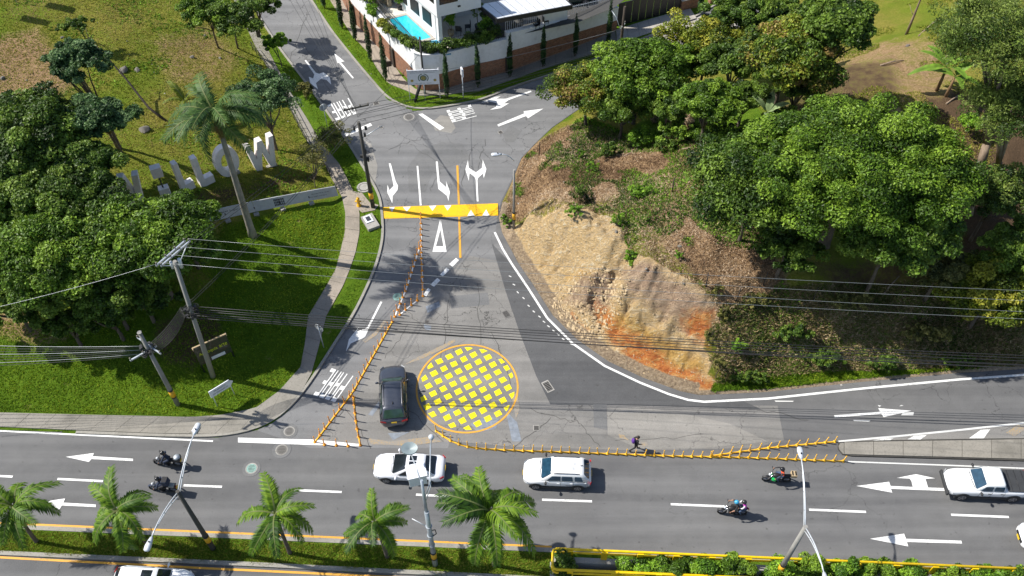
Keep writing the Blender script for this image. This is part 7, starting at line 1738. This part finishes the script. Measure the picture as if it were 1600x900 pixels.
# shrubs in the planted gap behind the yellow railing
for i, (x, y, rx, ry, p_) in enumerate(((1010,888,38,20,'fern'),(1062,887,34,20,'bright'),(1105,888,28,18,'fern'),(1152,886,34,22,'bright'),(1215,892,20,12,'fern'),(1262,890,34,16,'bright'),(1320,892,38,18,'fern'),(1378,892,34,20,'bright'),(1425,899,24,12,'fern'),(1488,902,30,14,'bright'),(1540,903,28,15,'fern'),(1590,906,25,12,'bright'),(880,880,16,14,'dark'))):
    g = P(x, y, .5); t = thing('shrub', (g.x, g.y - .1, -1.9), ['leftmost pale green shrub of the hedge inside the railing','second shrub of the railed hedge, darker than the first','third shrub of the railed hedge','tall leafy shrub of the railed hedge left of the lamp pole','small shrub of the railed hedge at the foot of the lamp pole','shrub of the railed hedge just right of the lamp pole','wide light shrub of the railed hedge, second right of the lamp pole','tall light shrub of the railed hedge under the lane arrow tail','low shrub of the railed hedge below the pickup','bushy shrub of the railed hedge right of the low one','pale shrub of the railed hedge near the right edge','last shrub of the railed hedge at the right edge','dark low bush growing inside the left end of the railing'][i], 'shrub', None if i == 12 else 'hedge shrubs inside the railing')
    dep = 23; w = rx / 24; cl = crown_clumps(w, .72, .9, 20, .34, 300 + i, 2.3); limbs(t, .05, 1.2, cl, 4, 'bark', i); leaf_cloud('foliage', cl, int(3600 * w) + 600, .085, G_[p_], t, seed=300 + i)
M['tintd'] = simple('dull_dark_glass', (.02, .022, .025), .45)

# ------------------------------------------------------------------ house on its walled terrace
TZ = 3.75
def pz(px, py, z): q = P(px, py, z); return Vector((q.x, q.y))
BASE = [(515,-45),(528,-12),(540,12),(556,39),(592,76),(617,105),(640,127),(652,139),(664,143),(690,142),(740,126.5),(792,114.5),(792.5,114.5),(850,94),(910,71),(963,48)]
wb_ = [pz(x, y, 0) for x, y in BASE]
def wall_h(i):  # top of the white wall above ground along the outline
    return [4.6,4.6,4.5,4.4,4.3,4.2,4.1,4.0,4.0,3.95,3.8,3.7,4.35,3.9,3.3,2.6][i]
def brick_h(i): return [2.6,2.5,2.4,2.3,2.2,2.1,2.0,1.9,1.9,1.9,1.8,1.8,2.4,2.1,1.7,1.2][i]
tw = thing('boundary_wall', (wb_[8].x, wb_[8].y, 0), 'curved retaining wall of the house, white above and rust brick below', 'wall'); o2 = Vector((wb_[8].x, wb_[8].y))
def off(pl, w):
    out = []
    for i, p in enumerate(pl):
        d = (pl[min(i + 1, len(pl) - 1)] - pl[max(i - 1, 0)]).normalized(); out.append(p + Vector((-d.y, d.x)) * w)
    return out
def wallrun(idx, lo, hi, t0, t1, mat, nm, uv=False, parent=None):
    pl = [wb_[i] - o2 for i in idx]; f, b_ = off(pl, t0), off(pl, t1); m = MB(); k = len(pl)
    vs = [(p.x, p.y, lo(i)) for p, i in zip(f, idx)] + [(p.x, p.y, hi(i)) for p, i in zip(f, idx)] + [(p.x, p.y, hi(i)) for p, i in zip(b_, idx)] + [(p.x, p.y, lo(i)) for p, i in zip(b_, idx)]
    fs = []
    for q in range(k - 1): fs += [(q, q + 1, k + q + 1, k + q), (k + q, k + q + 1, 2 * k + q + 1, 2 * k + q), (2 * k + q, 2 * k + q + 1, 3 * k + q + 1, 3 * k + q)]
    fs += [(0, k, 2 * k, 3 * k), (k - 1, 4 * k - 1, 3 * k - 1, 2 * k - 1)]
    m.add(vs, fs); o = m.build(nm, M[mat], parent or tw)
    if uv:
        L = [0]
        for q in range(k - 1): L.append(L[-1] + (pl[q + 1] - pl[q]).length)
        ul = o.data.uv_layers.new(name='UVMap')
        for lp in o.data.loops:
            q = lp.vertex_index; ul.data[lp.index].uv = (L[q % k] + (.3 if q >= 2 * k else 0), o.data.vertices[q].co.z)
    return o
A_ = list(range(0, 12)); B_ = list(range(12, 16))
for run in (A_, B_):
    wallrun(run, lambda i: -.2, brick_h, 0, .5, 'brick', 'brick_base', True)
    wallrun(run, brick_h, wall_h, .03, .45, 'stucco', 'white_upper_wall')
    wallrun(run, wall_h, lambda i: wall_h(i) + .08, -.02, .5, 'facade', 'coping')
for i in (3, 5, 11): 
    m = MB(); p = wb_[i] - o2; d = (wb_[i + 1 if i < 11 else i - 1] - wb_[i]).normalized(); m.box((p.x, p.y, brick_h(i) / 2), (.3, .3, brick_h(i) + .1), math.atan2(d.y, d.x)); m.build('pilaster', M['bark_d'], tw)
# terrace slab
inner = off(wb_, .4)
far1 = [pz(1075, -30, 0), Vector((wb_[-1].x + 2, 130)), Vector((-30, 130)), Vector((wb_[0].x, 110))]
mb = MB(); mb.prism([tuple(p) for p in inner[:12]] + [tuple(p) for p in inner[13:15]] + [(inner[14].x + 1, 120), (-22, 120)], TZ - .6, TZ - .012); struct(mb.build('terrace', M['terr']))
# pickets on the wall
tf = thing('picket_fence', (o2.x, o2.y, 0), 'dark metal picket fence on top of the white wall', 'fence')
def pickets(idx, h, mat, lab, sp=.17, parent=tf):
    pl = off([wb_[i] - o2 for i in idx], .25); m = MB(); rails = [[], []]
    for q in range(len(pl) - 1):
        a, b_ = pl[q], pl[q + 1]; L = (b_ - a).length; n = max(1, int(L / sp)); za_, zb_ = wall_h(idx[q]) + .08, wall_h(idx[q + 1]) + .08
        for r in range(n):
            u = r / n; p = a.lerp(b_, u); z = za_ + (zb_ - za_) * u; m.box((p.x, p.y, z + h / 2), (.03, .03, h))
        rails[0].append((a.x, a.y, za_ + .15)); rails[1].append((a.x, a.y, za_ + h - .12))
    rails[0].append((pl[-1].x, pl[-1].y, zb_ + .15)); rails[1].append((pl[-1].x, pl[-1].y, zb_ + h - .12))
    o = m.build('pickets', M[mat], parent); o['kind'] = 'stuff'
    for r in rails: m = MB(); m.tube(r, .03, 6); m.build('rail', M[mat], parent)
pickets(A_, 1.35, 'blackm', ''); 
tf2 = thing('picket_fence', (o2.x, o2.y, 0), 'pale metal picket fence on the wall in front of the covered yard', 'fence')
pickets(B_, 1.2, 'alu', '', .2, tf2)
# pool
pc = [(602,32),(635,24),(673.5,59),(648,66)]
pw = [pz(x, y, TZ) for x, y in pc]; cen = sum(pw, Vector((0, 0))) / 4
t = thing('swimming_pool', (cen.x, cen.y, TZ), 'turquoise rectangular swimming pool on the terrace', 'pool')
q = [p - cen for p in pw]; m = MB(); m.sheet([tuple(p) for p in q], .012); m.build('water', M['water'], t)
for i in range(4):
    a, b_ = q[i], q[(i + 1) % 4]; d = (b_ - a).normalized(); n = Vector((d.y, -d.x)); n = n if n.dot((a + b_) / 2) > 0 else -n
    for k, (w0, w1, z1, mt_, nm) in enumerate(((0.0, .32, .05, 'pave3', 'coping'),)):
        m = MB(); m.prism([tuple(a + n * w0 - d * (.0 if i % 2 else .32)), tuple(b_ + n * w0 + d * (.0 if i % 2 else .32)), tuple(b_ + n * w1 + d * (.0 if i % 2 else .32)), tuple(a + n * w1 - d * (.0 if i % 2 else .32))], 0.0, z1 + .003 * i); m.build(nm, M[mt_], t)
for (x, y), sz in (((683,67),.8),((692,82),.9)):
    a = pz(x, y, TZ); m = MB(); m.box((a.x, a.y, TZ + .02), (sz * 1.5, sz, .06), .2); tag(m.build('spa_pool', M['pooltile']), 'small blue pool surface behind the hedge, ' + ('nearer the big pool' if y < 70 else 'nearer the wall'), 'pool')
# house: overhanging upper storey over a recessed ground floor
UZ = TZ + 2.9
c0 = pz(683, 27, UZ); u = (pz(742, 13.5, UZ) - c0); LU = u.length; u.normalize(); v = pz(650, -1, UZ) - c0; v = v.normalized()
ang = math.atan2(u.y, u.x)
th = thing('house', (c0.x, c0.y, TZ), 'white modern house with overhanging upper floor beside the pool', 'house')
def quadprism(nm, p, a, b_, la, lb, z0, z1, mat, parent=th):
    q = [p, p + a * la, p + a * la + b_ * lb, p + b_ * lb]; m = MB(); m.prism([tuple(x - c0) for x in q], z0 - TZ, z1 - TZ); return m.build(nm, M[mat], parent)
quadprism('upper_storey', c0, u, v, LU + .6, 10, UZ, UZ + 3.0, 'facade')
g0 = c0 + u * .9 + v * .6
quadprism('ground_floor', g0 + u * .4 + v * 3.0, u, v, 10, 7, TZ, UZ - .003, 'greywall')
quadprism('ground_floor_wall', c0 + u * .25 + v * .9, u, v, .3, 9, TZ, UZ - .002, 'facade')
quadprism('column', c0 + u * .2 + v * .3, u, v, .35, .35, TZ, UZ - .002, 'facade')
quadprism('column', c0 + u * 3.6 + v * .3, u, v, .35, .35, TZ, UZ - .002, 'facade') if False else None
for k in range(3):
    p = c0 + u * .22 + v * (1.5 + 2.1 * k); f = quadprism('window', p, u, v, .06, 1.5, TZ + 1.0, UZ - .45, 'frame'); quadprism('pane', p - u * .02 + v * .1, u, v, .03, 1.3, TZ + 1.1, UZ - .55, 'tintd', f)
for face, off_, L_ in (('v', 1.2, 2.6), ('u', .0, 0)):
    if face == 'v':
        for k in range(2):
            p = c0 - u * .02 + v * (.35 + 3.4 * k); f = quadprism('window', p, u, v, .05, L_, UZ + 1.15, UZ + 2.5, 'frame'); quadprism('pane', p - u * .015 + v * .08, u, v, .03, L_ - .16, UZ + 1.22, UZ + 2.43, 'glass', f)
p = c0 - v * .02 + u * .3; f = quadprism('window', p, u, v, 1.7, .05, UZ + 1.15, UZ + 2.5, 'frame'); quadprism('pane', p - v * .015 + u * .08, u, v, 1.54, .03, UZ + 1.22, UZ + 2.43, 'glass', f)
quadprism('parapet', c0 - u * .06 - v * .06, u, v, LU + .72, .25, UZ + 3.0, UZ + 3.3, 'facade')
p = c0 + u * (LU * .55) - v * .05; quadprism('wall_lamp', p, u, v, .25, .12, UZ + .55, UZ + .7, 'frame')
quadprism('stone_clad_wall', pz(607, 12, TZ), (pz(625, 4, TZ) - pz(607, 12, TZ)).normalized(), v, .4, 8, TZ, TZ + 3.2, 'clad')
sw = pz(588, 8, TZ); se = pz(622, -1, TZ); dd = (se - sw); Ls = dd.length; dd.normalize(); nn = Vector((-dd.y, dd.x))
quadprism('stone_clad_wall', sw, dd, nn, Ls, .3, TZ, TZ + 3.4, 'clad')
# pergola roof over the yard
RZ = TZ + 2.7
r4 = [pz(748, 8, RZ), pz(777, 31, RZ), pz(894, 9, RZ), pz(868, -14, RZ)]; cr_ = sum(r4, Vector((0, 0))) / 4
tp_ = thing('pergola', (cr_.x, cr_.y, TZ), 'pergola with pale sheet roof and black frame beside the house', 'pergola')
n = 9
for i in range(n):
    f = lambda a, b_, s: a.lerp(b_, s); s0, s1 = i / n + .004, (i + 1) / n - .004
    m = MB(); m.prism([tuple(f(r4[1], r4[2], s0) - cr_), tuple(f(r4[1], r4[2], s1) - cr_), tuple(f(r4[0], r4[3], s1) - cr_), tuple(f(r4[0], r4[3], s0) - cr_)], 2.70, 2.75); m.build('roof_panel', M['zinc'], tp_)
for a, b_ in ((0, 1), (1, 2), (2, 3)):
    m = MB(); p, q_ = r4[a] - cr_, r4[b_] - cr_; d = (q_ - p).normalized(); nn_ = Vector((-d.y, d.x)) * .06
    m.prism([tuple(p - nn_), tuple(q_ - nn_), tuple(q_ + nn_), tuple(p + nn_)], 2.38, 2.79); m.build('fascia', M['blackm'], tp_)
for s in (0.02, .5, .98):
    p = r4[1].lerp(r4[2], s) + (r4[0] - r4[1]).normalized() * 2.2 - cr_; m = MB(); m.box((p.x, p.y, 1.3), (.18, .18, 2.7), ang); m.build('post', M['blackm'], tp_)
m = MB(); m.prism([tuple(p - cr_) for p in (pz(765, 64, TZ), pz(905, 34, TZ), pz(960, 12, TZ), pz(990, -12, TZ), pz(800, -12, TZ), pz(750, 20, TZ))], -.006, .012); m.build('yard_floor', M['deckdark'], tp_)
rr = random.Random(3)
def seat(px, py, lab, k=0):
    p = pz(px, py, TZ); t = thing('garden_chair', (p.x, p.y, TZ), lab, 'chair', rz=rr.uniform(0, 6)); m = MB(); m.box((0, 0, .42), (.52, .52, .08)); m.build('seat', M['blackm'], t, .02); m = MB(); m.box((-.26, 0, .7), (.06, .52, .5)); m.build('backrest', M['blackm'], t, .02)
    for x in (-.22, .22):
        for y in (-.22, .22): m = MB(); m.tube([(x, y, 0), (x, y, .4)], .025, 6); m.build('leg', M['blackm'], t)
seat(717, 52, 'black patio chair in front of the grey house wall, left one'); seat(731, 47, 'black patio chair in front of the grey house wall, right one')
for i, (x, y) in enumerate(((800,48),(812,44),(838,44),(852,38))): seat(x, y, ['black chair under the pergola at the far left','black chair under the pergola, second from the left','black chair under the pergola right of the table','black chair under the pergola at the right'][i])
p = pz(826, 42, TZ); t = thing('garden_table', (p.x, p.y, TZ), 'dark table under the pergola', 'table', rz=ang); m = MB(); m.box((0, 0, .74), (1.9, 1.0, .05)); m.build('top', M['blackm'], t)
for x in (-.8, .8):
    for y in (-.4, .4): m = MB(); m.tube([(x, y, 0), (x, y, .73)], .035, 6); m.build('leg', M['blackm'], t)
for x, y, w in ((855,38,.8),(868,34,2.4)):
    p = pz(x, y, TZ); t = thing('white_screen', (p.x, p.y, TZ), 'white upright panel beside the pergola posts, ' + ('narrow one' if w < 1 else 'wide one'), 'panel', rz=ang); m = MB(); m.box((0, 0, 1.0), (w, .1, 2.0)); m.build('sheet', M['facade'], t, .01)
# parked car in the yard
DG = dict(SED); car('parked_dark_car', 0, 0, 12, DG, 'dark green car parked in the yard at the top edge', 'car', 'g_paint', z=TZ, world=Vector((pz(888, 2, TZ).x, pz(888, 2, TZ).y, TZ)))
# black gate with brick piers
g0_, g1_ = pz(963, 42, 0), pz(1062, 17, 0); L = (g1_ - g0_).length; d = (g1_ - g0_).normalized(); an = math.atan2(d.y, d.x)
t = thing('sliding_gate', (g0_.x, g0_.y, 0), 'long black panelled gate between the white wall and brick pier', 'gate', rz=an)
n = 9
for i in range(n):
    m = MB(); m.box((L * (i + .5) / n, 0, 1.35), (L / n - .05, .06, 2.5)); m.build('gate_panel', M['blackm'], t)
m = MB(); m.box((L / 2, 0, 2.62), (L, .1, .08)); m.box((L / 2, 0, .1), (L, .1, .1)); m.build('gate_frame', M['frame'], t)
for i, (x, w, h) in enumerate(((1.0, 2.0, 1.2), (4.2, 1.6, 3.0), (7.5, 3.5, 2.4))):
    p = g1_ + d * x; t = thing('brick_pier', (p.x, p.y, 0), ['low brick wall just right of the black gate','tall brick pier right of the black gate','brick wall running out of the top edge right of the gate'][i], 'wall', rz=an); m = MB(); m.box((0, 0, h / 2), (w, .45, h)); o = m.build('masonry', M['brick'], t)
    ul = o.data.uv_layers.new(name='UVMap')
    for lp in o.data.loops: c_ = o.data.vertices[lp.vertex_index].co; ul.data[lp.index].uv = (c_.x + c_.y, c_.z)
    m = MB(); m.box((0, 0, h + .05), (w + .1, .55, .1)); m.build('cap', M['cct'], t)
# cypresses along the verge
cyp = [(507,13,'furthest up the left verge'),(535,45,'second from the top on the left verge'),(556,64,'third from the top on the left verge'),(579,95,'fourth from the top on the left verge'),(603,126,'beside the small brown sign'),(699,153,'just right of the emblem sign'),(747,137,'second right of the emblem sign'),(797,121,'third right of the emblem sign'),(848,105,'fourth right of the emblem sign'),(898,88,'fifth right of the emblem sign'),(949,72,'at the end of the wall by the gate pole'),(1092,20,'alone beyond the black gate')]
hts = [3.6,4.6,4.6,5.0,5.2,5.2,5.0,4.8,4.6,4.6,5.2,3.6]
for i, (x, y, lab) in enumerate(cyp):
    b = T(x, y); t = thing('cypress', b, 'slender dark cypress ' + lab, 'cypress', 'cypresses along the house wall', rz=i * 1.1); h = hts[i]
    m = MB(); m.tube([(0, 0, -.2), (0, 0, h * .8)], [.06, .03], 7); m.build('trunk', M['bark'], t)
    cl = [(random.uniform(-.05, .05), random.uniform(-.05, .05), .45 + (h - .6) * q / 14, .24 * (math.sin(math.pi * min(1, .22 + .76 * q / 14)) ** .8) + .04, .24 * (math.sin(math.pi * min(1, .22 + .76 * q / 14)) ** .8) + .04, .32) for q in range(15)]
    leaf_cloud('foliage', cl, 2600, .075, [(.006,.022,.008),(.013,.04,.012),(.03,.075,.018),(.05,.11,.025)], t, up=.55, seed=500 + i, asp=.4)
# terrace planting
tp2 = [(583,27,'fern',.6,1.2),(600,43,'yellow',.45,.7),(610,52,'yellow',.45,.7),(620,61,'bright',.45,.7),(631,69,'mid',.45,.7),(645,75,'mid',.6,.8),(660,81,'dark',.7,.8),(673,83,'dark',.7,.8),(687,82,'mid',.7,.8),(702,78,'mid',.8,1.0),(716,76,'dark',.8,1.0),(730,73,'mid',.8,1.0),(745,70,'dark',.8,1.1),(757,67,'dark',.9,1.2),(770,63,'dark',.9,1.3),(576,12,'fern',.8,2.0),(586,4,'fern',.8,1.8),(761,56,'fern',.7,1.9)]
names = ['tall feathery shrub at the upper end of the pool','yellowish hedge shrub along the pool, first','yellowish hedge shrub along the pool, second','bright hedge shrub along the pool, third','hedge shrub at the pool corner','hedge shrub inside the rounded wall corner, first','dark hedge shrub inside the rounded wall corner','dark hedge shrub behind the pole at the emblem sign','hedge shrub below the small blue pool','hedge shrub in front of the patio, left','dark hedge shrub in front of the patio, middle','hedge shrub in front of the patio, right','dark hedge shrub towards the pergola','dark hedge shrub before the pergola post','dark hedge shrub at the step of the wall','tall bright bamboo-like shrub at the top edge','tall bright shrub next to the stone wall','pale feathery plant at the pergola corner']
for i, (x, y, p_, w, h) in enumerate(tp2):
    a = pz(x, y, TZ); t = thing('shrub', (a.x, a.y, TZ - .05), names[i], 'shrub', 'planting along the pool terrace'); cl = crown_clumps(w, w * .75, h * .5, 12, .32, 700 + i, h * .6)
    cl = [(c[0], c[1], max(.3, c[2]), *c[3:]) for c in cl]; limbs(t, .04, h * .4, cl, 3, 'bark', i); leaf_cloud('foliage', cl, 1300, .10, G_[p_], t, seed=700 + i)
for i, (x, y, h, lab) in enumerate(((625,14,1.8,'leafy plant in a black pot at the head of the pool, left'),(634,13,1.8,'leafy plant in a black pot at the head of the pool, right'),(705,55,2.2,'tall potted plant at the corner of the patio'),(747,46,3.2,'slim tall plant in a dark pot between patio and pergola'))):
    a = pz(x, y, TZ); t = thing('potted_plant', (a.x, a.y, TZ), lab, 'potted plant'); m = MB(); m.tube([(0, 0, 0), (0, 0, .5)], [.24, .32], 12); m.build('pot', M['blackm'] if i != 2 else M['stone_t'], t)
    cl = crown_clumps(.5, .5, h * .4, 9, .28, 800 + i, h * .62); limbs(t, .04, h * .3, [(c[0], c[1], c[2], .2, .2, .2) for c in cl], 3, 'bark', i); leaf_cloud('foliage', cl, 900, .12, G_['fern' if i != 3 else 'mid'], t, seed=800 + i, asp=.3)
a = pz(676, 30, TZ); t = thing('patio_heater_box', (a.x, a.y, TZ), 'dark box unit against the white house wall by the pool', 'box', rz=ang); m = MB(); m.box((0, 0, .6), (.7, .6, 1.1)); m.build('shell', M['plastic'], t, .03)
# low railing along the footpath, fence posts on the hillside
t = thing('path_railing', T(462, 185), 'thin dark metal railing along the upper footpath', 'railing'); pl = [T(x, y) for x, y in ((395,78),(415,104),(437,143),(460,187),(481,227),(506,258),(522,287))]
m = MB(); m.tube([p - t.location + Vector((0, 0, .95)) for p in pl], .03, 6); m.build('top_rail', M['blackm'], t); m = MB(); m.tube([p - t.location + Vector((0, 0, .5)) for p in pl], .025, 6); m.build('mid_rail', M['blackm'], t)
for a, b_ in zip(pl[:-1], pl[1:]):
    for q in (0, .33, .66): p = a.lerp(b_, q) - t.location; m = MB(); m.tube([(p.x, p.y, p.z - .1), (p.x, p.y, p.z + .96)], .03, 6); m.build('post', M['blackm'], t)
for i, (x, y) in enumerate(((1103,448),(1192,447),(1050,300),(842,243),(1150,470),(1270,470))):
    b = T(x, y); t = thing('fence_post', b, ['old wooden fence post above the right rock face','old fence post right of the one above the rock face','weathered fence post in the middle of the dry slope','thin stake in the grass beside the road bend','leaning fence post at the start of the brushy bank','fence post in the brush beneath the power lines'][i], 'post'); m = MB(); m.tube([(0, 0, -.2), (random.uniform(-.1, .1), 0, 1.5)], [.05, .04], 6); m.build('stake', M['bark_d'], t)
